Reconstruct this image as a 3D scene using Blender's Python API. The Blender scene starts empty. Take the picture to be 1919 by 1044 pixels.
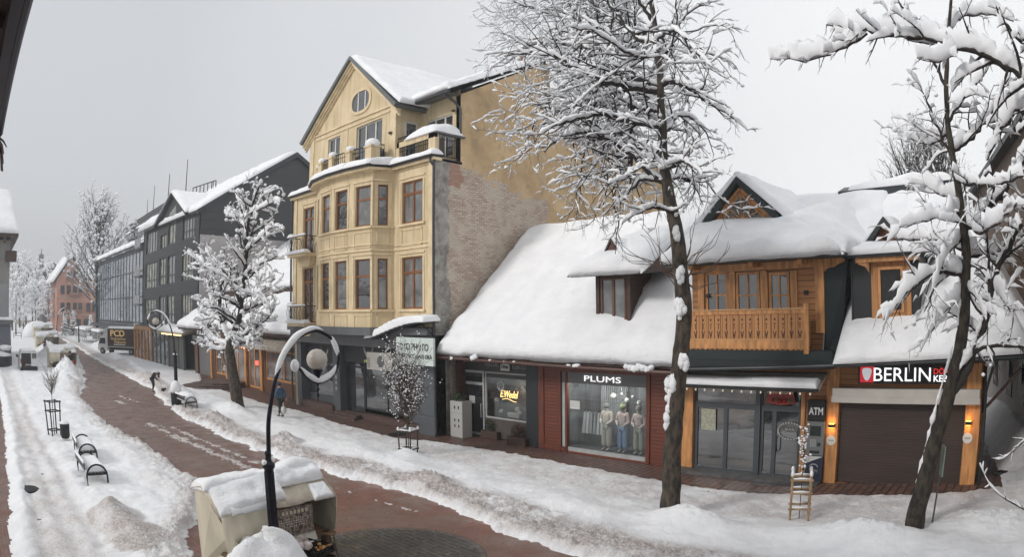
import bpy, math, random
import numpy as np
from mathutils import Vector, Matrix
from math import sin, cos, pi, radians, sqrt, atan2, hypot
C = bpy.context.scene
COL = C.collection
# ------------------------------------------------------------------ camera
# A wide-angle street camera 5.4 m above the promenade.  World axes: X runs along the
# street (negative = away), Y crosses it towards the shops, Z is up; metres.
FPX, K3, CX, CY, PITCH, ROLL, AZ, CAMH = 1264.0, -0.0403, 959.5, 522.0, 0.0489, -0.0118, radians(-46), 5.4
cam = bpy.data.cameras.new('camera')
camo = bpy.data.objects.new('camera', cam); COL.objects.link(camo)
cam.type = 'PANO'
cam.panorama_type = 'FISHEYE_LENS_POLYNOMIAL'
cam.sensor_width = 36.0
cam.sensor_fit = 'HORIZONTAL'
cam.fisheye_fov = radians(150)
_t = np.linspace(0.01, 0.95, 80); _r = FPX * (_t + K3 * _t ** 3) * 36 / 1919.0
_A = np.stack([_r, _r ** 2, _r ** 3, _r ** 4], 1)
_k = np.linalg.lstsq(_A, _t, rcond=None)[0]
cam.fisheye_polynomial_k0 = 0.0
cam.fisheye_polynomial_k1, cam.fisheye_polynomial_k2, cam.fisheye_polynomial_k3, cam.fisheye_polynomial_k4 = [-float(v) for v in _k]
camo.matrix_world = Matrix.Translation((0, 0, CAMH)) @ Matrix.Rotation(radians(44), 4, 'Z') @ Matrix.Rotation(PITCH, 4, 'X') @ Matrix.Rotation(pi / 2, 4, 'X') @ Matrix.Rotation(ROLL, 4, 'Z')
cam.clip_start = 0.05; cam.clip_end = 3000
C.camera = camo
# ------------------------------------------------------------------ world and light (overcast winter noon)
W = bpy.data.worlds.new('World'); C.world = W; W.use_nodes = True
nt = W.node_tree; nt.nodes.clear()
out = nt.nodes.new('ShaderNodeOutputWorld'); bg = nt.nodes.new('ShaderNodeBackground')
sky = nt.nodes.new('ShaderNodeTexSky'); sky.sky_type = 'NISHITA'; sky.sun_disc = False
SUN_EL, SUN_AZ = radians(32), radians(200)
sky.sun_elevation = SUN_EL; sky.sun_rotation = SUN_AZ; sky.dust_density = 5; sky.air_density = 1.5
mix = nt.nodes.new('ShaderNodeMix'); mix.data_type = 'RGBA'; mix.inputs['Factor'].default_value = 0.93
tc = nt.nodes.new('ShaderNodeTexCoord'); nz = nt.nodes.new('ShaderNodeTexNoise'); nz.inputs['Scale'].default_value = 1.6; nz.inputs['Detail'].default_value = 4
cr = nt.nodes.new('ShaderNodeValToRGB')
cr.color_ramp.elements[0].position = 0.12; cr.color_ramp.elements[0].color = (4.9, 5.05, 5.3, 1)
cr.color_ramp.elements[1].position = 0.85; cr.color_ramp.elements[1].color = (7.4, 7.45, 7.5, 1)
dt = nt.nodes.new('ShaderNodeVectorMath'); dt.operation = 'DOT_PRODUCT'; dt.inputs[1].default_value = (.50, .50, -.05)   # the cloud deck is brighter beyond the shops
ad = nt.nodes.new('ShaderNodeMath'); ad.operation = 'MULTIPLY_ADD'; ad.inputs[1].default_value = .35
a2 = nt.nodes.new('ShaderNodeMath'); a2.operation = 'ADD'; a2.inputs[1].default_value = .32
nt.links.new(tc.outputs['Generated'], nz.inputs['Vector']); nt.links.new(tc.outputs['Generated'], dt.inputs[0]); nt.links.new(nz.outputs['Fac'], ad.inputs[0]); nt.links.new(dt.outputs['Value'], a2.inputs[0]); nt.links.new(a2.outputs[0], ad.inputs[2]); nt.links.new(ad.outputs[0], cr.inputs['Fac'])
nt.links.new(sky.outputs['Color'], mix.inputs[6]); nt.links.new(cr.outputs['Color'], mix.inputs[7])
nt.links.new(mix.outputs[2], bg.inputs['Color']); bg.inputs['Strength'].default_value = 0.105
nt.links.new(bg.outputs['Background'], out.inputs['Surface'])
sl = bpy.data.lights.new('sun', 'SUN'); sl.energy = 1.2; sl.angle = radians(12); sl.color = (1, .97, .93)
slo = bpy.data.objects.new('sun', sl); COL.objects.link(slo)
slo.rotation_euler = (pi / 2 - SUN_EL, 0, pi - SUN_AZ)
C.view_settings.view_transform = 'Standard'; C.view_settings.look = 'None'
C.view_settings.exposure = 0.42; C.view_settings.gamma = 1.0
C.cycles.max_bounces = 6; C.cycles.diffuse_bounces = 3; C.cycles.glossy_bounces = 3; C.cycles.transparent_max_bounces = 12
C.cycles.transmission_bounces = 4; C.cycles.volume_bounces = 0
C.cycles.use_denoising = True
# ------------------------------------------------------------------ pixel -> place helpers (photo is 1919x1044)
_U = (-sin(AZ), -cos(AZ)); _V = (cos(AZ), -sin(AZ))
def ray(px, py):
    x = px - CX; y = -(py - CY); r = hypot(x, y) + 1e-9; t = r / FPX
    for _ in range(25): t = t - (t + K3 * t ** 3 - r / FPX) / (1 + 3 * K3 * t * t)
    d = (sin(t) * x / r, sin(t) * y / r, -cos(t))
    c, s = cos(ROLL), sin(ROLL); d = (c * d[0] - s * d[1], s * d[0] + c * d[1], d[2])
    X, Y, Z = d[0], -d[2], d[1]
    c, s = cos(PITCH), sin(PITCH); Y, Z = c * Y - s * Z, s * Y + c * Z
    return Vector((X * _U[0] + Y * _U[1], X * _V[0] + Y * _V[1], Z))
def atY(px, py, Y): r = ray(px, py); return Vector((0, 0, CAMH)) + r * (Y / r.y)
def atX(px, py, X): r = ray(px, py); return Vector((0, 0, CAMH)) + r * (X / r.x)
def atZ(px, py, z=0.0): r = ray(px, py); return Vector((0, 0, CAMH)) + r * ((z - CAMH) / r.z)
def rectY(x0, y0, x1, y1, Y):
    a, b, c, d = atY(x0, y0, Y), atY(x1, y0, Y), atY(x0, y1, Y), atY(x1, y1, Y)
    return (a.x + c.x) / 2, (b.x + d.x) / 2, (c.z + d.z) / 2, (a.z + b.z) / 2
def sst(e0, e1, x):
    t = np.clip((x - e0) / (e1 - e0), 0, 1); return t * t * (3 - 2 * t)
def gz(x, y=0): return 0.30 * float(sst(-8, 1, x))
# ------------------------------------------------------------------ mesh helpers
class F:                                        # a facade frame: a along the wall, d into it, z up
    def __init__(s, o, u, n): s.o = Vector(o); s.u = Vector(u).normalized(); s.n = Vector(n).normalized()
    def P(s, a, d, z): return s.o + s.u * a + s.n * d + Vector((0, 0, z))
IDF = F((0, 0, 0), (1, 0, 0), (0, 1, 0))
class M:
    def __init__(s): s.v = []; s.f = []
    def add(s, vs, fs):
        o = len(s.v); s.v.extend([tuple(v) for v in vs]); s.f.extend([tuple(i + o for i in f) for f in fs]); return s
    def box(s, a0, a1, d0, d1, z0, z1, fr=IDF):
        P = fr.P; vs = [P(a0, d0, z0), P(a1, d0, z0), P(a1, d1, z0), P(a0, d1, z0), P(a0, d0, z1), P(a1, d0, z1), P(a1, d1, z1), P(a0, d1, z1)]
        return s.add(vs, [(0, 3, 2, 1), (4, 5, 6, 7), (0, 1, 5, 4), (1, 2, 6, 5), (2, 3, 7, 6), (3, 0, 4, 7)])
    def hexa(s, p):                              # 8 points: bottom 4, top 4
        return s.add(p, [(0, 3, 2, 1), (4, 5, 6, 7), (0, 1, 5, 4), (1, 2, 6, 5), (2, 3, 7, 6), (3, 0, 4, 7)])
    def ext(s, pts, d0, d1, fr=IDF):             # polygon in (a,z) extruded through the wall depth
        n = len(pts); vs = [fr.P(a, d0, z) for a, z in pts] + [fr.P(a, d1, z) for a, z in pts]
        return s.add(vs, [tuple(range(n)), tuple(range(2 * n - 1, n - 1, -1))] + [(i + n, (i + 1) % n + n, (i + 1) % n, i) for i in range(n)])
    def extv(s, pts, vec):                       # planar 3-D polygon extruded by a vector
        n = len(pts); vec = Vector(vec); vs = [Vector(p) for p in pts] + [Vector(p) + vec for p in pts]
        return s.add(vs, [tuple(range(n)), tuple(range(2 * n - 1, n - 1, -1))] + [(i + n, (i + 1) % n + n, (i + 1) % n, i) for i in range(n)])
    def wall(s, a0, a1, z0, z1, holes=(), dep=0.18, fr=IDF, d=0.0):
        A = sorted({a0, a1, *[h[0] for h in holes], *[h[1] for h in holes]}); Z = sorted({z0, z1, *[h[2] for h in holes], *[h[3] for h in holes]})
        for i in range(len(A) - 1):
            for j in range(len(Z) - 1):
                am, zm = (A[i] + A[i + 1]) / 2, (Z[j] + Z[j + 1]) / 2
                if any(h[0] < am < h[1] and h[2] < zm < h[3] for h in holes): continue
                s.add([fr.P(A[i], d, Z[j]), fr.P(A[i + 1], d, Z[j]), fr.P(A[i + 1], d, Z[j + 1]), fr.P(A[i], d, Z[j + 1])], [(0, 1, 2, 3)])
        for h in holes:
            p = [(h[0], h[2]), (h[1], h[2]), (h[1], h[3]), (h[0], h[3])]
            for k in range(4):
                q0, q1 = p[k], p[(k + 1) % 4]
                s.add([fr.P(q0[0], d, q0[1]), fr.P(q0[0], d + dep, q0[1]), fr.P(q1[0], d + dep, q1[1]), fr.P(q1[0], d, q1[1])], [(0, 1, 2, 3)])
        return s
    def tube(s, pts, rs, n=8, cap=True, sq=1.0):
        pts = [Vector(p) for p in pts]; m = len(pts)
        if not hasattr(rs, '__len__'): rs = [rs] * m
        d0 = (pts[-1] - pts[0]); ref = Vector((0, 0, 1)) if abs(d0.normalized().z) < .8 else Vector((1, 0, 0))
        o = len(s.v)
        for i in range(m):
            d = (pts[min(i + 1, m - 1)] - pts[max(i - 1, 0)])
            if d.length < 1e-9: d = Vector((0, 0, 1))
            d.normalize(); a = d.cross(ref)
            if a.length < 1e-3: a = d.cross(Vector((.3, 1, .2)))
            a.normalize(); b = a.cross(d); 
            for k in range(n):
                w = 2 * pi * k / n; s.v.append(tuple(pts[i] + a * (rs[i] * cos(w)) + b * (rs[i] * sin(w) * sq)))
        for i in range(m - 1):
            for k in range(n):
                s.f.append((o + i * n + k, o + i * n + (k + 1) % n, o + (i + 1) * n + (k + 1) % n, o + (i + 1) * n + k))
        if cap: s.f.append(tuple(o + k for k in range(n - 1, -1, -1))); s.f.append(tuple(o + (m - 1) * n + k for k in range(n)))
        return s
    def cyl(s, p0, p1, r0, r1=None, n=16): return s.tube([p0, p1], [r0, r0 if r1 is None else r1], n)
    def lathe(s, c, prof, n=20, ax='z'):
        o = len(s.v); c = Vector(c)
        for r, z in prof:
            for k in range(n):
                w = 2 * pi * k / n; p = (r * cos(w), r * sin(w), z)
                if ax == 'y': p = (r * cos(w), z, r * sin(w))
                if ax == 'x': p = (z, r * cos(w), r * sin(w))
                s.v.append(tuple(c + Vector(p)))
        for i in range(len(prof) - 1):
            for k in range(n): s.f.append((o + i * n + k, o + i * n + (k + 1) % n, o + (i + 1) * n + (k + 1) % n, o + (i + 1) * n + k))
        s.f.append(tuple(o + k for k in range(n - 1, -1, -1))); s.f.append(tuple(o + (len(prof) - 1) * n + k for k in range(n)))
        return s
    def ball(s, c, r, n=12, m=8, sc=(1, 1, 1), lump=0, rnd=None):
        o = len(s.v); c = Vector(c); rnd = rnd or random
        for i in range(m + 1):
            t = pi * i / m
            for k in range(n):
                w = 2 * pi * k / n; q = r * (1 + (rnd.uniform(-lump, lump) if lump and 0 < i < m else 0))
                s.v.append((c.x + q * sc[0] * sin(t) * cos(w), c.y + q * sc[1] * sin(t) * sin(w), c.z + q * sc[2] * cos(t)))
        for i in range(m):
            for k in range(n): s.f.append((o + i * n + k, o + (i + 1) * n + k, o + (i + 1) * n + (k + 1) % n, o + i * n + (k + 1) % n))
        return s
    def pillow(s, p00, p10, p11, p01, th, nx=20, ny=12, seed=0, ew=None, lump=.25, up=None, sag=0.0, base=.03, scale=.8):
        """a lying layer of snow over a quad, rounded at its edges"""
        p00, p10, p11, p01 = map(Vector, (p00, p10, p11, p01)); up = Vector(up) if up else (p10 - p00).cross(p01 - p00).normalized()
        if up.z < 0: up = -up
        L = ((p10 - p00).length + (p11 - p01).length) / 2; H = ((p01 - p00).length + (p11 - p10).length) / 2; ew = ew or th * 1.1
        S = _edges(L, ew, nx); T = _edges(H, ew, ny); nx, ny = len(S), len(T); o = len(s.v); rr = random.Random(seed); ph = [rr.uniform(0, 99) for _ in range(4)]
        for top in (1, 0):
            for t in T:
                for q in S:
                    p = p00.lerp(p10, q).lerp(p01.lerp(p11, q), t)
                    if top:
                        e = min(q * L, (1 - q) * L, ew) / ew; g = min(t * H, (1 - t) * H, ew) / ew
                        pr = sqrt(max(0, 1 - (1 - e) ** 2)) * sqrt(max(0, 1 - (1 - g) ** 2))
                        w = vnoise(p.x * scale + ph[0], p.y * scale + p.z + ph[1]) + .5 * vnoise(p.x * scale * 2.7 + ph[2], p.y * scale * 2.7 + p.z * 2.7 + ph[3])
                        p = p + up * (base + th * pr * (1 + lump * w))
                        if sag and pr < 1: p.z -= sag * (1 - pr) * (.5 + .5 * abs(w))
                    s.v.append(tuple(p))
        n = nx * ny
        for j in range(ny - 1):
            for i in range(nx - 1):
                a = o + j * nx + i; s.f.append((a, a + 1, a + nx + 1, a + nx)); b = a + n; s.f.append((b + nx, b + nx + 1, b + 1, b))
        rim = [(i, 0) for i in range(nx - 1)] + [(nx - 1, j) for j in range(ny - 1)] + [(i, ny - 1) for i in range(nx - 1, 0, -1)] + [(0, j) for j in range(ny - 1, 0, -1)]
        ids = [o + j * nx + i for i, j in rim]
        for k in range(len(ids)):
            a, b = ids[k], ids[(k + 1) % len(ids)]; s.f.append((b, a, a + n, b + n))
        return s
    def build(s, name, mat, parent=None, smooth=False, bevel=0.0, **tg):
        me = bpy.data.meshes.new(name); w = wloc(parent)
        me.from_pydata([(v[0] - w.x, v[1] - w.y, v[2] - w.z) for v in s.v], [], s.f); me.update()
        if smooth: me.shade_smooth()
        o = bpy.data.objects.new(name, me); COL.objects.link(o); o.parent = parent
        if mat: me.materials.append(mat)
        if bevel:
            b = o.modifiers.new('bevel', 'BEVEL'); b.width = bevel; b.segments = 2; b.limit_method = 'ANGLE'; b.harden_normals = False
        for k, v in tg.items(): o['category' if k == 'cat' else k] = v
        return o
def _edges(L, ew, n):
    k = 4; a = [ew / L * (i / k) ** 1.3 for i in range(k + 1)] if ew * 2 < L else [.5 * i / k for i in range(k + 1)]
    a = [min(x, .5) for x in a]; e = a[-1]; mid = [e + (1 - 2 * e) * i / n for i in range(1, n)] if e < .499 else []
    b = sorted({round(x, 6) for x in a + mid + [1 - x for x in a]}); return b
def wloc(p):
    v = Vector((0, 0, 0))
    while p is not None: v += p.location; p = p.parent
    return v
_rg = np.random.RandomState(7).uniform(-1, 1, (256, 256))
def vnoise(x, y):
    xi, yi = math.floor(x), math.floor(y); fx, fy = x - xi, y - yi; fx = fx * fx * (3 - 2 * fx); fy = fy * fy * (3 - 2 * fy)
    g = lambda i, j: _rg[i & 255, j & 255]
    return (g(xi, yi) * (1 - fx) + g(xi + 1, yi) * fx) * (1 - fy) + (g(xi, yi + 1) * (1 - fx) + g(xi + 1, yi + 1) * fx) * fy
def vn(x, y):                                   # numpy version
    xi = np.floor(x).astype(int); yi = np.floor(y).astype(int); fx = x - xi; fy = y - yi; fx = fx * fx * (3 - 2 * fx); fy = fy * fy * (3 - 2 * fy)
    g = lambda i, j: _rg[i & 255, j & 255]
    return (g(xi, yi) * (1 - fx) + g(xi + 1, yi) * fx) * (1 - fy) + (g(xi, yi + 1) * (1 - fx) + g(xi + 1, yi + 1) * fx) * fy
def thing(name, label, cat, loc=(0, 0, 0), group=None):
    o = bpy.data.objects.new(name, None); COL.objects.link(o); o.location = loc; o.empty_display_size = .3
    o['label'] = label; o['category'] = cat
    if group: o['group'] = group
    return o
def dup(root, loc, label=None, rz=None, group=None, sc=None):
    def cp(o, par):
        c = o.copy(); COL.objects.link(c); c.parent = par
        for ch in [k for k in root_kids[o.name]]: cp(ch, c)
        return c
    root_kids = {}
    def walk(o):
        root_kids[o.name] = [k for k in COL.objects if k.parent == o]
        for k in root_kids[o.name]: walk(k)
    walk(root); r = cp(root, None); r.location = loc
    if rz is not None: r.rotation_euler = (0, 0, rz)
    if sc: r.scale = (sc, sc, sc) if not hasattr(sc, '__len__') else sc
    if label: r['label'] = label
    if group: r['group'] = group
    return r
def text(s, fr, a, z, h, w, d, mat, parent, name='lettering', ext=.01, shear=0, bold=0.0, align='CENTER'):
    cu = bpy.data.curves.new('t', 'FONT'); cu.body = s; cu.size = 1; cu.extrude = 0; cu.shear = shear; cu.offset = bold; cu.resolution_u = 3
    o = bpy.data.objects.new('t', cu); COL.objects.link(o); dg = bpy.context.evaluated_depsgraph_get(); dg.update()
    me = bpy.data.meshes.new_from_object(o.evaluated_get(dg)); bpy.data.objects.remove(o)
    co = np.zeros(len(me.vertices) * 3); me.vertices.foreach_get('co', co); co = co.reshape(-1, 3)
    mn, mx = co.min(0), co.max(0); kx = w / (mx[0] - mn[0]); ky = h / (mx[1] - mn[1])
    m = M(); fs = [tuple(p.vertices) for p in me.polygons]; n = len(co)
    for dd in (d - ext,):
        m.v += [tuple(fr.P(a + (c[0] - (mn[0] + mx[0]) / 2) * kx, dd, z + (c[1] - (mn[1] + mx[1]) / 2) * ky)) for c in co]
    m.v += [tuple(fr.P(a + (c[0] - (mn[0] + mx[0]) / 2) * kx, d, z + (c[1] - (mn[1] + mx[1]) / 2) * ky)) for c in co]
    m.f += fs
    ec = {}
    for f in fs:
        for i in range(len(f)):
            e = (f[i], f[(i + 1) % len(f)]); ec[e] = 1
    for (i, j) in ec:
        if (j, i) not in ec: m.f.append((j, i, i + n, j + n))
    bpy.data.meshes.remove(me)
    return m.build(name, mat, parent)
# ------------------------------------------------------------------ materials
def mat(name, col=(.5, .5, .5), rough=.7, metal=0, spec=.5, noise=0, nscale=8, bump=0, bscale=None, emit=None, es=1, col2=None, detail=4, ior=None, alpha=None, sss=0, stretch=None, contrast=(.35, .65), coat=0):
    m = bpy.data.materials.new(name); m.use_nodes = True; n = m.node_tree.nodes; l = m.node_tree.links; b = n['Principled BSDF']
    b.inputs['Base Color'].default_value = (*col, 1); b.inputs['Roughness'].default_value = rough; b.inputs['Metallic'].default_value = metal
    b.inputs['Specular IOR Level'].default_value = spec
    if ior: b.inputs['IOR'].default_value = ior
    if coat: b.inputs['Coat Weight'].default_value = coat; b.inputs['Coat Roughness'].default_value = .02
    if sss: b.inputs['Subsurface Weight'].default_value = sss; b.inputs['Subsurface Radius'].default_value = (.06, .08, .1)
    if emit: b.inputs['Emission Color'].default_value = (*emit, 1); b.inputs['Emission Strength'].default_value = es
    if noise or bump or col2:
        t = n.new('ShaderNodeTexCoord'); src = t.outputs['Object']
        g = n.new('ShaderNodeNewGeometry'); src = g.outputs['Position']
        if stretch:
            mp = n.new('ShaderNodeMapping'); mp.inputs['Scale'].default_value = stretch; l.new(src, mp.inputs['Vector']); src = mp.outputs['Vector']
        z = n.new('ShaderNodeTexNoise'); z.inputs['Scale'].default_value = nscale; z.inputs['Detail'].default_value = detail; l.new(src, z.inputs['Vector'])
        if noise or col2:
            r = n.new('ShaderNodeValToRGB'); c2 = col2 or tuple(min(1, c * (1 - noise)) for c in col); c1 = col if col2 else tuple(min(1, c * (1 + noise)) for c in col)
            r.color_ramp.elements[0].position = contrast[0]; r.color_ramp.elements[1].position = contrast[1]
            r.color_ramp.elements[0].color = (*c2, 1); r.color_ramp.elements[1].color = (*c1, 1); l.new(z.outputs['Fac'], r.inputs['Fac']); l.new(r.outputs['Color'], b.inputs['Base Color'])
        if bump:
            z2 = z
            if bscale: z2 = n.new('ShaderNodeTexNoise'); z2.inputs['Scale'].default_value = bscale; z2.inputs['Detail'].default_value = 6; l.new(src, z2.inputs['Vector'])
            bp = n.new('ShaderNodeBump'); bp.inputs['Strength'].default_value = 1; bp.inputs['Distance'].default_value = bump
            l.new(z2.outputs['Fac'], bp.inputs['Height']); l.new(bp.outputs['Normal'], b.inputs['Normal'])
    return m
class G:                                        # small node-graph helper
    def __init__(s, name, rough=.7, spec=.5):
        s.m = bpy.data.materials.new(name); s.m.use_nodes = True; s.n = s.m.node_tree.nodes; s.l = s.m.node_tree.links; s.b = s.n['Principled BSDF']
        s.b.inputs['Roughness'].default_value = rough; s.b.inputs['Specular IOR Level'].default_value = spec
        s.pos = s.n.new('ShaderNodeNewGeometry').outputs['Position']
    def sep(s): x = s.n.new('ShaderNodeSeparateXYZ'); s.l.new(s.pos, x.inputs[0]); return x.outputs
    def comb(s, *v):
        x = s.n.new('ShaderNodeCombineXYZ')
        for i, k in enumerate(v): s.set(x.inputs[i], k)
        return x.outputs[0]
    def set(s, i, v):
        if hasattr(v, 'is_linked') or isinstance(v, bpy.types.NodeSocket): s.l.new(v, i)
        elif isinstance(v, tuple) and len(v) == 3 and i.type == 'RGBA': i.default_value = (*v, 1)
        else: i.default_value = v
    def math(s, op, a, b=0.0, c=None):
        x = s.n.new('ShaderNodeMath'); x.operation = op; s.set(x.inputs[0], a); s.set(x.inputs[1], b)
        if c is not None: s.set(x.inputs[2], c)
        return x.outputs[0]
    def noise(s, scale, detail=4, vec=None, rough=.5):
        x = s.n.new('ShaderNodeTexNoise'); x.inputs['Scale'].default_value = scale; x.inputs['Detail'].default_value = detail; x.inputs['Roughness'].default_value = rough; s.l.new(vec or s.pos, x.inputs['Vector']); return x.outputs['Fac']
    def ramp(s, f, a, b, ca=(0, 0, 0), cb=(1, 1, 1), mid=None):
        x = s.n.new('ShaderNodeValToRGB'); e = x.color_ramp.elements; e[0].position = a; e[1].position = b; e[0].color = (*ca, 1); e[1].color = (*cb, 1)
        if mid: k = e.new(mid[0]); k.color = (*mid[1], 1)
        s.l.new(f, x.inputs[0]); return x.outputs[0]
    def mix(s, f, a, b, bt='MIX'):
        x = s.n.new('ShaderNodeMix'); x.data_type = 'RGBA'; x.blend_type = bt; s.set(x.inputs[0], f); s.set(x.inputs[6], a); s.set(x.inputs[7], b); return x.outputs[2]
    def brick(s, vec, c1, c2, mo, w=.5, h=.25, ms=.02, scale=1, off=.5):
        x = s.n.new('ShaderNodeTexBrick'); s.l.new(vec, x.inputs['Vector']); x.inputs['Scale'].default_value = scale
        for k, v in (('Color1', c1), ('Color2', c2), ('Mortar', mo)): s.set(x.inputs[k], v)
        x.inputs['Mortar Size'].default_value = ms; x.inputs['Brick Width'].default_value = w; x.inputs['Row Height'].default_value = h; x.offset = off
        x.inputs['Mortar Smooth'].default_value = .2
        return x.outputs['Color'], x.outputs['Fac']
    def bump(s, h, dist=.01, strength=1):
        x = s.n.new('ShaderNodeBump'); x.inputs['Distance'].default_value = dist; x.inputs['Strength'].default_value = strength; s.l.new(h, x.inputs['Height']); s.l.new(x.outputs[0], s.b.inputs['Normal']); return s
    def col(s, c): s.set(s.b.inputs['Base Color'], c); return s
    def attr(s, nm): x = s.n.new('ShaderNodeAttribute'); x.attribute_name = nm; return x.outputs['Fac']
def mk_snow():
    g = G('snow', .75, .3); c = g.ramp(g.noise(1.3, 5), .35, .65, (.84, .855, .88), (.92, .925, .94)); g.col(c)
    X, Y, Z = g.sep(); rip = g.noise(1.0, 5, g.comb(g.math('MULTIPLY', X, .9), g.math('MULTIPLY', Y, 3.0), g.math('MULTIPLY', Z, 5.5)), .6)
    h = g.math('ADD', g.math('ADD', g.math('MULTIPLY', g.noise(4, 5), .8), g.math('MULTIPLY', rip, .9)), g.math('MULTIPLY', g.noise(26, 4), .22)); g.bump(h, .055, .9); return g.m
MS = mk_snow()
SN = mat('snow_clump', (.86, .88, .91), .8, spec=.3, bump=.02, nscale=25)
def mk_wood(name, c1, c2, line=.16, axis='z', rough=.55, gap=(.10, .05, .02), gw=.05, bumpd=.012):
    g = G(name, rough); X, Y, Z = g.sep(); v = {'z': Z, 'x': X, 'y': Y}[axis]
    q = g.math('DIVIDE', v, line); fr = g.math('FRACT', q); fl = g.math('FLOOR', q)
    if axis == 'z': vec = g.comb(g.math('MULTIPLY', X, .6), g.math('MULTIPLY', Y, .6), g.math('MULTIPLY', Z, 14))
    else: vec = g.comb(g.math('MULTIPLY', X, 14), g.math('MULTIPLY', Y, 14), g.math('MULTIPLY', Z, .6))
    grain = g.noise(1.6, 5, vec); c = g.ramp(grain, .3, .7, c2, c1)
    w = g.n.new('ShaderNodeTexWhiteNoise'); w.noise_dimensions = '2D'; g.l.new(g.comb(fl, g.math('FLOOR', g.math('MULTIPLY', X if axis == 'z' else Z, .35)), 0.0), w.inputs['Vector'])
    c = g.mix(g.math('MULTIPLY', w.outputs['Value'], .45), c, c2)
    kn = g.n.new('ShaderNodeTexVoronoi'); kn.inputs['Scale'].default_value = 1.0; g.l.new(g.comb(g.math('MULTIPLY', X, 2.2), g.math('MULTIPLY', Y, 2.2), g.math('MULTIPLY', Z, 2.4 if axis == 'z' else 1.3)), kn.inputs['Vector'])
    c = g.mix(g.ramp(kn.outputs['Distance'], .03, .09, (1, 1, 1), (0, 0, 0)), c, tuple(k * .35 for k in c2))
    e = g.math('LESS_THAN', g.math('ABSOLUTE', g.math('SUBTRACT', fr, .5)), .5 - gw); c = g.mix(e, gap, c); g.col(c)
    g.bump(g.math('ADD', e, g.math('MULTIPLY', grain, .15)), bumpd); return g.m
# ------------------------------------------------------------------ ground, promenade, snow
RL = [(-400, 15.5), (-150, 13.6), (-104, 13.1), (-84, 12.4), (-61, 9.6), (-50, 7.6), (-44, 6.5), (-34, 6.1), (-27.8, 6.5), (-22.5, 6.7), (-20.2, 7.0), (-17.5, 5.8), (-15.6, 4.7), (-13.5, 4.2), (8, 3.6)]
RR = [(-400, 18.5), (-150, 16.8), (-110, 15.6), (-73, 13.5), (-48.7, 12.6), (-33.5, 10.5), (-26.3, 10.5), (-22.3, 10.7), (-19.8, 11.2), (-15.7, 11.6), (-12.3, 11.4), (-8.6, 10.9), (-5, 10.6), (8, 9.8)]
PE = [(-400, 60), (-60, 60), (-56, 19.5), (-51, 17.9), (-43.3, 17.0), (-36, 16.7), (-33, 17.2), (-27.2, 16.7), (-22.9, 16.7), (-20.4, 17.6), (-16.4, 17.9), (-10.6, 17.6), (-7.7, 17.6), (-5.6, 17.9), (-3, 18.15), (-.6, 18.7), (.6, 20.5), (.9, 30), (2, 60)]
LS = [(-400, -9), (-60, .9), (-40, .85), (-30, .62), (-22, .42), (-15, .05), (8, -1)]
def itp(tab, x): a = np.array(tab, float); return np.interp(x, a[:, 0], a[:, 1])
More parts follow.
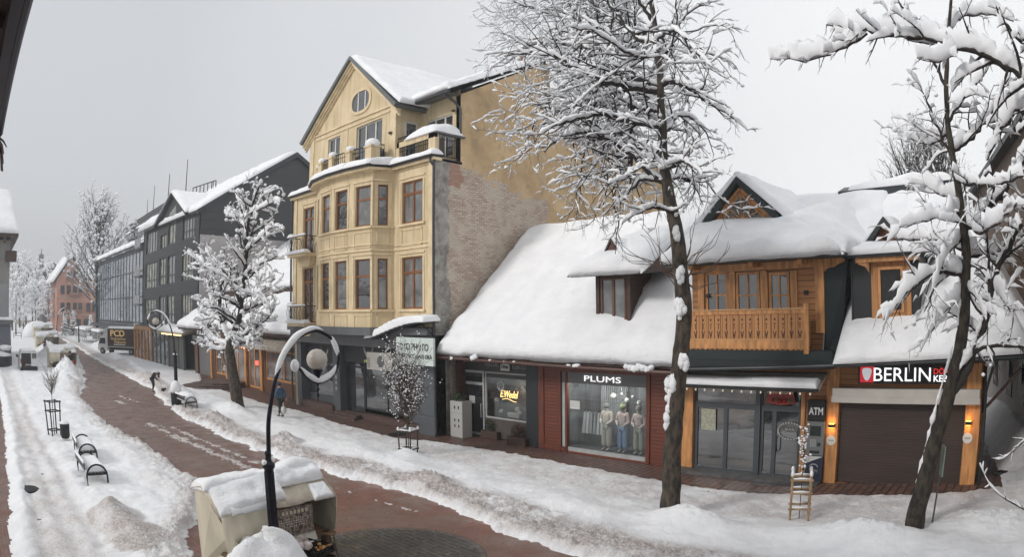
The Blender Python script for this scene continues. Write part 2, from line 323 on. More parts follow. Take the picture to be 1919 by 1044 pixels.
def snow_h(x, y):
    n1 = vn(x * .9, y * .9); n2 = vn(x * 2.6 + 9, y * 2.6 + 3); n3 = vn(x * 7 + 5, y * 7); n4 = vn(x * 17, y * 17 + 8)
    near = sst(-60, -30, x)
    yl = itp(RL, x) + .22 * n1 + .12 * n2 + .06 * n3; yr = itp(RR, x) - .22 * vn(x * .9 + 31, y * .9) - .12 * n2 - .07 * n3
    pe = itp(PE, x) + .06 * n2 + .05 * n3; ls = itp(LS, x) + .08 * n1 + .04 * n2 + .03 * n3
    dr = y - yr; dl = yl - y
    slr = sst(0, .35, dr) * (1 - sst(1.0, 2.0, dr + .3 * n1)); sll = sst(0, .3, dl) * (1 - sst(.5, 1.3, dl + .3 * n1))
    # right side: slush ridge, bank, walked-on strip, edge at the brick pavement
    walk = sst(14.6, 15.6, y + .3 * n1) * sst(-60, -56, x)
    hr = .16 + slr * (.07 + .03 * n2 + .06 * n3 + .055 * n4) + (1 - slr) * (.018 * n1 + .022 * n2 * (1 - walk) + .012 * n3) - walk * (.06 - .015 * n2 * near + .05 * np.clip(vn(x * 4.2 + 3, y * 4.2) - .35, 0, 1) + .02 * np.clip(vn(x * 9, y * 9), 0, 1))
    bank = np.exp(-((y - 13.6) / .9) ** 2) * sst(-60, -20, x) * .10 * (1 + n1); hr = hr + bank * (1 - slr)
    hr = hr * sst(0, .22, dr) * sst(0, .25, pe - y)
    # left side: bank, rutted track, bare strip by the house
    track = sst(.3, .8, y - ls) * (1 - sst(2.2, 2.9, y + .25 * n1)) * sst(-75, -55, x)
    rut = .035 * np.cos((y + .1 * n1) * 9)
    hl = .20 + sll * (.03 + .03 * n2 + .06 * n3 + .055 * n4) + (1 - sll) * (.05 * n1 + .045 * n2 + .018 * n3) - track * (.15 - rut * near + .02 * np.clip(vn(x * 5, y * 5), 0, 1)) - track * (1 - sll) * (.03 * n1 + .03 * n2)
    hl = hl * sst(0, .4, dl) * sst(0, .5, y - ls)
    h = np.where(dr > 0, hr, np.where(dl > 0, hl, 0)); on = ((dr > 0) & (y < pe)) | ((dl > 0) & (y > ls))
    # heaps: (x, y, radius x, radius y, height, dirt)
    D = np.where(dr > 0, slr * .72 + walk * .30, sll * .42 + track * .36)
    for hx, hy, rx, ry, hh, dd in HEAPS:
        q = np.hypot((x - hx) / rx, (y - hy) / ry) + .12 * n2 + .05 * n3; e = np.clip(1 - q, 0, 1); b = e * e * (3 - 2 * e) ** .9 * hh * (1 + .18 * n3 + .12 * n4 + .15 * n2)
        h = h + b; on = on | (q < 1); D = np.maximum(D, dd * sst(0, .25, e))
    # thin leftovers lying along the wheel tracks of the promenade
    for (x0, y0, x1, y1, w) in TRACKS:
        t = np.clip((x - x0) / (x1 - x0), 0, 1); yy = y0 + (y1 - y0) * t; k = (x > min(x0, x1)) & (x < max(x0, x1)) & (np.abs(y - yy - .05 * n1) < w * (.55 + 1.2 * n2 + 1.1 * n3 + .9 * n4) - .01) & ~on
        h = np.where(k, .008 + .018 * np.abs(n4), h); D = np.where(k, .8, D); on = on | k
    xe = -.25 - (y - 19) * .14 + .06 * n2; dx = x - xe; lane = (y > 18.75 + .1 * n3) & (dx > 0) & (x < 3.5); h = np.where(lane, sst(0, .25, dx) * (.12 + .04 * n2 + .02 * n3) + .95 * sst(.1, 1.1, dx) * sst(19.5, 22.5, y), h); on = on | lane; D = np.where(lane, .05, D)
    D = D * (1 + .5 * n2 + .35 * n1)
    return np.where(on, h + .012, -.07) + .30 * sst(-8, 1, x) * sst(9, 14, y), np.clip(D, 0, 1)
HEAPS = [(-17.0, 3.1, 1.35, .9, .5, .7), (-15.3, 3.3, 1.4, .9, .22, .8), (-56.5, 7.2, 4.0, 1.7, 1.45, .05), (-51, 6.4, 3.5, 1.5, .6, .1), (-80, 8.2, 6, 2.2, 1.3, .1), (-96, 9.6, 7, 2, 1.2, .1),
         (-76, 15.8, 7, 1.3, .7, .05), (-66, 15.0, 8, 1.5, .6, .1), (-97, 17.5, 7, 1.6, 1.1, .1), (-52, 13.6, 6, 1.0, .45, .15), (-24.5, 12.1, 1.2, .8, .35, .5), (-15.6, 12.5, 1.5, .8, .3, .4), (-31.5, 11.6, 2.5, .8, .3, .3),
         (-.2, 15.4, 2.6, 1.6, .35, .02), (-7.6, 13.9, 2.0, .8, .3, .02), (-3.4, 14.0, 2.6, .9, .35, .02), (1.8, 23, 2.4, 5.5, 1.5, .05), (-19.3, 14.4, 1.3, .8, .2, .02), (-34, 13.6, 3, 1, .35, .05), (-43, 13.3, 3.5, 1.1, .45, .05),
         (-35.5, 4.6, 4, 1.3, .22, .1), (-25, 5.4, 4, .7, .14, .15), (-20.4, 5.4, 2, .7, .12, .2)]
TRACKS = [(-32.5, 8.35, -20.2, 9.2, .17), (-31, 9.1, -22, 9.75, .12), (-44, 9.3, -40.5, 9.7, .16), (-41.5, 8.5, -40, 8.7, .14), (-19, 10.2, -14, 10.7, .04)]
def grid_sheet(name, xs, ys, fn, mt, label=None):
    Xg, Yg = np.meshgrid(xs, ys); Z, D = fn(Xg, Yg); nx, ny = len(xs), len(ys)
    co = np.stack([Xg, Yg, Z], -1).reshape(-1, 3).astype(np.float32)
    idx = np.arange(nx * ny).reshape(ny, nx); q = np.stack([idx[:-1, :-1], idx[:-1, 1:], idx[1:, 1:], idx[1:, :-1]], -1).reshape(-1, 4)
    me = bpy.data.meshes.new(name); me.vertices.add(len(co)); me.vertices.foreach_set('co', co.ravel()); me.loops.add(q.size); me.loops.foreach_set('vertex_index', q.ravel().astype(np.int32))
    me.polygons.add(len(q)); me.polygons.foreach_set('loop_start', np.arange(0, q.size, 4, dtype=np.int32)); me.update(calc_edges=True); me.shade_smooth()
    a = me.attributes.new('dirt', 'FLOAT', 'POINT'); a.data.foreach_set('value', D.ravel().astype(np.float32)); me.materials.append(mt)
    o = bpy.data.objects.new(name, me); COL.objects.link(o); o['kind'] = 'structure'; return o
def mk_ground_snow():
    g = G('ground_snow', .7, .35); d = g.attr('dirt')
    n = g.noise(9, 6); n2 = g.noise(1.7, 4); big = g.noise(30, 3)
    clean = g.ramp(n2, .35, .65, (.80, .81, .83), (.89, .90, .915))
    dirty = g.ramp(g.noise(14, 6, rough=.65), .36, .64, (.48, .41, .385), (.86, .82, .80))
    f = g.math('MULTIPLY', d, g.math('ADD', .55, g.math('MULTIPLY', n, .9)))
    c = g.mix(g.ramp(f, .08, .75), clean, dirty); g.col(c)
    h = g.math('ADD', g.math('MULTIPLY', g.noise(6, 5), .6), g.math('MULTIPLY', g.math('ADD', g.noise(24, 5), big), g.math('ADD', .12, g.math('MULTIPLY', d, .9)))); g.bump(h, .07, 1.0)
    return g.m
GS = mk_ground_snow()
xs = np.concatenate([np.arange(-300, -90, 1.2), np.arange(-90, -34, .16), np.arange(-34, -24, .07), np.arange(-24, 5.0, .045)]); ys = np.concatenate([np.arange(-9, 0, .3), np.arange(0, 19.4, .055), np.arange(19.4, 31, .14), np.arange(31, 62, .8)])
grid_sheet('snow_cover', xs, ys, snow_h, GS)
def mk_road():
    g = G('promenade_paving', .45, .5); X, Y, Z = g.sep()
    c, f = g.brick(g.comb(X, Y, 0.0), (.27, .102, .064), (.20, .08, .054), (.075, .045, .034), w=.21, h=.105, ms=.008)
    g2 = g.noise(.45, 5); c = g.mix(g.ramp(g2, .42, .62), c, (.19, .12, .09)); n3 = g.noise(3.5, 5)
    c = g.mix(g.math('MULTIPLY', g.ramp(n3, .35, .7), .5), c, (.11, .062, .047))
    c = g.mix(g.math('MULTIPLY', g.ramp(g.noise(7, 6, rough=.7), .58, .74), .5), c, (.36, .31, .28))
    # older, browner stretch farther down the street
    c = g.mix(g.math('MULTIPLY', g.ramp(g.math('DIVIDE', X, -40.0), .42, .62), .75), c, g.ramp(g.noise(1.1, 5), .35, .65, (.14, .086, .067), (.23, .15, .122)))
    g.col(c); g.set(g.b.inputs['Roughness'], g.ramp(g.noise(1.2, 4), .35, .65, (.22, .22, .22), (.6, .6, .6))); g.bump(g.math('ADD', g.math('MULTIPLY', f, -.5), g.noise(18, 5)), .012); return g.m
ROAD = mk_road()
def flat(name, pts, z, mt, th=.0):
    m = M(); m.add([(x, y, z(x, y) if callable(z) else z) for x, y in pts], [tuple(range(len(pts)))]); return m.build(name, mt, kind='structure')
flat('ground', [(-1500, -1200), (900, -1200), (900, 1500), (-1500, 1500)], -.35, mat('open_snow', (.78, .80, .83), .8))
rx = [-400, -150, -60, -20, -8, -6.5, -5, -3.5, -2, -.5, 1, 10, 40]
m = M()
for k in range(len(rx) - 1):
    for (a, b) in ((-6, 9), (9, 14), (14, 62)):
        zz = lambda x, y: .30 * float(sst(-8, 1, x)) * float(sst(9, 14, y))
        m.add([(rx[k], a, zz(rx[k], a)), (rx[k + 1], a, zz(rx[k + 1], a)), (rx[k + 1], b, zz(rx[k + 1], b)), (rx[k], b, zz(rx[k], b))], [(0, 1, 2, 3)])
m.build('road', ROAD, kind='structure', smooth=True)
def mk_pave():
    g = G('pavement_brick', .5, .5); X, Y, Z = g.sep(); c, f = g.brick(g.comb(Y, X, 0.0), (.19, .095, .072), (.135, .072, .056), (.022, .018, .016), w=.62, h=.24, ms=.028)
    c = g.mix(g.math('MULTIPLY', g.ramp(g.noise(1.5, 5), .4, .65), .5), c, (.07, .05, .043)); c = g.mix(g.math('MULTIPLY', g.ramp(g.noise(5, 6, rough=.7), .60, .70), .5), c, (.45, .44, .44)); g.col(c); g.bump(g.math('ADD', g.math('MULTIPLY', f, -1.0), g.math('MULTIPLY', g.noise(20, 4), .3)), .02); return g.m
PAVE = mk_pave()
m = M(); px = [-62, -52, -42, -34, -26, -18, -12, -8, -6.5, -5, -3.5, -2, -.5, .6, 2]
for a, b in zip(px[:-1], px[1:]):
    za, zb = gz(a) + .05, gz(b) + .05; m.hexa([(a, 15.8, za - .1), (b, 15.8, zb - .1), (b, 22.5, zb - .1), (a, 22.5, za - .1), (a, 15.8, za), (b, 15.8, zb), (b, 22.5, zb), (a, 22.5, za)])
m.build('pavement', PAVE, kind='structure')
# side lane right of the corner house
m = M(); m.box(.6, 5, 19, 70, .1, .33); m.build('side_lane', PAVE, kind='structure')
# round rosette of grey setts in the promenade
cx_, cy_ = -11.6, 8.1
def mk_ros():
    g = G('rosette_setts', .4, .5); X, Y, Z = g.sep(); dx = g.math('SUBTRACT', X, cx_); dy = g.math('SUBTRACT', Y, cy_)
    r = g.math('SQRT', g.math('ADD', g.math('POWER', dx, 2.0), g.math('POWER', dy, 2.0))); w = g.math('ARCTAN2', dy, dx)
    c, f = g.brick(g.comb(g.math('MULTIPLY', X, 1.0), g.math('MULTIPLY', Y, 1.0), 0.0), (.060, .052, .045), (.038, .034, .030), (.13, .115, .10), w=.42, h=.16, ms=.02)
    c = g.mix(g.math('MULTIPLY', g.ramp(g.noise(2.5, 5), .4, .65), .6), c, (.028, .024, .022))
    ring = g.math('GREATER_THAN', r, 1.98); c2, f2 = g.brick(g.comb(g.math('MULTIPLY', w, 2.0), r, 0.0), (.15, .12, .10), (.10, .08, .07), (.04, .035, .03), w=.12, h=.3, ms=.012)
    g.col(g.mix(ring, c, c2)); g.bump(g.math('MULTIPLY', f, 1.0), .008); g.set(g.b.inputs['Roughness'], g.ramp(g.noise(2, 3), .4, .6, (.2, .2, .2), (.55, .55, .55))); return g.m
m = M(); n = 64; m.add([(cx_ + 2.12 * cos(2 * pi * k / n), cy_ + 2.12 * sin(2 * pi * k / n), .004) for k in range(n)], [tuple(range(n))]); m.build('paving_rosette', mk_ros(), kind='structure')
m = M(); m.box(-21.2, -11, 3.0, 7.1, -.02, .004); 
MANH = mat('manhole_iron', (.02, .02, .022), .5, metal=.6, bump=.01, nscale=30)
m = M(); m.lathe((-21.0, 1.0, .04), [(0.001, 0), (.42, 0), (.42, .05), (.36, .055), (.34, .045), (.001, .045)], 28); o = m.build('manhole_cover', MANH, label='dark round manhole cover in the packed snow at the left edge', category='manhole cover')
m = M(); m.lathe((-23.6, 17.15, .04), [(0.001, 0), (.42, 0), (.42, .035), (.001, .035)], 28); m.build('manhole_cover', MANH, label='dark round manhole cover beside the brick pavement before the photo shop', category='manhole cover')
# ------------------------------------------------------------------ shared building materials
HONEY = mk_wood('honey_planks', (.50, .225, .078), (.35, .145, .046), .17, 'z', .5)
HONEYV = mk_wood('honey_boards', (.57, .28, .105), (.43, .19, .066), .21, 'x', .5)
HONEYP = mat('honey_timber', (.53, .25, .09), .5, noise=.3, nscale=2.5, stretch=(3, 3, .6), bump=.003)
HONEYL = mat('honey_edge', (.56, .33, .15), .5, noise=.15, nscale=4)
REDW = mk_wood('redbrown_planks', (.19, .048, .026), (.135, .034, .019), .13, 'z', .5, (.03, .01, .006), .05)
REDP = mat('redbrown_timber', (.14, .036, .018), .5, noise=.25, nscale=3, stretch=(3, 3, .5))
DBROWN = mat('dark_brown_cladding', (.055, .030, .022), .6, noise=.25, nscale=3)
DGREY = mat('dark_grey_panel', (.052, .055, .060), .5, noise=.12, nscale=2)
MGREY = mat('mid_grey_panel', (.12, .125, .13), .55, noise=.1, nscale=2)
ANTHR = mat('anthracite_metal', (.028, .033, .038), .42, metal=.3, noise=.2, nscale=2)
GREENB = mat('green_black_sheet', (.022, .032, .034), .4, metal=.3, noise=.15, nscale=1)
BLACK = mat('black_void', (.008, .008, .009), .6)
WHITE = mat('white_frame', (.62, .62, .60), .5, noise=.08, nscale=3)
LGREY = mat('light_grey_frame', (.42, .43, .43), .5, noise=.1, nscale=3)
CREAM = mat('cream_awning', (.52, .49, .45), .7, noise=.08, nscale=2)
LETW = mat('white_letters', (.8, .8, .8), .5, emit=(.9, .95, 1), es=.25)
LETD = mat('dull_letters', (.36, .35, .34), .5)
GLASSD = None
def mk_glass(name, dark, light, ior=1.9, scale=1.2):
    g = G(name, .03, .5); g.b.inputs['IOR'].default_value = ior
    c = g.ramp(g.noise(scale, 4), .38, .62, dark, light); g.col(c); g.bump(g.noise(1.2, 2), .004, .5); return g.m
GL = mk_glass('window_glass', (.022, .025, .028), (.05, .054, .058), 2.4)
GLB = mk_glass('shop_glass', (.02, .023, .026), (.045, .05, .055), 2.6)
GLC = mk_glass('curtained_glass', (.11, .115, .115), (.21, .215, .215), 2.0, 1.6)
def mk_clear():
    m = bpy.data.materials.new('clear_shop_glass'); m.use_nodes = True; n = m.node_tree.nodes; l = m.node_tree.links; n.clear()
    o = n.new('ShaderNodeOutputMaterial'); mx = n.new('ShaderNodeMixShader'); t = n.new('ShaderNodeBsdfTransparent'); g = n.new('ShaderNodeBsdfGlossy'); g.inputs['Roughness'].default_value = .02
    f = n.new('ShaderNodeMath'); f.operation = 'MULTIPLY_ADD'; f.inputs[1].default_value = .22; f.inputs[2].default_value = .03; lw = n.new('ShaderNodeLayerWeight'); lw.inputs[0].default_value = .5; l.new(lw.outputs['Facing'], f.inputs[0]); t.inputs['Color'].default_value = (.82, .86, .87, 1)
    l.new(f.outputs[0], mx.inputs[0]); l.new(t.outputs[0], mx.inputs[1]); l.new(g.outputs[0], mx.inputs[2]); l.new(mx.outputs[0], o.inputs[0]); return m
CLEAR = mk_clear()
def window(par, fr, a0, a1, z0, z1, d, fm, gm, v=(), h=(), fw=.06, ft=.07, bar=.035, name='window', pane='pane'):
    m = M(); m.box(a0, a0 + fw, d, d + ft, z0, z1, fr); m.box(a1 - fw, a1, d, d + ft, z0, z1, fr); m.box(a0 + fw, a1 - fw, d, d + ft, z0, z0 + fw, fr); m.box(a0 + fw, a1 - fw, d, d + ft, z1 - fw, z1, fr)
    for q in v: x = a0 + (a1 - a0) * q; m.box(x - bar, x + bar, d + .003, d + ft, z0 + fw, z1 - fw, fr)
    for q in h: z = z0 + (z1 - z0) * q; m.box(a0 + fw, a1 - fw, d + .006, d + ft, z - bar, z + bar, fr)
    o = m.build(name, fm, par); p = M(); p.box(a0 + fw * .5, a1 - fw * .5, d + ft * .6, d + ft * .6 + .01, z0 + fw * .5, z1 - fw * .5, fr); p.build(pane, gm, o); return o
# ------------------------------------------------------------------ long low chalet: chocolate shop + clothes shop
SL = (9.3 - 3.75) / (24.0 - 18.2)
def roofz(y): return 3.72 + (y - 18.2) * SL
LH = thing('low_house', 'long low red-brown house with steep snowy roof and one brown dormer', 'house', (-16, 19.3, 0))
YF = 19.3
m = M(); x0, x1, z0, z1 = rectY(1052, 700, 1211, 863, YF); PL = (x0, x1, .12, z1)
m.wall(-17.25, -10.62, 0, 3.5, [PL], .25, d=YF); m.box(-10.64, -10.62, YF, YF + 2, 0, 3.5)
m.build('plank_wall', REDW, LH)
m = M(); a0, a1, _, _ = PL
m.box(a0 - .16, a0, YF - .05, YF + .1, .05, z1 + .16); m.box(a1, a1 + .16, YF - .05, YF + .1, .05, z1 + .16); m.box(a0 - .16, a1 + .16, YF - .055, YF + .1, z1, z1 + .16)
m.box(-17.28, -17.0, YF - .04, YF + .1, .05, 3.5); m.box(-15.95, -15.86, YF - .03, YF + .1, .05, 3.4); m.box(-10.9, -10.64, YF - .06, YF + .1, .05, 3.5); m.box(-17, -15.9, YF - .03, YF, .1, .25)
m.build('timber_trim', REDP, LH, bevel=.006)
# back and side walls, gable by the tall house
m = M(); m.extv([(-21.9, 19.3, 0), (-21.9, 19.3, roofz(19.3) - .15), (-21.9, 24, 9.0), (-21.9, 29.5, 3.5), (-21.9, 29.5, 0)], (.15, 0, 0)); m.box(-21.9, -10.6, 29.3, 29.5, 0, 3.5); m.build('side_wall', DBROWN, LH)
m = M(); m.box(-21.95, -10.5, 18.28, 29, 3.42, 3.47); m.build('soffit', DBROWN, LH)
m = M(); q = [(-22.1, 18.2, 3.60), (-22.1, 24.05, 9.22), (-22.1, 29.9, 3.60)]
m.extv([(-22.1, 18.15, 3.52), (-22.1, 18.15, 3.70), (-22.1, 24.05, 9.36), (-22.1, 30, 3.66), (-22.1, 30, 3.5), (-22.1, 24.05, 9.18)], (11.6, 0, 0))
RF = m.build('roof', mat('brown_roof_sheet', (.07, .03, .022), .5), LH)
m = M(); m.pillow((-21.95, 18.08, 3.66), (-10.3, 18.08, 3.66), (-10.3, 24.1, 9.36), (-21.95, 24.1, 9.36), .40, 60, 34, 3, ew=.5, lump=.22, sag=.12, scale=.9); m.build('snow_layer', MS, RF, smooth=True)
m = M(); m.pillow((-21.95, 30, 3.66), (-10.3, 30, 3.66), (-10.3, 23.9, 9.3), (-21.95, 23.9, 9.3), .38, 20, 10, 4); m.build('snow_layer', MS, RF, smooth=True)
m = M(); rnd = random.Random(3)
for i in range(9):
    x = rnd.uniform(-21, -11); m.ball((x, 18.02, 3.5), rnd.uniform(.05, .12), 8, 6, (1.6, .8, .7), .25, rnd)
[m.ball((-12.3 + k * .16, 18.0, 3.56 - .03 * (k % 3)), .14 - .015 * abs(k - 3), 10, 8, (1.2, .9, .9), .22, rnd) for k in range(7)]; [m.ball((-19.6 + k * .1, 17.98, 3.56 + .04 * k), .10, 10, 8, (1.1, .8, 1.0), .25, rnd) for k in range(3)]; m.build('snow_lump', MS, RF, smooth=True)
m = M(); m.tube([(-22.2, 18.02, 3.52), (-10.45, 18.02, 3.42)], .065, 10); 
for i in range(13): x = -21.9 + i * .93; m.box(x, x + .03, 17.94, 18.2, 3.38, 3.44)
m.build('gutter', mat('brown_gutter', (.10, .055, .045), .4, metal=.3), LH)
m = M(); m.tube([(-22.35, 18.0, 3.45), (-22.4, 18.25, 3.2), (-22.4, 18.3, 3.0), (-22.4, 18.3, .1)], .055, 8); m.build('downpipe', mat('zinc', (.22, .23, .24), .4, metal=.6), LH)
# chocolate shop front (recessed between a brown reveal and a dark post)
CY_ = 19.55
dx0 = rectY(868, 694, 909, 824, CY_)[0]; m = M(); m.box(-21.75, dx0, CY_ - .02, CY_ + .2, .05, 3.42); m.hexa([(-21.75, 19.0, .05), (-21.72, 19.0, .05), (-21.72, CY_, .05), (-21.75, CY_, .05), (-21.75, 19.0, 3.42), (-21.72, 19.0, 3.42), (-21.72, CY_, 3.42), (-21.75, CY_, 3.42)]); m.build('reveal_panel', mat('reveal_brown', (.075, .030, .02), .6, noise=.2, nscale=4), LH)
m = M(); m.box(dx0, -17.75, CY_ - .01, CY_ + .15, 2.72, 3.42); m.box(dx0, -17.75, CY_ - .03, CY_ + .2, 2.66, 2.72); m.build('fascia', mat('shop_fascia', (.05, .047, .045), .5), LH)
m = M(); m.box(-17.9, -17.28, 19.25, 19.7, .05, 3.42); m.build('post', ANTHR, LH)
dx0, dx1, dz0, dz1 = rectY(868, 694, 909, 824, CY_); wx0, wx1, wz0, wz1 = rectY(911, 698, 996, 788, CY_)
dz0 = .1
o = window(LH, IDF, dx0 + .02, dx1, dz0, dz1, CY_ - .04, LGREY, GLB, h=(.80,), fw=.10, bar=.06, name='shop_door')
m = M(); m.box(dx1 - .16, dx1 - .13, CY_ - .12, CY_ - .09, .9, 1.5); m.box(dx1 - .16, dx1 - .13, CY_ - .1, CY_ - .03, .92, .95); m.box(dx1 - .16, dx1 - .13, CY_ - .1, CY_ - .03, 1.45, 1.48); m.build('handle', LGREY, o)
m = M(); m.box(dx0 + .42, dx0 + .78, CY_ - .012, CY_ - .008, 1.45, 1.78); m.build('paper_notice', WHITE, o)
o = window(LH, IDF, wx0, wx1 - .02, wz0, wz1 - .03, CY_ - .04, LGREY, CLEAR, fw=.06, name='shop_window')
m = M(); m.box(wx0, wx1, CY_ - .03, CY_ + .2, .1, wz0 - .005); m.build('lower_panel', mat('shop_lower', (.085, .068, .062), .6, noise=.1, nscale=3), LH)
m = M(); m.box(wx0, wx1, CY_ + .7, CY_ + .72, .5, 2.8); m.box(wx0, wx1, CY_ + .1, CY_ + .7, wz0 - .1, wz0 - .05); m.build('shop_interior', mat('shop_dusk', (.05, .047, .045), .8, noise=.4, nscale=3), LH)
GOLD = mat('warm_neon', (.9, .6, .2), .5, emit=(1, .62, .22), es=2.2)
xa, xb, za, zb = rectY(936, 733, 970, 751, CY_)
text('E.Wedel', IDF, (xa + xb) / 2, (za + zb) / 2 + .05, .30, (xb - xa), CY_ + .05, GOLD, LH, 'neon_lettering', .01, shear=.35, bold=.012)
m = M(); m.tube([((xa + xb) / 2 + (t - .5) * .8, CY_ + .05, (za + zb) / 2 - .19 + .05 * sin(t * 5)) for t in np.linspace(0, 1, 12)], .014, 6); m.build('neon_stroke', GOLD, LH)
m = M(); c = ((wx0 + wx1) / 2 - .42, CY_ - .0, 2.32)
for r in (.19, .16):
    n = 26; p = [(c[0] + r * cos(2 * pi * k / n), CY_ + .0, c[2] + r * sin(2 * pi * k / n)) for k in range(n + 1)]; m.tube(p, .010, 5)
m.tube([(c[0] - .08, CY_, c[2] - .2), (c[0] - .05, CY_, c[2] + .02), (c[0], CY_, c[2] + .1), (c[0] + .06, CY_, c[2]), (c[0] + .08, CY_, c[2] - .2)], .012, 5)
m.build('round_emblem', mat('etched_white', (.45, .47, .5), .6), LH)
rnd = random.Random(5); m = M()
for (q, zz) in ((.10, 1.65), (.30, 2.0), (.56, 1.35), (.62, 1.2), (.86, 1.55), (.92, 2.1), (.95, 1.3), (.75, 2.3), (.2, 1.2)): m.ball((wx0 + (wx1 - wx0) * q, CY_ + .35, zz), .09, 9, 7, (1.3, 1, 1), .3, rnd)
m.box((wx0 + wx1) / 2 - .35, (wx0 + wx1) / 2 + .3, CY_ + .3, CY_ + .45, 1.0, 1.18); m.build('window_decor', mat('decor_pale', (.42, .38, .36), .7), LH)
fx, _, fz, _ = rectY(882, 672, 905, 682, 18.9)
text('PIJALNIE', IDF, -20.05, 3.16, .15, .80, CY_ - .05, LETD, LH); text('CZEKOLADY', IDF, -18.35, 3.16, .15, 1.05, CY_ - .05, LETD, LH)
m = M(); m.box(-19.50, -19.0, CY_ - .10, CY_ - .04, 2.98, 3.28); o = m.build('emblem_plate', WHITE, LH); text('E.Wedel', IDF, -19.25, 3.14, .15, .40, CY_ - .105, BLACK, o, shear=.3)
# clothes shop
a0, a1, _, z1 = PL; zs = rectY(1052, 722, 1211, 863, YF)[3]
m = M(); m.box(a0, a1, YF + .02, YF + .12, zs, z1); m.build('fascia', mat('clothes_fascia', (.15, .15, .152), .55), LH)
xa, xb, za, zb = rectY(1096, 704, 1158, 716, YF); text('PLUMS', IDF, (xa + xb) / 2 + .05, (z1 + zs) / 2, .21, xb - xa + .15, YF + .0, mat('lit_letters', (.8, .8, .8), .5, emit=(1, 1, 1), es=.75), LH)
m = M(); m.box(a0, a0 + .22, YF + .03, YF + .12, .12, zs); m.box(a0, a1, YF + .03, YF + .14, .12, .26); m.box(a1 - .05, a1, YF + .03, YF + .12, .12, zs)
SW = m.build('shop_window', LGREY, LH); m = M()
for k in range(3):
    w = (a1 - a0 - .27) / 3; m.box(a0 + .22 + k * w + .006, a0 + .22 + (k + 1) * w - .006, YF + .06, YF + .07, .26, zs)
m.build('pane', CLEAR, SW)
m = M(); m.box(a0, a1, YF + 1.55, YF + 1.6, .1, 2.9); m.box(a0 - .02, a0, YF + .15, YF + 1.6, .1, 2.9); m.box(a1, a1 + .02, YF + .15, YF + 1.6, .1, 2.9); m.box(a0, a1, YF + .15, YF + 1.55, .10, .2); m.box(a0, a1, YF + .15, YF + 1.6, zs + .2, zs + .25)
m.build('shop_interior', mat('boutique_grey', (.16, .165, .17), .8, noise=.3, nscale=2, stretch=(3, 1, .3)), LH)
m = M(); rnd = random.Random(8)
for k in range(26):
    x = a0 + .9 + k * .045; m.tube([(x, YF + 1.3 + .05 * (k % 2), .25), (x, YF + 1.3 + .05 * ((k + 1) % 2), 2.6)], .03, 6)
m.build('curtain', mat('sheer_curtain', (.30, .31, .32), .9), LH, smooth=True)
m = M(); m.box(a0 + .4, a0 + .85, YF + .02, YF + .05, 1.75, 2.05); m.build('paper_notice', WHITE, SW)
m = M(); m.cyl((a0 + .25, YF + 1.0, 1.6), (a0 + 1.5, YF + 1.0, 1.6), .015); rnd = random.Random(2); rack = m.build('clothes_rail', BLACK, LH)
for k in range(7):
    m = M(); x = a0 + .35 + k * .17; m.hexa([(x, YF + .8, .7), (x + .1, YF + .85, .7), (x + .1, YF + 1.2, .7), (x, YF + 1.2, .7), (x, YF + .92, 1.5), (x + .05, YF + .92, 1.5), (x + .05, YF + 1.08, 1.5), (x, YF + 1.08, 1.5)])
    m.build('garment', mat('knit%d' % k, *( [(rnd.uniform(.3, .6),) * 3, .9])), rack)
m = M()
for (q, zz, r) in ((.50, 2.25, .12), (.66, 2.13, .09), (.73, 2.27, .06), (.80, 2.08, .09), (.92, 2.12, .13), (.40, 1.85, .06), (.60, 2.35, .05)):
    m.ball((a0 + (a1 - a0) * q, YF + .7, zz), r, 12, 8); m.cyl((a0 + (a1 - a0) * q, YF + .7, zz), (a0 + (a1 - a0) * q, YF + .7, 2.9), .004, n=4)
m.build('hanging_ball', mat('paper_ball', (.62, .60, .56), .8), LH, smooth=True)
# brown dormer of the low house
def dormer_snow(par, xa, xb, xc, xd, ya, za, yb, zb, th, seed):
    m = M(); m.pillow((xa, ya, za), (xb, ya, za), (xd, yb, zb), (xc, yb, zb), th, 20, 14, seed, ew=.38, lump=.2, sag=.1); m.build('snow_layer', MS, par, smooth=True)
DY = 19.08
wx = rectY(1120, 516, 1180, 612, DY); X0, X1 = wx[0], wx[1]; Zb, Zt = roofz(DY) + .02, 6.62
m = M(); m.wall(X0, X1, Zb - .1, Zt, [(X0 + .16, X1 - .16, Zb + .28, Zt - .12)], .12, d=DY)
yt = 18.2 + (Zt - 3.72) / SL
for xx in (X0, X1): m.extv([(xx, DY, Zb - .2), (xx, yt, Zt), (xx, DY, Zt)], (.02 if xx == X0 else -.02, 0, 0))
DM = m.build('dormer', mk_wood('dormer_planks', (.085, .035, .022), (.05, .02, .013), .12, 'z', .55, (.02, .01, .006)), LH)
window(DM, IDF, X0 + .16, X1 - .16, Zb + .28, Zt - .12, DY - .02, mat('dormer_frame', (.13, .06, .04), .5), GLC, v=(.5,), h=(), bar=.05, name='window')
m = M(); m.box(X0 - .06, X1 + .06, DY - .08, DY, Zb + .1, Zb + .2); m.box(X0 - .05, X0 + .1, DY - .04, DY + .02, Zb, Zt); m.box(X1 - .1, X1 + .05, DY - .04, DY + .02, Zb, Zt); m.build('dormer_trim', DBROWN, DM)
m = M(); m.hexa([(X0 - .75, 18.5, 6.56), (X1 + .85, 18.5, 6.56), (X1 + .85, yt + 1.0, 6.95), (X0 - .75, yt + 1.0, 6.95), (X0 - .75, 18.5, 6.66), (X1 + .85, 18.5, 6.66), (X1 + .1, yt + 1.2, 8.1), (X0 - .1, yt + 1.2, 8.1)]); m.build('dormer_roof', DBROWN, DM)
dormer_snow(DM, X0 - .85, X1 + .95, X0 - .2, X1 + .3, 18.43, 6.60, 22.3, 8.25, .42, 5)
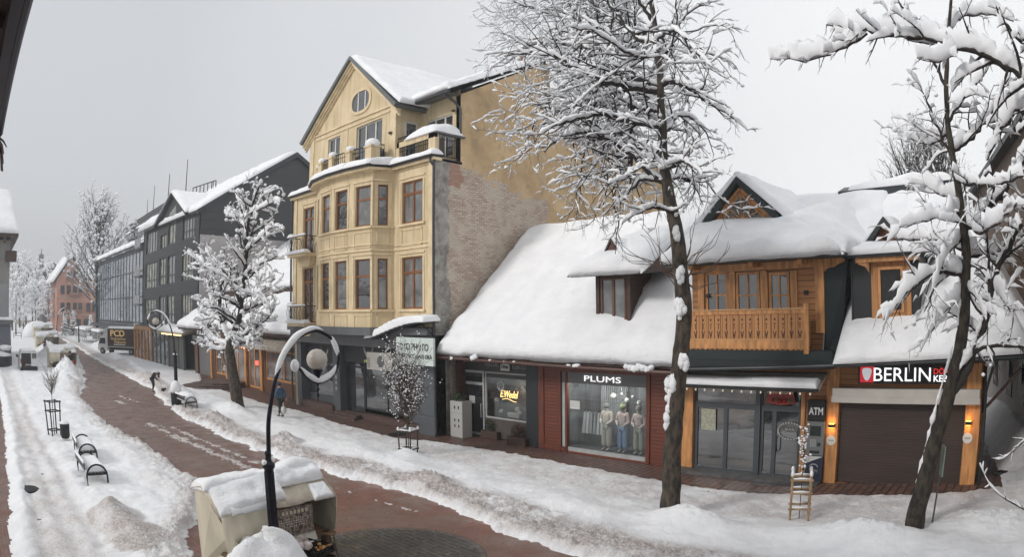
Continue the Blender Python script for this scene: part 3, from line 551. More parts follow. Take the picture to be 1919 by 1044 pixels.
tb = atY(1145, 452, 19.55); m = M(); m.ext([(tb.x - .42, tb.z - .75), (tb.x + .42, tb.z - .75), (tb.x, tb.z - .05)], 19.55, 21.5); m.build('small_gable', mat('gable_brown', (.11, .045, .035), .6, noise=.2, nscale=6), DM)
m = M(); m.extv([(tb.x, 19.5, tb.z + .0), (tb.x + .52, 19.5, tb.z - .85), (tb.x + .52, 19.5, tb.z - .75), (tb.x, 19.5, tb.z + .12), (tb.x - .52, 19.5, tb.z - .75), (tb.x - .52, 19.5, tb.z - .85)], (0, 2.2, 0)); m.build('small_gable_roof', DBROWN, DM)
m = M(); m.pillow((tb.x, 19.55, tb.z + .1), (tb.x + .6, 19.55, tb.z - .75), (tb.x + .6, 22, tb.z - .75), (tb.x, 22, tb.z + .1), .16, 8, 10, 2); m.pillow((tb.x, 19.55, tb.z + .1), (tb.x - .6, 19.55, tb.z - .75), (tb.x - .6, 22, tb.z - .75), (tb.x, 22, tb.z + .1), .16, 8, 10, 3); m.build('snow_layer', MS, DM, smooth=True)
# ------------------------------------------------------------------ honey timber chalet
CH = thing('timber_chalet', 'honey-coloured timber chalet with carved balcony and triangular gable, the house at the right street corner', 'house', (-6, 19.3, 0))
XR = -1.12
p0, p1 = rectY(1300, 722, 1500, 885, YF)[:2]; s0 = rectY(1570, 755, 1803, 912, YF); Sx0, Sx1 = s0[0], s0[1]
door_top = 3.0
m = M(); m.wall(-10.62, XR, 0, 3.95, [(p0, p1, .1, 3.02), (Sx0, Sx1, .12, 3.02)], .3, d=YF); m.box(XR - .02, XR, YF, 21.6, 0, 3.7); m.box(-10.6, XR, 21.6, 21.7, 0, 3.9); m.build('plank_wall', HONEY, CH)
m = M()
for a, b in ((p0 - .42, p0 - .02), (Sx0 - .42, Sx0 - .02), (Sx1 + .02, XR + .03)): m.box(a, b, YF - .07, YF + .05, .1 if a > -9 else .02, 3.7)
m.box(p1, p1 + .14, YF - .05, YF + .05, .1, 3.1); m.build('post', HONEYP, CH, bevel=.01)
m = M(); m.box(Sx0, Sx1, YF + .1, YF + .14, .14, 3.05)
for k in range(36): z = .16 + k * .08; m.box(Sx0, Sx1, YF + .08, YF + .102, z, z + .055)
m.build('roller_shutter', mat('brown_shutter', (.055, .036, .030), .5, noise=.15, nscale=2, stretch=(.3, 1, 2)), CH)
q = rectY(1558, 730, 1838, 752, YF - .2); m = M(); m.box(q[0] + .05, q[1] - .02, YF - .28, YF, q[2] - .02, q[3] + .02); m.box(q[0] + .03, q[1], YF - .31, YF - .28, q[2] - .06, q[2] + .12); m.build('awning_cassette', CREAM, CH, bevel=.015)
q = rectY(1609, 686, 1800, 721, YF - .12); zc, zh = (q[2] + q[3]) / 2 + .03, q[3] - q[2]
SG = thing('shop_sign', 'black illuminated kebab sign with large white BERLIN letters above the brown roller shutter', 'sign', (q[0], YF - .12, zc))
m = M(); m.box(q[0], q[1] + .15, YF - .16, YF - .0, zc - zh / 2, zc + zh / 2); m.build('sign_box', mat('sign_black', (.012, .012, .013), .4), SG)
m = M(); m.box(q[0] + .06, q[0] + .48, YF - .175, YF - .161, zc - zh / 2 + .03, zc + zh / 2 - .03); m.build('emblem_field', mat('sign_red', (.5, .02, .03), .4, emit=(.8, .03, .05), es=.35), SG)
m = M(); cxx = q[0] + .27; pr = [(-.85, .12), (-.7, .30), (-.35, .5), (.1, .65), (.5, .72), (.78, .6), (.88, .22)]; hh = zh * .40
m.add([(cxx + s * .21 * w, YF - .178, zc + t * hh) for s in (1,) for t, w in pr] + [(cxx - .21 * w, YF - .178, zc + t * hh) for t, w in pr[::-1]], [tuple(range(14))]); m.build('meat_cone', LETW, SG)
WL = mat('lit_white', (.85, .85, .85), .5, emit=(.95, .97, 1), es=.8); RL_ = mat('lit_red', (.6, .03, .03), .5, emit=(.9, .05, .05), es=.6)
bl = rectY(1637, 690, 1744, 718, YF - .2); text('BERLIN', IDF, (bl[0] + bl[1]) / 2, zc, zh * .72, bl[1] - bl[0], YF - .17, WL, SG)
text('DÖNER', IDF, bl[1] + .46, zc + zh * .2, zh * .36, .74, YF - .17, RL_, SG, bold=.01); text('KEBAB', IDF, bl[1] + .46, zc - zh * .21, zh * .34, .74, YF - .17, WL, SG, bold=.02)
# cherry-liqueur bar front
GF = mat('grey_aluminium', (.075, .085, .095), .4, metal=.3)
pm = p0 + (p1 - p0) * .615; zt = 2.30
for (a, b, vs) in ((p0, pm - .05, (.5,)), (pm + .05, p1, (.34,))):
    window(CH, IDF, a, b, .12, zt, YF + .05, GF, GLB, v=vs, fw=.11, bar=.07, name='shop_front'); window(CH, IDF, a, b, zt, 3.02, YF + .05, GF, GLB, fw=.06, name='transom')
m = M(); m.box(pm - .06, pm + .06, YF - .02, YF + .15, .1, 3.02); m.build('mullion', GF, CH)
hx = pm + .05 + (p1 - pm) * .44; m = M(); m.tube([(hx, YF + .02, .95), (hx, YF - .07, 1.0), (hx, YF - .09, 1.2), (hx, YF - .07, 1.4), (hx, YF + .02, 1.45)], .02, 8); m.build('door_handle', BLACK, CH, smooth=True)
m = M(); m.box(p0 + .25, p0 + .78, YF + .035, YF + .045, 1.45, 2.15); m.build('menu_notice', mat('menu_paper', (.36, .36, .28), .7, noise=.3, nscale=20), CH)
m = M(); dc = (pm + p1) / 2 + .35
for k in range(26):
    w = 2 * pi * k / 26; m.ball((dc + .40 * cos(w), YF + .04, 1.6 + .26 * sin(w)), .028, 6, 4, (1.3, .3, 1))
m.build('door_wreath_print', LETD, CH)
for i, t in enumerate(('BAR', 'OTWARTE')): text(t, IDF, dc, 1.66 - i * .12, .07, .32 + .1 * i, YF + .04, LETD, CH, 'door_print')
m = M(); m.box(p0 - .4, Sx0 - .45, 18.75, YF + .1, .0, gz(-8) + .16); m.box(-8.0, Sx0 - .45, 18.5, 18.75, 0, gz(-6.5) + .06); m.build('step', mat('step_stone', (.09, .09, .09), .6, noise=.3, nscale=5, bump=.01), CH)
# cherry sign
xa, xb, za, zb = rectY(1438, 722, 1488, 755, YF - .1); ca = (xa + xb) / 2
CS_ = thing('cherry_sign', 'red banner-shaped bar sign with cherries hanging in the transom beside the cream awning', 'sign', (ca, YF - .1, zb))
m = M(); m.ext([(ca - .55, zb), (ca - .3, zb - .06), (ca, zb + .0), (ca + .3, zb - .06), (ca + .55, zb), (ca + .42, zb - .25), (ca + .50, zb - .55), (ca, zb - .62), (ca - .50, zb - .55), (ca - .42, zb - .25)], YF - .10, YF - .06); m.build('banner', mat('banner_red', (.30, .035, .03), .5, noise=.3, nscale=8), CS_)
text('PIJANA WIŚNIA', IDF, ca, zb - .22, .16, .86, YF - .112, mat('banner_cream', (.75, .6, .45), .6), CS_, bold=.02)
m = M(); m.ball((ca - .02, YF - .12, zb - .48), .075, 12, 8); m.ball((ca + .15, YF - .12, zb - .47), .07, 12, 8); m.ball((ca - .25, YF - .12, zb - .46), .06, 10, 8); m.build('cherry', mat('cherry_red', (.35, .01, .01), .2), CS_, smooth=True)
m = M(); m.ball((ca - .14, YF - .12, zb - .45), .07, 8, 6, (1.6, .3, .7)); m.ball((ca + .3, YF - .12, zb - .45), .07, 8, 6, (1.6, .3, .7)); m.build('leaf', mat('sign_leaf', (.05, .10, .02), .6), CS_)
# awning of the bar
A0, A1 = atY(1243, 706, 18.4).x, atY(1535, 706, 18.4).x
AW = thing('awning', 'cream folded awning loaded with a strip of snow above the liqueur bar door', 'awning', ((A0 + A1) / 2, 18.6, 3.0))
m = M(); m.extv([(A0, 19.2, 3.42), (A0, 18.4, 3.02), (A0, 18.4, 2.96), (A0, 19.2, 3.34)], (A1 - A0, 0, 0)); m.build('canvas', CREAM, AW)
m = M(); m.box(A0, A1, 18.34, 18.41, 2.95, 3.05); m.cyl((A0, 19.2, 3.38), (A1, 19.2, 3.38), .05); m.build('front_rail', BLACK, AW)
m = M(); m.pillow((A0 + .05, 18.36, 3.04), (A1 - .05, 18.36, 3.04), (A1 - .05, 18.75, 3.22), (A0 + .05, 18.75, 3.22), .13, 30, 5, 7, ew=.1); m.build('snow_layer', MS, AW, smooth=True)
BLB = mat('warm_bulb', (.8, .75, .65), .4, emit=(1, .85, .6), es=.35); m = M()
for k in range(15): m.ball((A0 + .5 + k * (A1 - A0 - .8) / 14, 18.5, 2.88), .028, 8, 6, (1, 1, 1.4))
m.build('bulb_string', BLB, AW)
# eave strip, gutter, fascia
m = M(); m.box(-10.6, -5.45, 18.3, 19.1, 3.62, 4.12); m.box(-10.6, -5.45, 18.27, 18.3, 3.84, 3.88); m.build('metal_fascia', GREENB, CH)
m = M(); m.tube([(-10.7, 18.1, 3.52), (-5.2, 18.1, 3.74), (.3, 18.1, 3.95)], .05, 8); m.hexa([(-10.7, 18.2, 3.5), (.2, 18.2, 3.86), (.2, 19.3, 3.92), (-10.7, 19.3, 3.56), (-10.7, 18.2, 3.6), (.2, 18.2, 3.9), (.2, 19.3, 3.96), (-10.7, 19.3, 3.62)]); m.tube([(-.75, 19.15, 3.6), (-.9, 19.2, 3.1), (-.95, 19.25, 2.9), (-.95, 19.25, .3)], .045, 8); m.build('gutter', ANTHR, CH)
m = M(); m.tube([(.1, 18.6, 3.6), (-1.0, 19.4, 2.4)], .05, 4); m.tube([(-1.0, 19.4, 3.6), (-1.0, 19.4, 2.3)], .06, 4); m.build('eave_bracket', DBROWN, CH)
# main roof (two slopes, hip on the right)
m = M(); E0 = (-10.5, 18.1, 3.66); E1 = (.35, 18.1, 3.96); RD = (-2.9, 24.05, 9.30)
m.add([(-5.6, 18.1, 3.72), E1, RD, (-5.6, 24.05, 9.30), (.45, 30, 3.8), (-10.5, 30, 3.7), (-10.5, 24.05, 9.3), (-10.5, 20.3, 5.7), (-5.6, 20.3, 5.7)], [(0, 1, 2, 3), (1, 4, 2), (4, 5, 6, 3, 2), (7, 8, 3, 6)]); m.add([(-10.5, 18.1, 3.60), (.35, 18.1, 3.93), (.45, 30, 3.9), (-10.5, 30, 3.6)], [(0, 3, 2, 1)]); CR = m.build('roof', GREENB, CH)
def tri(u, v): return u
m = M()
m.pillow((-10.6, 20.8, 6.2), (-4.5, 20.8, 6.2), (-4.5, 24.1, 9.34), (-10.6, 24.1, 9.34), .38, 18, 12, 21, ew=.5)
m.pillow((-5.35, 18.0, 3.78), (.48, 18.0, 4.03), (-2.7, 24.15, 9.40), (-5.35, 24.1, 9.34), .25, 34, 34, 22, ew=.40, lump=.35, sag=.02, scale=1.1)
m.pillow((.52, 18.0, 3.84), (.6, 30, 3.84), (-2.6, 24.2, 9.36), (-2.9, 24.0, 9.36), .36, 30, 20, 23, ew=.4, lump=.25, up=(.75, 0, .66))
m.pillow((-10.6, 30, 3.7), (.4, 30, 3.8), (-2.8, 23.95, 9.32), (-10.6, 23.95, 9.32), .35, 14, 10, 24)
m.build('snow_layer', MS, CR, smooth=True)
m = M(); rnd = random.Random(12)
for i in range(22):
    x = rnd.uniform(-5.0, .2); y = rnd.uniform(18.0, 19.6); m.ball((x, y, roofz(y) + .30), rnd.uniform(.05, .12), 8, 6, (1.6, 1, .7), .35, rnd)
m.build('snow_lump', MS, CR, smooth=True)
# rear roof ridge with the bare sheet strip
m = M(); pr_ = [(-6.9, 9.35), (-5.9, 9.5), (-5.2, 9.1), (-4.6, 8.9), (-4.0, 9.05), (-3.4, 9.35), (-2.6, 9.5), (-1.4, 9.5)]
m = M(); m.hexa([(-6.4, 23.3, 8.9), (-2.2, 23.3, 8.9), (-2.2, 24.6, 9.3), (-6.4, 24.6, 9.3), (-6.6, 23.6, 9.42), (-2.3, 23.6, 9.42), (-2.3, 24.6, 9.72), (-6.6, 24.6, 9.72)]); m.build('ridge_sheet', ANTHR, CR)
m = M(); m.pillow((-6.2, 23.62, 9.42), (-2.2, 23.62, 9.46), (-2.2, 25.6, 9.5), (-6.2, 25.6, 9.5), .30, 24, 8, 31, lump=.5, ew=.3); m.build('snow_layer', MS, CR, smooth=True)
# big dormer with loggia balcony
BY, RY = 18.95, 18.3
bx0, bx1 = -10.35, -5.92
wn = [rectY(a, 512, b, 582, BY) for a, b in ((1323, 1365), (1380, 1424), (1442, 1480))]
m = M(); m.wall(bx0, bx1, 4.1, 6.75, [(w[0] - .02, w[1] + .02, 4.5, w[3] + .05) for w in wn], .12, d=BY); m.add([(bx1, BY, 4.1), (bx1, BY + .01, 4.1), (bx1, 22, 6.75), (bx1, BY, 6.75)], [(0, 1, 2, 3)]); DL = m.build('dormer', HONEY, CH)
for w in wn: window(DL, IDF, w[0], w[1], 4.6, w[3] + .03, BY - .03, HONEYP, GL, v=(.5,), h=(.62,), fw=.08, bar=.025)
m = M(); m.box(wn[0][0] - .3, wn[2][1] + .3, BY - .07, BY, wn[0][3] + .05, wn[0][3] + .2)
for w in wn: m.box(w[0] - .26, w[0] - .04, BY - .06, BY, 4.2, w[3] + .05); m.box(w[1] + .04, w[1] + .26, BY - .065, BY, 4.2, w[3] + .05)
m.box(bx1 - .22, bx1 + .06, BY - .1, BY + .05, 4.6, 6.75); m.box(bx0, bx1 + .3, BY - .12, BY, 6.5, 6.76)
for x in (bx0 + .2, -8.1, bx1 - .6): m.box(x, x + .16, 18.35, BY, 6.58, 6.72)
m.ext([(bx1, 6.75), (bx1 + .75, 6.75), (bx1 + .72, 6.62), (bx1 + .5, 6.55), (bx1 + .4, 6.48), (bx1 + .2, 6.46), (bx1, 6.3)], BY - .06, BY + .04); m.build('timber_trim', HONEYP, DL, bevel=.006)
m = M()
for x in (-9.75, -6.45): m.box(x - .06, x + .06, BY - .09, BY - .01, 5.72, 5.84)
m.build('wall_lamp', BLACK, DL)
m = M(); m.extv([(bx1 + .03, BY - .25, 4.0), (bx1 + .03, 21.3, 6.75), (bx1 + .03, BY + .0, 6.5), (bx1 + .03, BY - .0, 5.0)], (.04, 0, 0))
m.hexa([(bx1 + .06, BY - .05, 3.9), (bx1 + .42, BY + .05, 3.9), (bx1 + .42, BY + .3, 3.9), (bx1 + .06, BY + .3, 3.9), (bx1 + .06, BY - .05, 6.5), (bx1 + .80, BY + .05, 6.7), (bx1 + .80, BY + .3, 6.7), (bx1 + .06, BY + .3, 6.5)]); m.build('dark_cheek', GREENB, DL)
# balcony
ra0, ra1 = -10.3, atY(1507, 600, RY).x; zr, zb_ = atY(1400, 579, RY).z, atY(1400, 655, RY).z
m = M(); BC = None; nb = 15; w = (ra1 - ra0) / nb
for k in range(nb):
    a = ra0 + k * w; m.box(a + .006, a + w - .006, RY, RY + .035, zb_ + .28, zr - .1)
BC = m.build('balcony', HONEYV, DL)
m = M(); m.box(ra0, ra1 + .1, RY - .03, RY + .06, zr - .16, zr - .04); m.box(ra0, ra1 + .08, RY - .035, RY + .05, zb_ + .02, zb_ + .3); m.box(ra1, ra1 + .15, RY - .05, RY + .1, zb_ - .12, zr + .12)
for k in range(24): x = ra0 + (ra1 - ra0) * k / 24; m.ball((x + .08, RY, zb_ + .03), .075, 8, 6, (1.1, .3, .8))
m.build('balcony_rail', HONEYP, BC)
m = M(); m.box(ra0, ra1 + .1, RY - .06, RY + .09, zr - .035, zr); m.box(ra0, ra1, RY - .045, RY - .032, zb_ + .285, zb_ + .31); m.build('hand_rail', HONEYL, BC)
m = M()
for k in range(nb):
    x = ra0 + (k + .5) * w; zc_ = (zr + zb_) / 2
    m.ext([(x - .062, zc_ - .05), (x - .028, zc_ - .06), (x, zc_ - .17), (x + .028, zc_ - .06), (x + .062, zc_ - .05), (x + .02, zc_ - .24), (x, zc_ - .29), (x - .02, zc_ - .24)], RY - .004, RY)
    m.ext([(x - .012, zc_ + .0), (x + .012, zc_), (x + .010, zc_ + .12), (x - .01, zc_ + .12)], RY - .004, RY); m.ext([(x - .045, zc_ + .19), (x, zc_ + .10), (x + .045, zc_ + .19), (x, zc_ + .15)], RY - .005, RY - .001)
    m.ball((x, RY - .002, zc_ + .28), .032, 8, 6, (1, .15, 1.2)); 
m.build('carved_cutout', mat('cutout_dark', (.09, .03, .012), .7), BC)
m = M(); m.box(ra0, ra1, RY + .06, BY, zb_ + .0, zb_ + .06); m.box(ra0, ra1, RY + .02, RY + .3, zb_ - .13, zb_ - .0); m.build('balcony_floor', DBROWN, BC)
# dormer roof: skirt, ridge gable
gz_, gy = 8.0, 19.9
ga, gb, gp = atY(1316, 428, gy), atY(1476, 414, gy), atY(1386, 336, gy); gx = gp.x
m = M(); ex0, ex1 = -10.9, -5.0; ez = 6.80
m.add([(ex0, 18.05, ez - .08), (ex1, 18.05, ez - .08), (ex1, 18.05, ez), (ex0, 18.05, ez), (gb.x + .2, gy + .1, ga.z + .02), (ga.x - .2, gy + .1, ga.z + .02), (gx + 2.4, 24.1, 9.3), (gx - 2.4, 24.1, 9.3), (ex1 + .05, 21.6, ez), (ex0, 21.6, ez), (ex1, 21.6, ez - .1), (ex0, 21.6, ez - .1)],
      [(0, 1, 2, 3), (3, 2, 4, 5), (2, 8, 6, 4), (3, 5, 7, 9), (0, 11, 10, 1), (1, 10, 8, 2)]); DR = m.build('dormer_roof', GREENB, DL)
m = M(); m.pillow((ex0, 18.0, ez), (ex1 + .05, 18.0, ez), (gb.x + .25, gy + .35, ga.z - .02), (ga.x - .25, gy + .35, ga.z - .02), .42, 36, 16, 41, ew=.42, lump=.22, sag=.10, scale=.9)
m.pillow((ex1 + .08, 18.0, ez), (ex1 + .0, 21.9, ez + .05), (gx + 2.6, 24.3, 9.2), (gb.x - .2, gy + .1, ga.z + .05), .36, 18, 14, 42, ew=.5, lump=.1, up=(.4, -.3, .87))
m.pillow((ex0 - .05, 18.0, ez), (ex0, 21.7, ez + .05), (gx - 2.5, 24.2, 9.3), (ga.x - .1, gy + .2, ga.z), .34, 14, 12, 43, up=(-.6, -.2, .8)); m.build('snow_layer', MS, DR, smooth=True)
m = M(); lx, rx_, bz = ga.x + .06, gb.x - .06, (ga.z + gb.z) / 2 - .02
m.ext([(lx, bz), (rx_, bz), (gx, gp.z - .08)], gy, gy + .08); GB = m.build('gable', HONEYP, DL)
sc = .50; cz = bz + .16; fx0, fx1 = gx - (gx - lx) * sc, gx + (rx_ - gx) * sc; fzt = cz + (gp.z - bz) * .56
m = M(); m.ext([(fx0, cz), (fx1, cz), (gx, fzt)], gy - .012, gy - .004); m.build('fan_window', mk_glass('fan_glass', (.02, .02, .02), (.12, .12, .11), 1.6, 9), GB)
m = M()
for k in range(1, 8):
    w = pi * k / 8; dx, dz = cos(w), sin(w)
    # end on triangle edge
    hw = (gx - fx0 if dx < 0 else fx1 - gx); t = 1 / (abs(dx) / hw + dz / (fzt - cz)); m.tube([(gx, gy - .02, cz), (gx + dx * t, gy - .02, cz + dz * t)], .018, 5)
m.lathe((gx, gy - .03, cz), [(.001, 0), (.13, 0), (.13, .02), (.001, .02)], 16, 'y')
for (p, q_) in (((fx0 - .05, cz), (gx, fzt + .05)), ((gx, fzt + .05), (fx1 + .05, cz)), ((fx0 - .05, cz - .02), (fx1 + .05, cz - .02))): m.tube([(p[0], gy - .015, p[1]), (q_[0], gy - .015, q_[1])], .035, 4)
for (p, q_) in (((lx + .14, bz + .06), (gx, gp.z - .28)), ((gx, gp.z - .28), (rx_ - .14, bz + .06))): m.tube([(p[0], gy - .03, p[1]), (q_[0], gy - .03, q_[1])], .05, 4)
m.box(lx + .3, rx_ - .3, gy - .05, gy, bz + .04, bz + .12); m.build('gable_frame', HONEYP, GB)
m = M(); th = .20
m.ext([(ga.x - .08, bz - .06), (gx, gp.z - .0), (gb.x + .08, bz - .06), (gb.x + .02, bz + .16), (gx, gp.z + .22), (ga.x - .02, bz + .16)][:0] or [(ga.x - .1, bz - .08), (ga.x + .22, bz - .08), (gx, gp.z - .18), (gx, gp.z + .06)], gy - .28, gy + 4.0); m.ext([(gb.x + .1, bz - .08), (gx, gp.z + .06), (gx, gp.z - .18), (gb.x - .22, bz - .08)], gy - .28, gy + 4.0)
m.box(lx - .1, rx_ + .1, gy - .2, gy + .02, bz - .12, bz - .01); m.build('gable_roof', GREENB, GB)
m = M(); m.pillow((gx, gy - .26, gp.z + .06), (ga.x - .15, gy - .26, bz - .04), (ga.x - .15, gy + 4, bz + .1), (gx, gy + 4.4, gp.z + .1), .22, 14, 14, 51, ew=.2)
m.pillow((gx, gy - .26, gp.z + .06), (gb.x + .15, gy - .26, bz - .04), (gb.x + .15, gy + 4, bz + .1), (gx, gy + 4.4, gp.z + .1), .22, 14, 14, 52, ew=.2)
m.tube([(gx, gy - .2, gp.z + .10), (gx, gy + 4.3, gp.z + .12)], .14, 10); m.build('snow_layer', MS, GB, smooth=True)
# small right dormer
d2 = rectY(1632, 486, 1707, 600, 18.9); X0, X1 = d2[0], d2[1]; DY = 18.9; Zb, Zt = 4.85, 6.70
m = M(); m.wall(X0, X1, Zb, Zt, [(X0 + .22, X1 - .22, Zb + .28, Zt - .3)], .1, d=DY); D2 = m.build('dormer', HONEYV, CH)
window(D2, IDF, X0 + .22, X1 - .22, Zb + .28, Zt - .3, DY - .04, HONEYP, GL, v=(), h=(), fw=.08)
m = M(); m.box(X0 - .62, X0, DY + .03, DY + .1, Zb - .25, Zt); m.box(X1, X1 + .25, DY + .03, DY + .1, Zb - .1, Zt); yt = 18.2 + (Zt - 3.72) / SL
for xx in (X0 - .6, X1 + .22): m.extv([(xx, DY, Zb - .3), (xx, yt, Zt), (xx, DY, Zt)], (.03, 0, 0))
m.build('dark_cheek', mat('dark_cheek_sheet', (.018, .02, .024), .5), D2)
m = M(); m.hexa([(X0 - .75, 18.55, Zt - .02), (X1 + .55, 18.55, Zt - .02), (X1 + .5, yt + .6, Zt), (X0 - .7, yt + .6, Zt), (X0 - .75, 18.55, Zt + .06), (X1 + .55, 18.55, Zt + .06), (X1 + .2, 19.7, 7.02), (X0 - .2, 19.7, 7.02)]); m.build('dormer_roof', ANTHR, D2)
m = M(); m.ext([(X0 - .35, Zt - .02), (X0 - .32, Zt - .2), (X0 - .1, Zt - .28), (X0, Zt - .45), (X0, Zt - .02)], DY - .2, DY - .1); m.box(X0 - .4, X1 + .3, 18.65, DY, Zt - .16, Zt - .03); m.build('timber_trim', HONEYP, D2)
m = M(); m.pillow((X0 - .78, 18.5, Zt + .05), (X1 + .6, 18.5, Zt + .05), (X1 + .3, 19.65, 7.02), (X0 - .3, 19.65, 7.02), .16, 16, 8, 61, ew=.2, lump=.4); m.build('snow_layer', MS, D2, smooth=True)
t2 = atY(1657, 410, 19.7); b2 = atY(1622, 460, 19.7); b3 = atY(1694, 454, 19.7); bz = (b2.z + b3.z) / 2
m = M(); m.ext([(b2.x + .08, bz), (b3.x - .08, bz), (t2.x, t2.z - .08)], 19.7, 19.78); G2 = m.build('gable', mk_wood('small_gable_planks', (.30, .10, .035), (.18, .06, .022), .1, 'z'), D2)
m = M()
for k in range(1, 8): w = pi * k / 8; m.tube([(t2.x, 19.68, bz + .12), (t2.x + .28 * cos(w), 19.68, bz + .12 + .28 * sin(w))], .014, 4)
m.build('fan_carving', DBROWN, G2)
m = M(); m.ext([(b2.x - .12, bz - .12), (b2.x + .1, bz - .12), (t2.x, t2.z - .14), (t2.x, t2.z + .05)], 19.5, 23.0); m.ext([(b3.x + .12, bz - .12), (t2.x, t2.z + .05), (t2.x, t2.z - .14), (b3.x - .1, bz - .12)], 19.5, 23.0); m.box(b2.x, b3.x, 19.55, 19.75, bz - .1, bz - .01); m.build('gable_roof', ANTHR, G2)
m = M(); m.pillow((t2.x, 19.6, t2.z + .05), (b2.x - .1, 19.6, bz - .06), (b2.x - .1, 23, bz + .1), (t2.x, 23.2, t2.z + .1), .10, 8, 8, 62); m.pillow((t2.x, 19.6, t2.z + .05), (b3.x + .1, 19.6, bz - .06), (b3.x + .1, 23, bz + .1), (t2.x, 23.2, t2.z + .1), .16, 8, 8, 63); m.build('snow_layer', MS, G2, smooth=True)
# snow guard rails on the right roof half
m = M()
for (y, z) in ((18.75, .32), (18.95, .42)): m.tube([(-5.0, y, roofz(y) + z - .1), (-1.5, y, roofz(y) + z - .05)], .02, 5)
m.build('snow_guard', DBROWN, CR)
# wall lamps, round stickers, ATM
AMB = mat('amber_glow', (.8, .4, .1), .5, emit=(1, .45, .08), es=5)
for px, py in ((1559, 798), (1815, 793)):
    p = atY(px, py, YF - .1); L_ = thing('wall_lamp', 'small amber up-down wall lamp on the timber post %s of the roller shutter' % ('left' if px < 1600 else 'right'), 'lamp', (p.x, YF - .07, p.z), 'amber lamps beside the roller shutter')
    m = M(); m.box(p.x - .09, p.x + .09, YF - .2, YF - .075, p.z - .05, p.z + .05); m.build('lamp_body', BLACK, L_); m = M(); m.box(p.x - .08, p.x + .08, YF - .19, YF - .085, p.z + .051, p.z + .06); m.box(p.x - .08, p.x + .08, YF - .19, YF - .085, p.z - .06, p.z - .051); m.build('glow_slot', AMB, L_)
    ld = bpy.data.lights.new('lamp_light', 'POINT'); ld.energy = 1.0; ld.color = (1, .5, .15); ld.shadow_soft_size = .04
    for dz in (.15, -.15): lo = bpy.data.objects.new('lamp_light', ld); COL.objects.link(lo); lo.parent = L_; lo.location = (0, -.12, dz)
for px, py in ((1557, 826), (1813, 822)):
    p = atY(px, py, YF - .1); m = M(); m.lathe((p.x, YF - .078, p.z), [(.001, -.004), (.15, -.004), (.15, 0), (.001, 0)], 24, 'y')
    o = m.build('round_sticker', WHITE, None, label='round white sticker below the amber lamp on the %s shutter post' % ('left' if px < 1600 else 'right'), category='sticker', group='round stickers on the shutter posts')
    m = M(); m.box(p.x - .09, p.x + .09, YF - .086, YF - .083, p.z - .02, p.z + .02); m.build('sticker_print', LETD, o)
xa, xb, _, _ = rectY(1511, 770, 1537, 890, YF - .2); xb = xa + .55
AT = thing('cash_machine', 'grey cash machine with black ATM header between the bar door and the roller shutter', 'cash machine', ((xa + xb) / 2, YF - .1, gz(-6)))
q = rectY(1511, 768, 1537, 800, YF - .2)
m = M(); m.box(xa, xb, YF - .22, YF - .03, 2.0, 2.62); m.build('header', BLACK, AT); text('ATM', IDF, (xa + xb) / 2, 2.30, .22, .46, YF - .23, mat('atm_white', (.75, .75, .75), .5), AT, bold=.02)
m = M(); m.box(xa, xb, YF - .2, YF - .03, .95, 1.98); m.build('cabinet', mat('atm_grey', (.17, .18, .18), .5), AT, bevel=.01)
m = M(); m.box(xa + .1, xb - .1, YF - .21, YF - .19, 1.55, 1.85); m.box(xa + .12, xb - .12, YF - .215, YF - .19, 1.02, 1.1); m.box(xb - .2, xb - .1, YF - .215, YF - .19, 1.25, 1.35); m.build('screen', mat('atm_screen', (.02, .03, .03), .2), AT)
m = M()
for i in range(3):
    for j in range(4): m.box(xa + .12 + i * .07, xa + .17 + i * .07, YF - .215, YF - .2, 1.22 + j * .06, 1.26 + j * .06)
m.build('keypad', LGREY, AT)
m = M(); m.box(xa, xb, YF - .2, YF - .03, gz(-6) + .02, .94); m.build('lower_front', mat('atm_navy', (.015, .022, .05), .4), AT); m = M(); m.add([(xa, YF - .205, .93), (xb, YF - .205, .93), (xa, YF - .205, .70)], [(0, 2, 1)]); m.build('white_wedge', WHITE, AT)
text('ATM', IDF, (xa + xb) / 2, .48, .1, .26, YF - .21, LETD, AT, 'small_lettering')
m = M(); m.tube([((xa + xb) / 2 + .13 * cos(w), YF - .21, .60 + .09 * sin(w)) for w in np.linspace(0, pi, 9)], .02, 5); m.build('dome_mark', LETD, AT)
m = M(); m.box(xb + .1, xb + .3, YF - .03, YF - .005, 1.55, 1.78); m.build('wall_plaque', DBROWN, CH)
# right-hand lane building
SC = thing('lane_building', 'light plastered building with brown boarded upper floor beyond the side lane, far right', 'building', (.3, 25, 0))
o_ = Vector((.55, 22.2, 0)); un = Vector((.21, -.98, 0)); fs = F((-2.2, 36, 0), (.205, -.979, 0), (.979, .205, 0))
m = M(); m.box(0, 24, 0, 6, 0, 4.0, fs); m.build('plaster_wall', mat('lane_plaster', (.62, .61, .58), .8, noise=.08, nscale=1, bump=.004), SC)
m = M(); m.box(-.1, 24, -.08, 6, 4.0, 10.6, fs); m.build('board_wall', mk_wood('brown_boards', (.16, .10, .065), (.11, .065, .042), .18, 'y', .6, (.03, .02, .015), .06), SC)
m = M(); m.hexa([fs.P(-.4, -.5, 10.5), fs.P(24, -.5, 10.5), fs.P(24, 6, 10.5), fs.P(-.4, 6, 10.5), fs.P(-.4, -.5, 10.7), fs.P(24, -.5, 10.7), fs.P(24, 6, 12), fs.P(-.4, 6, 12)]); m.build('roof', ANTHR, SC)
m = M()
for a in (4.5, 8.3): 
    m.box(a, a + .35, -.25, -.1, 7.0, 7.35, fs)
m.build('wall_lamp', mat('lantern_glass', (.5, .45, .35), .4), SC)
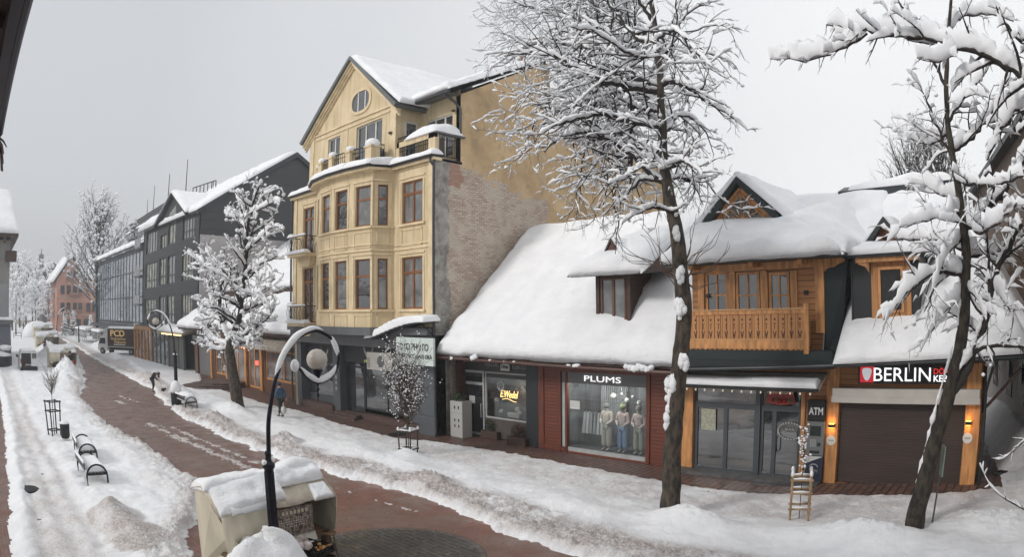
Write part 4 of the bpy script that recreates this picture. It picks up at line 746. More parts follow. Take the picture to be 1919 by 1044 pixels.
for i, (a, zz) in enumerate(((5.0, 1.75), (8.6, 1.75), (11.2, 1.8), (13.4, 1.8))):
    m = M(); m.box(a, a + 1.15, -.04, -.0, zz, zz + 1.65, fs); o = m.build('menu_board', mat('board_dark%d' % i, (.035, .035, .035), .5), SC)
    m = M(); m.lathe(fs.P(a + .57, -.05, zz + 1.05), [(.001, -.0), (.36, 0), (.36, .005), (.001, .005)], 18, 'x'); m.build('food_picture', mat('food%d' % i, (.3, .2, .1), .6, col2=(.10, .13, .04), nscale=9), o); m = M(); m.box(a + .3, a + .85, -.045, -.041, zz + .25, zz + .42, fs); m.build('board_print', LETD, o)
text('SCALLAS', fs, 12.9, 3.72, .32, 2.2, -.05, mat('dark_letters', (.06, .06, .06), .5), SC); text('RISTORANTE', fs, 13.3, 3.32, .16, 1.6, -.05, mat('dark_letters2', (.08, .08, .08), .5), SC)
# ------------------------------------------------------------------ tall ochre tenement with bay window
g = G('ochre_plaster', .75); c = g.ramp(g.noise(.7, 5), .35, .65, (.63, .50, .30), (.75, .61, .40)); c = g.mix(g.math('MULTIPLY', g.ramp(g.noise(4, 5), .6, .75), .18), c, (.34, .27, .17)); X, Y, Z = g.sep(); st = g.noise(1.0, 5, g.comb(g.math('MULTIPLY', X, 4.5), g.math('MULTIPLY', Y, 4.5), g.math('MULTIPLY', Z, .35)), .65); c = g.mix(g.math('MULTIPLY', g.ramp(st, .50, .70), .55), c, (.30, .235, .15)); g.col(c); g.bump(g.noise(40, 3), .002)
OCH = g.m
OCHL = mat('ochre_moulding', (.72, .585, .375), .7, noise=.12, nscale=2)
WFR = mat('orange_brown_frame', (.23, .085, .025), .45, noise=.2, nscale=3)
IRON = mat('black_iron', (.012, .012, .014), .45, metal=.4)
TN = thing('tenement', 'tall ochre four-storey tenement with curved bay, front gable and bare brick side wall', 'building', (-28.5, 18.2, 0))
XL, XG, YM = -35.2, -22.15, 18.2
def gable_mat():
    g = G('weathered_gable', .85); X, Y, Z = g.sep()
    bc, bf = g.brick(g.comb(Y, Z, 0.0), (.47, .33, .25), (.66, .56, .47), (.33, .28, .235), w=.30, h=.10, ms=.016)
    bc = g.mix(g.math('MULTIPLY', g.ramp(g.noise(1.1, 6, rough=.65), .46, .56), .6), bc, (.60, .53, .44)); bc = g.mix(g.math('MULTIPLY', g.ramp(g.noise(2.3, 6, rough=.7), .60, .68), .5), bc, (.33, .15, .10))
    rb, _ = g.brick(g.comb(Y, Z, 0.0), (.36, .12, .07), (.42, .20, .14), (.32, .26, .2), w=.27, h=.085, ms=.012)
    bc = g.mix(g.math('MULTIPLY', g.ramp(g.math('ADD', Z, g.math('MULTIPLY', g.noise(1.5, 4), 2.2)), 11.6, 12.2) if False else g.math('MULTIPLY', g.math('LESS_THAN', g.math('ADD', Y, g.math('MULTIPLY', g.noise(1.5, 5), 2.0)), 20.9), g.math('GREATER_THAN', g.math('ADD', Z, g.math('MULTIPLY', g.noise(1.5, 5), 2.0)), 12.0)), .8), bc, rb)
    pl = g.ramp(g.noise(.55, 6, rough=.6), .34, .66, (.42, .29, .16), (.66, .48, .28), mid=(.5, (.56, .40, .22)))
    pl = g.mix(g.math('MULTIPLY', g.ramp(g.noise(1.7, 6, rough=.7), .55, .72), .6), pl, (.24, .19, .14))
    st = g.noise(1.2, 5, g.comb(g.math('MULTIPLY', Y, 1.5), g.math('MULTIPLY', Z, .35), 0.0)); top = g.math('GREATER_THAN', g.math('ADD', Y, g.math('MULTIPLY', st, 6.0)), 28.4)
    pl = g.mix(g.math('MULTIPLY', g.math('MULTIPLY', g.math('GREATER_THAN', g.math('ADD', Z, g.math('MULTIPLY', st, 3.0)), 16.8), top), .55), pl, (.13, .105, .085))
    n = g.noise(.75, 6, rough=.62); n2 = g.noise(3, 5)
    e = g.math('ADD', g.math('MULTIPLY', g.math('SUBTRACT', n, .5), 2.0), g.math('MULTIPLY', g.math('SUBTRACT', n2, .5), .9))
    # ragged upper edge of the bare bricks falls from the front corner to the back
    lim = g.math('SUBTRACT', 12.3, g.math('MULTIPLY', g.math('SUBTRACT', Y, 18.2), .20)); mz = g.math('LESS_THAN', g.math('ADD', Z, e), lim); my = g.math('LESS_THAN', g.math('ADD', Y, g.math('MULTIPLY', e, .35)), 25.6)
    c = g.mix(g.math('MULTIPLY', mz, my), pl, bc)
    gr = g.math('LESS_THAN', g.math('ADD', Y, g.math('MULTIPLY', e, .45)), 19.05); low = g.math('LESS_THAN', Z, 12.1)
    c = g.mix(g.math('MULTIPLY', gr, low), c, g.ramp(g.noise(2.2, 6, rough=.7), .38, .62, (.20, .19, .17), (.44, .42, .38)))
    g.col(c); g.bump(g.math('ADD', g.math('MULTIPLY', bf, g.math('MULTIPLY', mz, -.8)), g.math('MULTIPLY', g.noise(9, 6), .5)), .02); return g.m
GW = gable_mat()
pa, pb = atX(1024, 190, XG), atX(1243, 290, XG); m = M(); prof = [(18.22, 0), (18.22, 12.1), (19.7, 12.1), (19.7, 15.35), (26.0, 18.65), (26.0, pa.z), (pb.y, pb.z), (pb.y, 0)]
m.extv([(XG, y, z) for y, z in prof], (-.3, 0, 0)); m.build('side_wall', GW, TN)
m = M(); m.extv([(XL, y, z) for y, z in prof], (.3, 0, 0)); m.box(XL, XG, pb.y - .3, pb.y, 0, pb.z - .1); m.box(XL + .3, XG - .3, 25.8, 26.0, 12, 18.6); m.build('rear_wall', mat('grey_render', (.3, .27, .22), .8), TN)
fl = [(rectY(752, 338, 794, 417, YM)), (rectY(751, 481, 794, 579, YM))]
W1 = (-24.5, -22.98)
zf = {1: (5.35, 7.85), 2: (9.0, 11.45)}   # window bottoms / tops of the two main floors
zf[1] = (fl[1][2], fl[1][3]); zf[2] = (fl[0][2], fl[0][3])
XB = (-25.1, -31.9)                          # bay attaches
# main front wall
lw = (-34.0, -32.75)
holes = [(W1[0], W1[1], *zf[1]), (W1[0], W1[1], *zf[2]), (lw[0], lw[1], zf[1][0] - .7, zf[1][1]), (lw[0], lw[1], zf[2][0] - .7, zf[2][1])]
m = M(); m.wall(XL, XG, 4.75, 12.1, holes, .25, d=YM); m.build('front_wall', OCH, TN)
# bay facets
BP = [(-25.1, 18.2), (-25.55, 17.25), (-27.0, 16.98), (-28.6, 16.9), (-30.2, 17.1), (-31.4, 17.6), (-31.9, 18.2)]
m = M(); bayfr = []
for i in range(6):
    (xa, ya), (xb, yb) = BP[i + 1], BP[i]; L = hypot(xb - xa, yb - ya); fr = F((xa, ya, 0), (xb - xa, yb - ya, 0), (-(yb - ya), xb - xa, 0)); bayfr.append((fr, L))
    hw = .52 if i in (1, 2, 3) else .24 if i == 0 else .26
    c = L / 2 + (.12 if i == 1 else 0); hs = [(c - hw, c + hw, z0, z1) for z0, z1 in (zf[1], zf[2])]; m.wall(0, L, 4.7, 12.15, hs, .22, fr)
BAY = m.build('bay', OCH, TN)
m = M()
for i, (fr, L) in enumerate(bayfr):
    hw = .52 if i in (1, 2, 3) else .24 if i == 0 else .26; c = L / 2 + (.12 if i == 1 else 0)
    for fi, (z0, z1) in enumerate((zf[1], zf[2])):
        window(TN if i == 9 else BAY, fr, c - hw, c + hw, z0, z1, .10, WFR, GL if (i + fi) % 2 else GLC, h=(.66,), fw=.07, bar=.05)
        if i > 3 or hw < .3 and i: continue
        # mouldings: lintel, sill, parapet panels
        m.box(c - hw - .18, c + hw + .18, -.05, 0, z1 + .16, z1 + .24, fr); m.box(0, L, -.09, 0, z0 - .12, z0 - .03, fr)
        m.box(c - hw - .16, c - hw - .06, -.03, 0, z0, z1 + .12, fr); m.box(c + hw + .06, c + hw + .16, -.03, 0, z0, z1 + .12, fr)
        zt, zb = z0 - .28, z0 - 1.02
        for (a, b, z_0, z_1) in ((c - hw - .05, c + hw + .05, zt - .04, zt), (c - hw - .05, c + hw + .05, zb, zb + .04), (c - hw - .05, c - hw, zb, zt), (c + hw, c + hw + .05, zb, zt)): m.box(a, b, -.035, 0, z_0, z_1, fr)
        m.box(0, L, -.06, 0, zb - .16, zb - .08, fr); m.box(0, L, -.05, 0, z1 + .62, z1 + .68, fr)
m.build('bay_moulding', OCHL, BAY)
m = M()
for z0, z1 in (zf[1], zf[2]):
    zt, zb = z0 - .28, z0 - 1.02
    m.box(W1[0] - .2, W1[1] + .2, YM - .1, YM, z0 - .12, z0 - .02); m.box(W1[0] - .18, W1[1] + .18, YM - .05, YM, z1 + .14, z1 + .22)
    for a, b, c, d in ((W1[0], W1[1], zt - .04, zt), (W1[0], W1[1], zb, zb + .04), (W1[0], W1[0] + .05, zb, zt), (W1[1] - .05, W1[1], zb, zt)): m.box(a, b, YM - .035, YM, c, d)
    m.box(-25.1, XG, YM - .05, YM, zb - .16, zb - .08); m.box(-25.1, XG, YM - .05, YM, z1 + .55, z1 + .6); m.box(W1[0] - .14, W1[0] - .06, YM - .03, YM, z0, z1); m.box(W1[1] + .06, W1[1] + .14, YM - .03, YM, z0, z1)
    m.box(lw[0] - .14, lw[0] - .04, YM - .04, YM, z0 - .7, z1 + .1); m.box(lw[1] + .04, lw[1] + .14, YM - .04, YM, z0 - .7, z1 + .1); m.box(lw[0] - .2, lw[1] + .2, YM - .05, YM, z1 + .2, z1 + .28)
m.box(XG - .35, XG + .01, YM - .06, YM, 4.75, 12.0); m.box(XL - .01, XL + .4, YM - .06, YM, 4.75, 12.0); m.build('moulding', OCHL, TN)
for z0, z1 in (zf[1], zf[2]):
    window(TN, IDF, W1[0], W1[1], z0, z1, YM + .08, WFR, GLC, v=(.5,), h=(.70,), fw=.08, bar=.06)
    o = window(TN, IDF, lw[0], lw[1], z0 - .7, z1, YM + .08, WFR, GL, v=(.5,), h=(.75,), fw=.08, bar=.06, name='balcony_door')
# little balconies at the left
for z0 in (zf[1][0] - .75, zf[2][0] - .75):
    m = M(); m.box(-34.4, -32.3, YM - .85, YM, z0 - .16, z0); m.ext([(-34.2, z0 - .16), (-33.9, z0 - .7), (-32.8, z0 - .7), (-32.5, z0 - .16)], YM - .3, YM); B = m.build('balcony', OCHL, TN)
    m = M(); rnd = random.Random(4)
    for (p, q) in (((-34.35, YM - .82), (-32.35, YM - .82)), ((-34.35, YM - .82), (-34.35, YM)), ((-32.35, YM - .82), (-32.35, YM))):
        m.tube([(*p, z0 + .95), (*q, z0 + .95)], .025, 5); m.tube([(*p, z0 + .08), (*q, z0 + .08)], .018, 5); n = 11 if abs(p[0] - q[0]) > 1 else 5
        for k in range(n + 1):
            x, y = p[0] + (q[0] - p[0]) * k / n, p[1] + (q[1] - p[1]) * k / n; m.tube([(x, y, z0 + .08), (x + .03, y - .05, z0 + .3), (x - .02, y - .08, z0 + .5), (x, y, z0 + .95)], .011, 4)
    m.build('iron_railing', IRON, B)
    m = M(); m.pillow((-34.5, YM - .95, z0), (-32.2, YM - .95, z0), (-32.2, YM - .5, z0), (-34.5, YM - .5, z0), .2, 14, 4, 8, ew=.14); m.ball((-34.3, YM - .6, z0 + 1.05), .2, 10, 8, (1.3, 1.3, .8)); m.pillow((-34.4, YM - .88, z0 + .96), (-32.3, YM - .88, z0 + .96), (-32.3, YM - .76, z0 + .96), (-34.4, YM - .76, z0 + .96), .07, 14, 3, 9, ew=.05); m.build('snow_layer', MS, B, smooth=True)
# cornice over the bay and its snow
CP = [(-22.0, 18.0), (-25.0, 17.95), (-25.35, 16.9), (-27.0, 16.62), (-28.6, 16.55), (-30.4, 16.75), (-31.8, 17.35), (-32.2, 17.95), (-35.45, 18.0)]
def strip(pts, outw, z0, z1, back=.5):
    m = M()
    for (xa, ya), (xb, yb) in zip(pts[:-1], pts[1:]): m.hexa([(xb, yb - outw, z0), (xa, ya - outw, z0), (xa, ya + back, z0), (xb, yb + back, z0), (xb, yb - outw, z1), (xa, ya - outw, z1), (xa, ya + back, z1), (xb, yb + back, z1)])
    return m
strip(CP, .0, 11.98, 12.1).build('cornice', OCHL, TN); strip(CP, .12, 12.1, 12.26).build('cornice_gutter', IRON, TN)
m = M()
for i, ((xa, ya), (xb, yb)) in enumerate(zip(CP[:-1], CP[1:])): m.pillow((xb - .03, yb - .16, 12.2), (xa + .03, ya - .16, 12.2), (xa + .03, ya + .55, 12.25), (xb - .03, yb + .55, 12.25), .30, 16, 6, 70 + i, ew=.28)
m.build('snow_layer', MS, TN, smooth=True)
m = M(); m.box(-25, XG, 18.2, 19.8, 12.0, 12.12); m.add([(x, y + .1, 12.12) for x, y in BP], [tuple(range(7))]); m.build('terrace_floor', MGREY, TN)
# terrace balustrades
def rail(par, p, q, z, h=.95, n=10, mt=IRON, nm='iron_railing'):
    m = M(); m.tube([(*p, z + h), (*q, z + h)], .03, 5); m.tube([(*p, z + h * .78), (*q, z + h * .78)], .018, 4); m.tube([(*p, z + .12), (*q, z + .12)], .022, 4)
    for k in range(n + 1): x, y = p[0] + (q[0] - p[0]) * k / n, p[1] + (q[1] - p[1]) * k / n; m.tube([(x, y, z + .1), (x, y, z + h)], .013, 4)
    return m.build(nm, mt, par)
PB = [(-25.35, 17.75), (-25.75, 17.35), (-27.3, 17.1), (-28.9, 17.05), (-30.4, 17.3), (-31.5, 17.8)]
for i in range(5): rail(TN, PB[i], PB[i + 1], 12.25, 1.0, 9)
for i, (x, y) in enumerate(PB):
    if i in (0,): continue
    w = .26 if i == 1 else .17; m = M(); m.box(x - w, x + w, y - w, y + w, 12.2, 13.25); m.box(x - w - .05, x + w + .05, y - w - .05, y + w + .05, 13.12, 13.22); P_ = m.build('baluster_pier', OCH, TN)
    m = M(); m.ball((x, y, 13.3), w * 1.45, 12, 8, (1, 1, .75)); m.build('snow_cap', MS, P_, smooth=True)
m = M()
for (x, y) in ((-27.9, 17.7), (-29.2, 17.8), (-26.1, 17.9)): m.box(x - .25, x + .25, y - .2, y + .2, 12.3, 12.75); m.box(x - .25, x + .25, y + .15, y + .2, 12.7, 13.15)
m.build('terrace_seat', BLACK, TN)
# attic storey: front gable
GA = [(-33.5, 15.35), (-25.05, 15.35)]; gxc, gzt = -28.95, 18.75
ow = rectY(664, 173, 690, 206, YM); tri_w = rectY(668, 230, 716, 262, YM); lw2 = rectY(615, 258, 637, 284, YM)
tri_w = (tri_w[0], tri_w[1], 12.7, tri_w[3]); lw2 = (lw2[0], lw2[1], 12.9, lw2[3])
m = M(); m.wall(-33.3, -25.05, 12.1, 15.35, [tri_w, lw2], .22, d=YM); 
m.ext([(-33.6, 15.35), (-25.05, 15.35), (gxc, gzt - .12)], YM, YM + .2); m.box(-33.5, -33.3, YM, 19.7, 12.1, 15.35); m.add([(-25.05, YM, 12.1), (-25.05, 19.7, 12.1), (-25.05, 19.7, 15.6), (-25.05, YM, 15.6)], [(0, 1, 2, 3)]); GBL = m.build('attic_gable', OCH, TN)
window(GBL, IDF, *tri_w, YM + .1, WHITE, GL, v=(.33, .70), fw=.07, bar=.05); window(GBL, IDF, *lw2, YM + .1, WHITE, GL, v=(.5,), fw=.07, bar=.05)
m = M(); m.box(-33.3, -25.3, YM - .07, YM, 15.28, 15.38); m.box(-32.9, -25.6, YM - .05, YM, 15.02, 15.07); m.box(tri_w[0] - .9, tri_w[0] - .8, YM - .03, YM, 12.5, tri_w[3] + .2); m.box(tri_w[0] - .9, tri_w[1] + 1, YM - .04, YM, tri_w[3] + .2, tri_w[3] + .25); m.box(lw2[0] - .4, lw2[1] + .5, YM - .04, YM, lw2[3] + .2, lw2[3] + .25); m.box(-25.5, -25.04, YM - .05, YM, 12.1, 15.6); m.box(-33.35, -33.0, YM - .05, YM, 12.1, 15.3); m.build('moulding', OCHL, GBL)
oc = ((ow[0] + ow[1]) / 2, (ow[2] + ow[3]) / 2); rx2, rz2 = (ow[1] - ow[0]) / 2 + .15, (ow[3] - ow[2]) / 2 + .05
def oval(k, r): w = 2 * pi * k / 32; return (oc[0] + (rx2 + r) * (abs(cos(w)) ** .8) * (1 if cos(w) > 0 else -1), oc[1] + (rz2 + r) * (abs(sin(w)) ** .8) * (1 if sin(w) > 0 else -1))
m = M(); vs = [(*oval(k, .16)[:1], YM - .06, oval(k, .16)[1]) for k in range(32)] + [(oval(k, 0)[0], YM - .06, oval(k, 0)[1]) for k in range(32)] + [(oval(k, .16)[0], YM, oval(k, .16)[1]) for k in range(32)] + [(oval(k, 0)[0], YM - .005, oval(k, 0)[1]) for k in range(32)]
m.add(vs, [(k, (k + 1) % 32, (k + 1) % 32 + 32, k + 32) for k in range(32)] + [(k, k + 64, (k + 1) % 32 + 64, (k + 1) % 32) for k in range(32)] + [(k + 32, (k + 1) % 32 + 32, (k + 1) % 32 + 96, k + 96) for k in range(32)]); OWN = m.build('oval_window', OCHL, GBL)
m = M(); m.add([(oval(k, 0)[0], YM - .008, oval(k, 0)[1]) for k in range(32)], [tuple(range(32))]); m.build('pane', GL, OWN)
m = M(); m.box(oc[0] - rx2 * .35, oc[0] - rx2 * .23, YM - .03, YM - .01, oc[1] - rz2 * .95, oc[1] + rz2 * .95); m.box(oc[0] + rx2 * .45, oc[0] + rx2 * .57, YM - .03, YM - .01, oc[1] - rz2 * .85, oc[1] + rz2 * .85); m.build('glazing_bar', WHITE, OWN)
# recessed right part of the attic
hx = rectY(790, 222, 838, 262, 19.7); m = M(); hw = (-24.55, -22.7, 12.5, 14.55)
m.wall(-25.05, XG, 12.1, 15.6, [hw], .2, d=19.7); m.build('attic_wall', OCH, TN); window(TN, IDF, *hw, 19.75, WHITE, GL, v=(.3, .68), fw=.07, bar=.05)
sf = F((-25.05, YM, 0), (0, 1, 0), (-1, 0, 0)); window(TN, sf, .5, 1.25, 12.5, 14.5, -.04, WHITE, GL, fw=.08, ft=.06)
for p in ((-25.05 - .35, YM - .1, 13.9), (-22.5, 19.55, 14.6)):
    m = M(); m.ball((p[0], p[1], p[2]), .1, 8, 6, (1.2, 1, .7)); m.build('wall_lamp', mat('bronze', (.09, .05, .03), .5), TN)
# terrace parapet on the right with railing, timber beam and snow
m = M(); m.box(-25.0, XG, YM, YM + .15, 13.05, 13.3); m.box(-22.6, XG, YM, YM + .25, 12.2, 13.3); m.box(-25.05, -24.8, YM, YM + .15, 12.2, 13.3); m.build('terrace_parapet', OCH, TN); rail(TN, (-24.8, YM + .08), (-22.6, YM + .08), 12.2, .85, 14); rail(TN, (XG + .02, YM + .25), (XG + .02, 19.6), 12.1, 1.15, 12); rail(TN, (-25, YM + .1), (-23.4, YM + .1), 13.25, .3, 8)
m = M(); m.box(XG - .1, XG + .12, YM, 19.9, 13.22, 13.3); m.build('parapet_sheet', MGREY, TN)
m = M(); m.pillow((-24.3, YM - .1, 13.28), (XG + .1, YM - .1, 13.28), (XG + .15, 19.8, 13.3), (-23.2, 19.0, 13.3), .42, 18, 10, 81, ew=.5, lump=.3); m.build('snow_layer', MS, TN, smooth=True)
# roof: main slopes + gable roof
m = M(); ev = 18.85; EZ = 15.30
m.add([(-25.3, ev, EZ - .1), (XG + .25, ev, EZ - .1), (XG + .25, ev, EZ + .1), (-25.3, ev, EZ + .1), (XG + .05, 26.1, 18.85), (-33, 26.1, 18.85), (XL - .2, 19.2, 15.45), (-33, 19.2, 15.45)], [(0, 1, 2, 3), (3, 2, 4, 5)])
m.add([(XL - .2, 18.6, 15.2), (XL - .2, 26.5, 19.05), (-30, 26.5, 19.05), (-33, 18.6, 15.2)], [(0, 3, 2, 1)])
m.add([(XL - .2, pb.y + .2, pb.z + .03), (XG + .1, pb.y + .2, pb.z + .03), (XG + .1, 26.02, pa.z + .03), (XL - .2, 26.02, pa.z + .03)], [(0, 1, 2, 3)]); m.add([(-25.05, ev, EZ - .1), (XG + .2, ev, EZ - .1), (XG + .1, 19.75, EZ + .1), (-25.05, 19.75, EZ + .1)], [(0, 3, 2, 1)])
RT = m.build('roof', mat('roof_sheet', (.10, .11, .115), .5, metal=.2), TN)
gy0 = YM - .45; m = M()
m.ext([(-33.9, 15.0), (gxc, gzt), (gxc, gzt + .2), (-34.1, 15.15)], gy0, 26.5); m.ext([(-24.7, 15.0), (-24.55, 15.15), (gxc, gzt + .2), (gxc, gzt)], gy0, 26.5); m.build('gable_roof', mat('verge_sheet', (.13, .14, .14), .45, metal=.2), RT)
m = M()
for s in (0, 1, 2):
    y = YM - .12 - s * .1; o_ = .0 + s * .0; dz = -.15 - .13 * (2 - s)
    m.ext([(-33.9, 15.0 + dz), (gxc, gzt + dz), (gxc, gzt + dz + .1), (-33.9, 15.1 + dz)], y, YM); m.ext([(-24.7, 15.0 + dz), (-24.7, 15.1 + dz), (gxc, gzt + dz + .1), (gxc, gzt + dz)], y, YM)
m.build('verge_moulding', OCHL, RT)
m = M(); m.pillow((gxc, gy0 + .1, gzt + .15), (-24.4, gy0 + .1, 15.15), (-24.4, 24, 15.3), (gxc, 26.5, gzt + .3), .22, 20, 14, 91, ew=.2)
m.pillow((gxc, gy0 + .05, gzt + .15), (-34.1, gy0 + .05, 15.15), (-34.1, 24, 15.3), (gxc, 26.5, gzt + .3), .16, 20, 14, 92, ew=.15)
m.pillow((-25.4, ev - .08, EZ + .1), (XG + .2, ev - .08, EZ + .1), (XG + .12, 26.1, 18.87), (-27.5, 26.1, 18.87), .32, 16, 24, 93, ew=.3, sag=.1, lump=.35)
m.pillow((XG + .08, 26.05, pa.z + .05), (XG + .08, pb.y + .2, pb.z + .05), (XL, pb.y + .2, pb.z + .05), (XL, 26.05, pa.z + .05), .28, 18, 8, 94, ew=.3); m.build('snow_layer', MS, RT, smooth=True)
m = M(); m.tube([(-25.1, ev - .05, EZ), (XG + .2, ev - .05, EZ - .02)], .08, 8); m.tube([(XG - .1, ev - .05, EZ - .1), (XG - .15, 19.5, 14.95), (XG + .08, 19.62, 14.6), (XG + .08, 19.62, 13.4)], .06, 8); m.tube([(XG + .06, 18.1, 12.1), (XG + .06, 18.1, .2)], .06, 8); m.tube([(-22.2, 17.95, 12.15), (-22.15, 17.95, 11.9), (XG + .06, 18.1, 11.7)], .05, 8); m.tube([(XL - .05, 18.05, 12), (XL - .05, 18.05, .2)], .06, 8)
m.build('downpipe', mat('dark_pipe', (.06, .06, .065), .5, metal=.4), TN)
m = M(); m.box(-23.4, -22.3, 25.0, 25.9, 17.6, 19.4); m.box(-23.5, -22.2, 24.9, 26.0, 19.4, 19.52); CHM = m.build('chimney', mat('chimney_brick', (.17, .10, .075), .8, noise=.3, nscale=8), TN)
m = M(); m.pillow((-23.5, 24.9, 19.52), (-22.2, 24.9, 19.52), (-22.2, 26.0, 19.52), (-23.5, 26.0, 19.52), .2, 5, 5, 2); m.build('snow_cap', MS, CHM, smooth=True)
# dark cornice and shop floor
YS = 18.75
m = M(); m.box(XL, XG, 17.75, 18.2, 4.42, 4.72); 
for i in range(6): (xa, ya), (xb, yb) = BP[i + 1], BP[i]; m.hexa([(xa, ya - .1, 4.35), (xb, yb - .1, 4.35), (xb, yb + .6, 4.35), (xa, yb + .6, 4.35), (xa, ya - .1, 4.72), (xb, yb - .1, 4.72), (xb, yb + .6, 4.72), (xa, ya + .6, 4.72)])
m.box(XL, XG, 18.0, 18.3, 3.75, 4.42); m.build('shop_cornice', MGREY, TN)
sh = [(-34.4, -30.35), (-29.85, -28.2), (-28.1, -25.9)]
SHF = mat('slate_shopfront', (.085, .095, .105), .5, noise=.1, nscale=1)
m = M(); m.wall(XL, XG, 0, 3.8, [(-34.5, -31.0, .75, 3.3), (-30.3, -24.6, .12, 3.3)], .3, d=YS); m.box(XL, XL + .75, 18.25, YS, 0, 3.8); m.box(-31.0, -30.3, 18.35, YS, 0, 3.8); m.box(-23.15, XG + .0, 18.15, YS, 0, 4.4); m.box(-24.6, -23.15, 18.6, YS, .0, 4.4); m.box(-23.2, XG + .04, 18.05, 18.2, 0, .9); m.build('shopfront', SHF, TN)
SFG = mk_glass('street_window', (.03, .033, .036), (.10, .105, .11), 2.2, .8)
window(TN, IDF, -34.5, -31.0, .75, 3.3, YS + .02, SHF, SFG, fw=.08, name='shop_window'); window(TN, IDF, -30.3, -28.6, .12, 3.3, YS + .06, ANTHR, GLB, h=(.78,), v=(.12,), fw=.1, bar=.05, name='shop_door'); window(TN, IDF, -28.6, -24.6, .5, 3.3, YS + .05, ANTHR, SFG, v=(.5,), fw=.08, name='shop_window')
m = M(); m.box(-34.5, -31.0, YS - .14, YS - .02, 2.62, 3.7); m.box(-30.3, -24.7, YS - .14, YS - .02, 2.85, 3.78); FS = m.build('fascia', mat('optic_fascia', (.018, .020, .023), .45), TN)
def wings(x, z, s, nm, par):
    m = M()
    for q in (-1, 1): m.add([(x + q * .04 * s, YS - .15, z - .35 * s), (x + q * .2 * s, YS - .15, z - .05 * s), (x + q * .48 * s, YS - .15, z + .38 * s), (x + q * .42 * s, YS - .15, z + .05 * s), (x + q * .25 * s, YS - .15, z - .18 * s)], [(0, 1, 2, 3, 4) if q > 0 else (4, 3, 2, 1, 0)])
    return m.build(nm, LETD, par)
wings(-32.3, 3.2, .9, 'wing_emblem', FS); wings(-27.9, 3.42, .95, 'wing_emblem', FS); text('OPTYK', IDF, -27.9, 2.98, .12, .75, YS - .15, mat('lime_letters', (.5, .55, .1), .5, emit=(.6, .7, .1), es=.3), FS)
text('OPTYK', IDF, -32.4, 2.76, .1, .6, YS - .15, LETD, FS)
m = M(); m.box(-30.85, -30.45, 18.33, 18.348, 1.2, 2.2); o = m.build('eye_poster', MGREY, TN); m = M()
for k in range(3): m.lathe((-30.65, 18.325, 1.4 + k * .3), [(.001, 0), (.1, 0), (.1, .004), (.001, .004)], 14, 'y')
m.build('lens_picture', LETD, o)
m = M(); m.box(-34.6, -30.9, 18.2, YS, .0, .45); m.box(-30.4, -28.2, 17.95, YS, 0, .25); m.box(-30.6, -28.0, 17.7, 17.95, 0, .16); m.box(-28.2, -22.2, 18.3, YS, 0, .35); m.build('step', mat('brick_step', (.085, .05, .04), .7, noise=.3, nscale=6, bump=.01), TN)
text('11', IDF, -22.85, 2.75, .2, .2, 18.14, LETD, TN, 'house_number')
# photo sign, cooling unit, snow canopy
q = rectY(744, 633, 813, 684, 17.65); PS = thing('photo_sign', 'white rectangular photo shop sign with black letters on the grey shopfront', 'sign', ((q[0] + q[1]) / 2, 18.1, q[2]))
m = M(); m.box(q[0], q[1], 17.62, 17.72, q[2], q[3]); m.build('sign_board', mat('sign_mint_white', (.62, .70, .66), .5), PS); w = q[1] - q[0]; h = q[3] - q[2]
DK = mat('sign_letters_dark', (.03, .04, .04), .5)
text('FOTO PHOTO', IDF, q[0] + w * .46, q[2] + h * .66, h * .26, w * .84, 17.605, DK, PS); text('STUDIO SOCZEWKI OKA', IDF, q[0] + w * .5, q[2] + h * .32, h * .15, w * .94, 17.605, DK, PS)
q = rectY(695, 661, 742, 694, 18.2); AC = thing('cooling_unit', 'cream outdoor air conditioner fixed under the dark cornice beside the optician door', 'air conditioner', ((q[0] + q[1]) / 2, 18.2, q[2]))
m = M(); m.box(q[0], q[1], 17.95, 18.3, q[2], q[3]); m.build('casing', mat('ac_cream', (.48, .46, .42), .5), AC, bevel=.02); m = M(); m.lathe(((q[0] + q[1]) / 2 + .15, 17.945, (q[2] + q[3]) / 2), [(.001, 0), (.28, 0), (.28, .01), (.001, .01)], 20, 'y')
for k in range(5): m.box(q[0] + .06, q[0] + .3, 17.94, 17.95, q[2] + .1 + k * .1, q[2] + .15 + k * .1)
m.build('fan_grille', MGREY, AC)
a, b = atY(706, 622, 17.9), atY(812, 606, 17.9); CN = thing('canopy', 'curved glass canopy under a wave of snow over the photo shop entrance', 'canopy', ((a.x + b.x) / 2, 17.9, a.z))
m = M(); pts = []; N = 12
up = [(a.x + (b.x - a.x) * k / N, a.z - .30 + (b.z - a.z + .35) * sin(pi / 2 * k / N) ** 1.3) for k in range(N + 1)]
m.ext(up + [(x, z - .05) for x, z in up[::-1]], 17.3, 18.2); m.build('canopy_sheet', ANTHR, CN)
m = M()
for k in range(N): m.pillow((up[k][0] - .12, 17.25, up[k][1]), (up[k + 1][0] + .12, 17.25, up[k + 1][1]), (up[k + 1][0] + .12, 18.2, up[k + 1][1] + .05), (up[k][0] - .12, 18.2, up[k][1] + .05), .20 + .12 * sin(pi * k / N), 4, 6, 5, ew=.14, lump=.1)
m.build('snow_layer', MS, CN, smooth=True)
m = M(); m.tube([(b.x - .1, 18.2, b.z - .7), (b.x - .1, 17.4, b.z - .05)], .025, 6); m.tube([(a.x + .8, 18.2, a.z - .6), (a.x + .8, 17.4, a.z - .1)], .025, 6); m.build('bracket', IRON, CN)
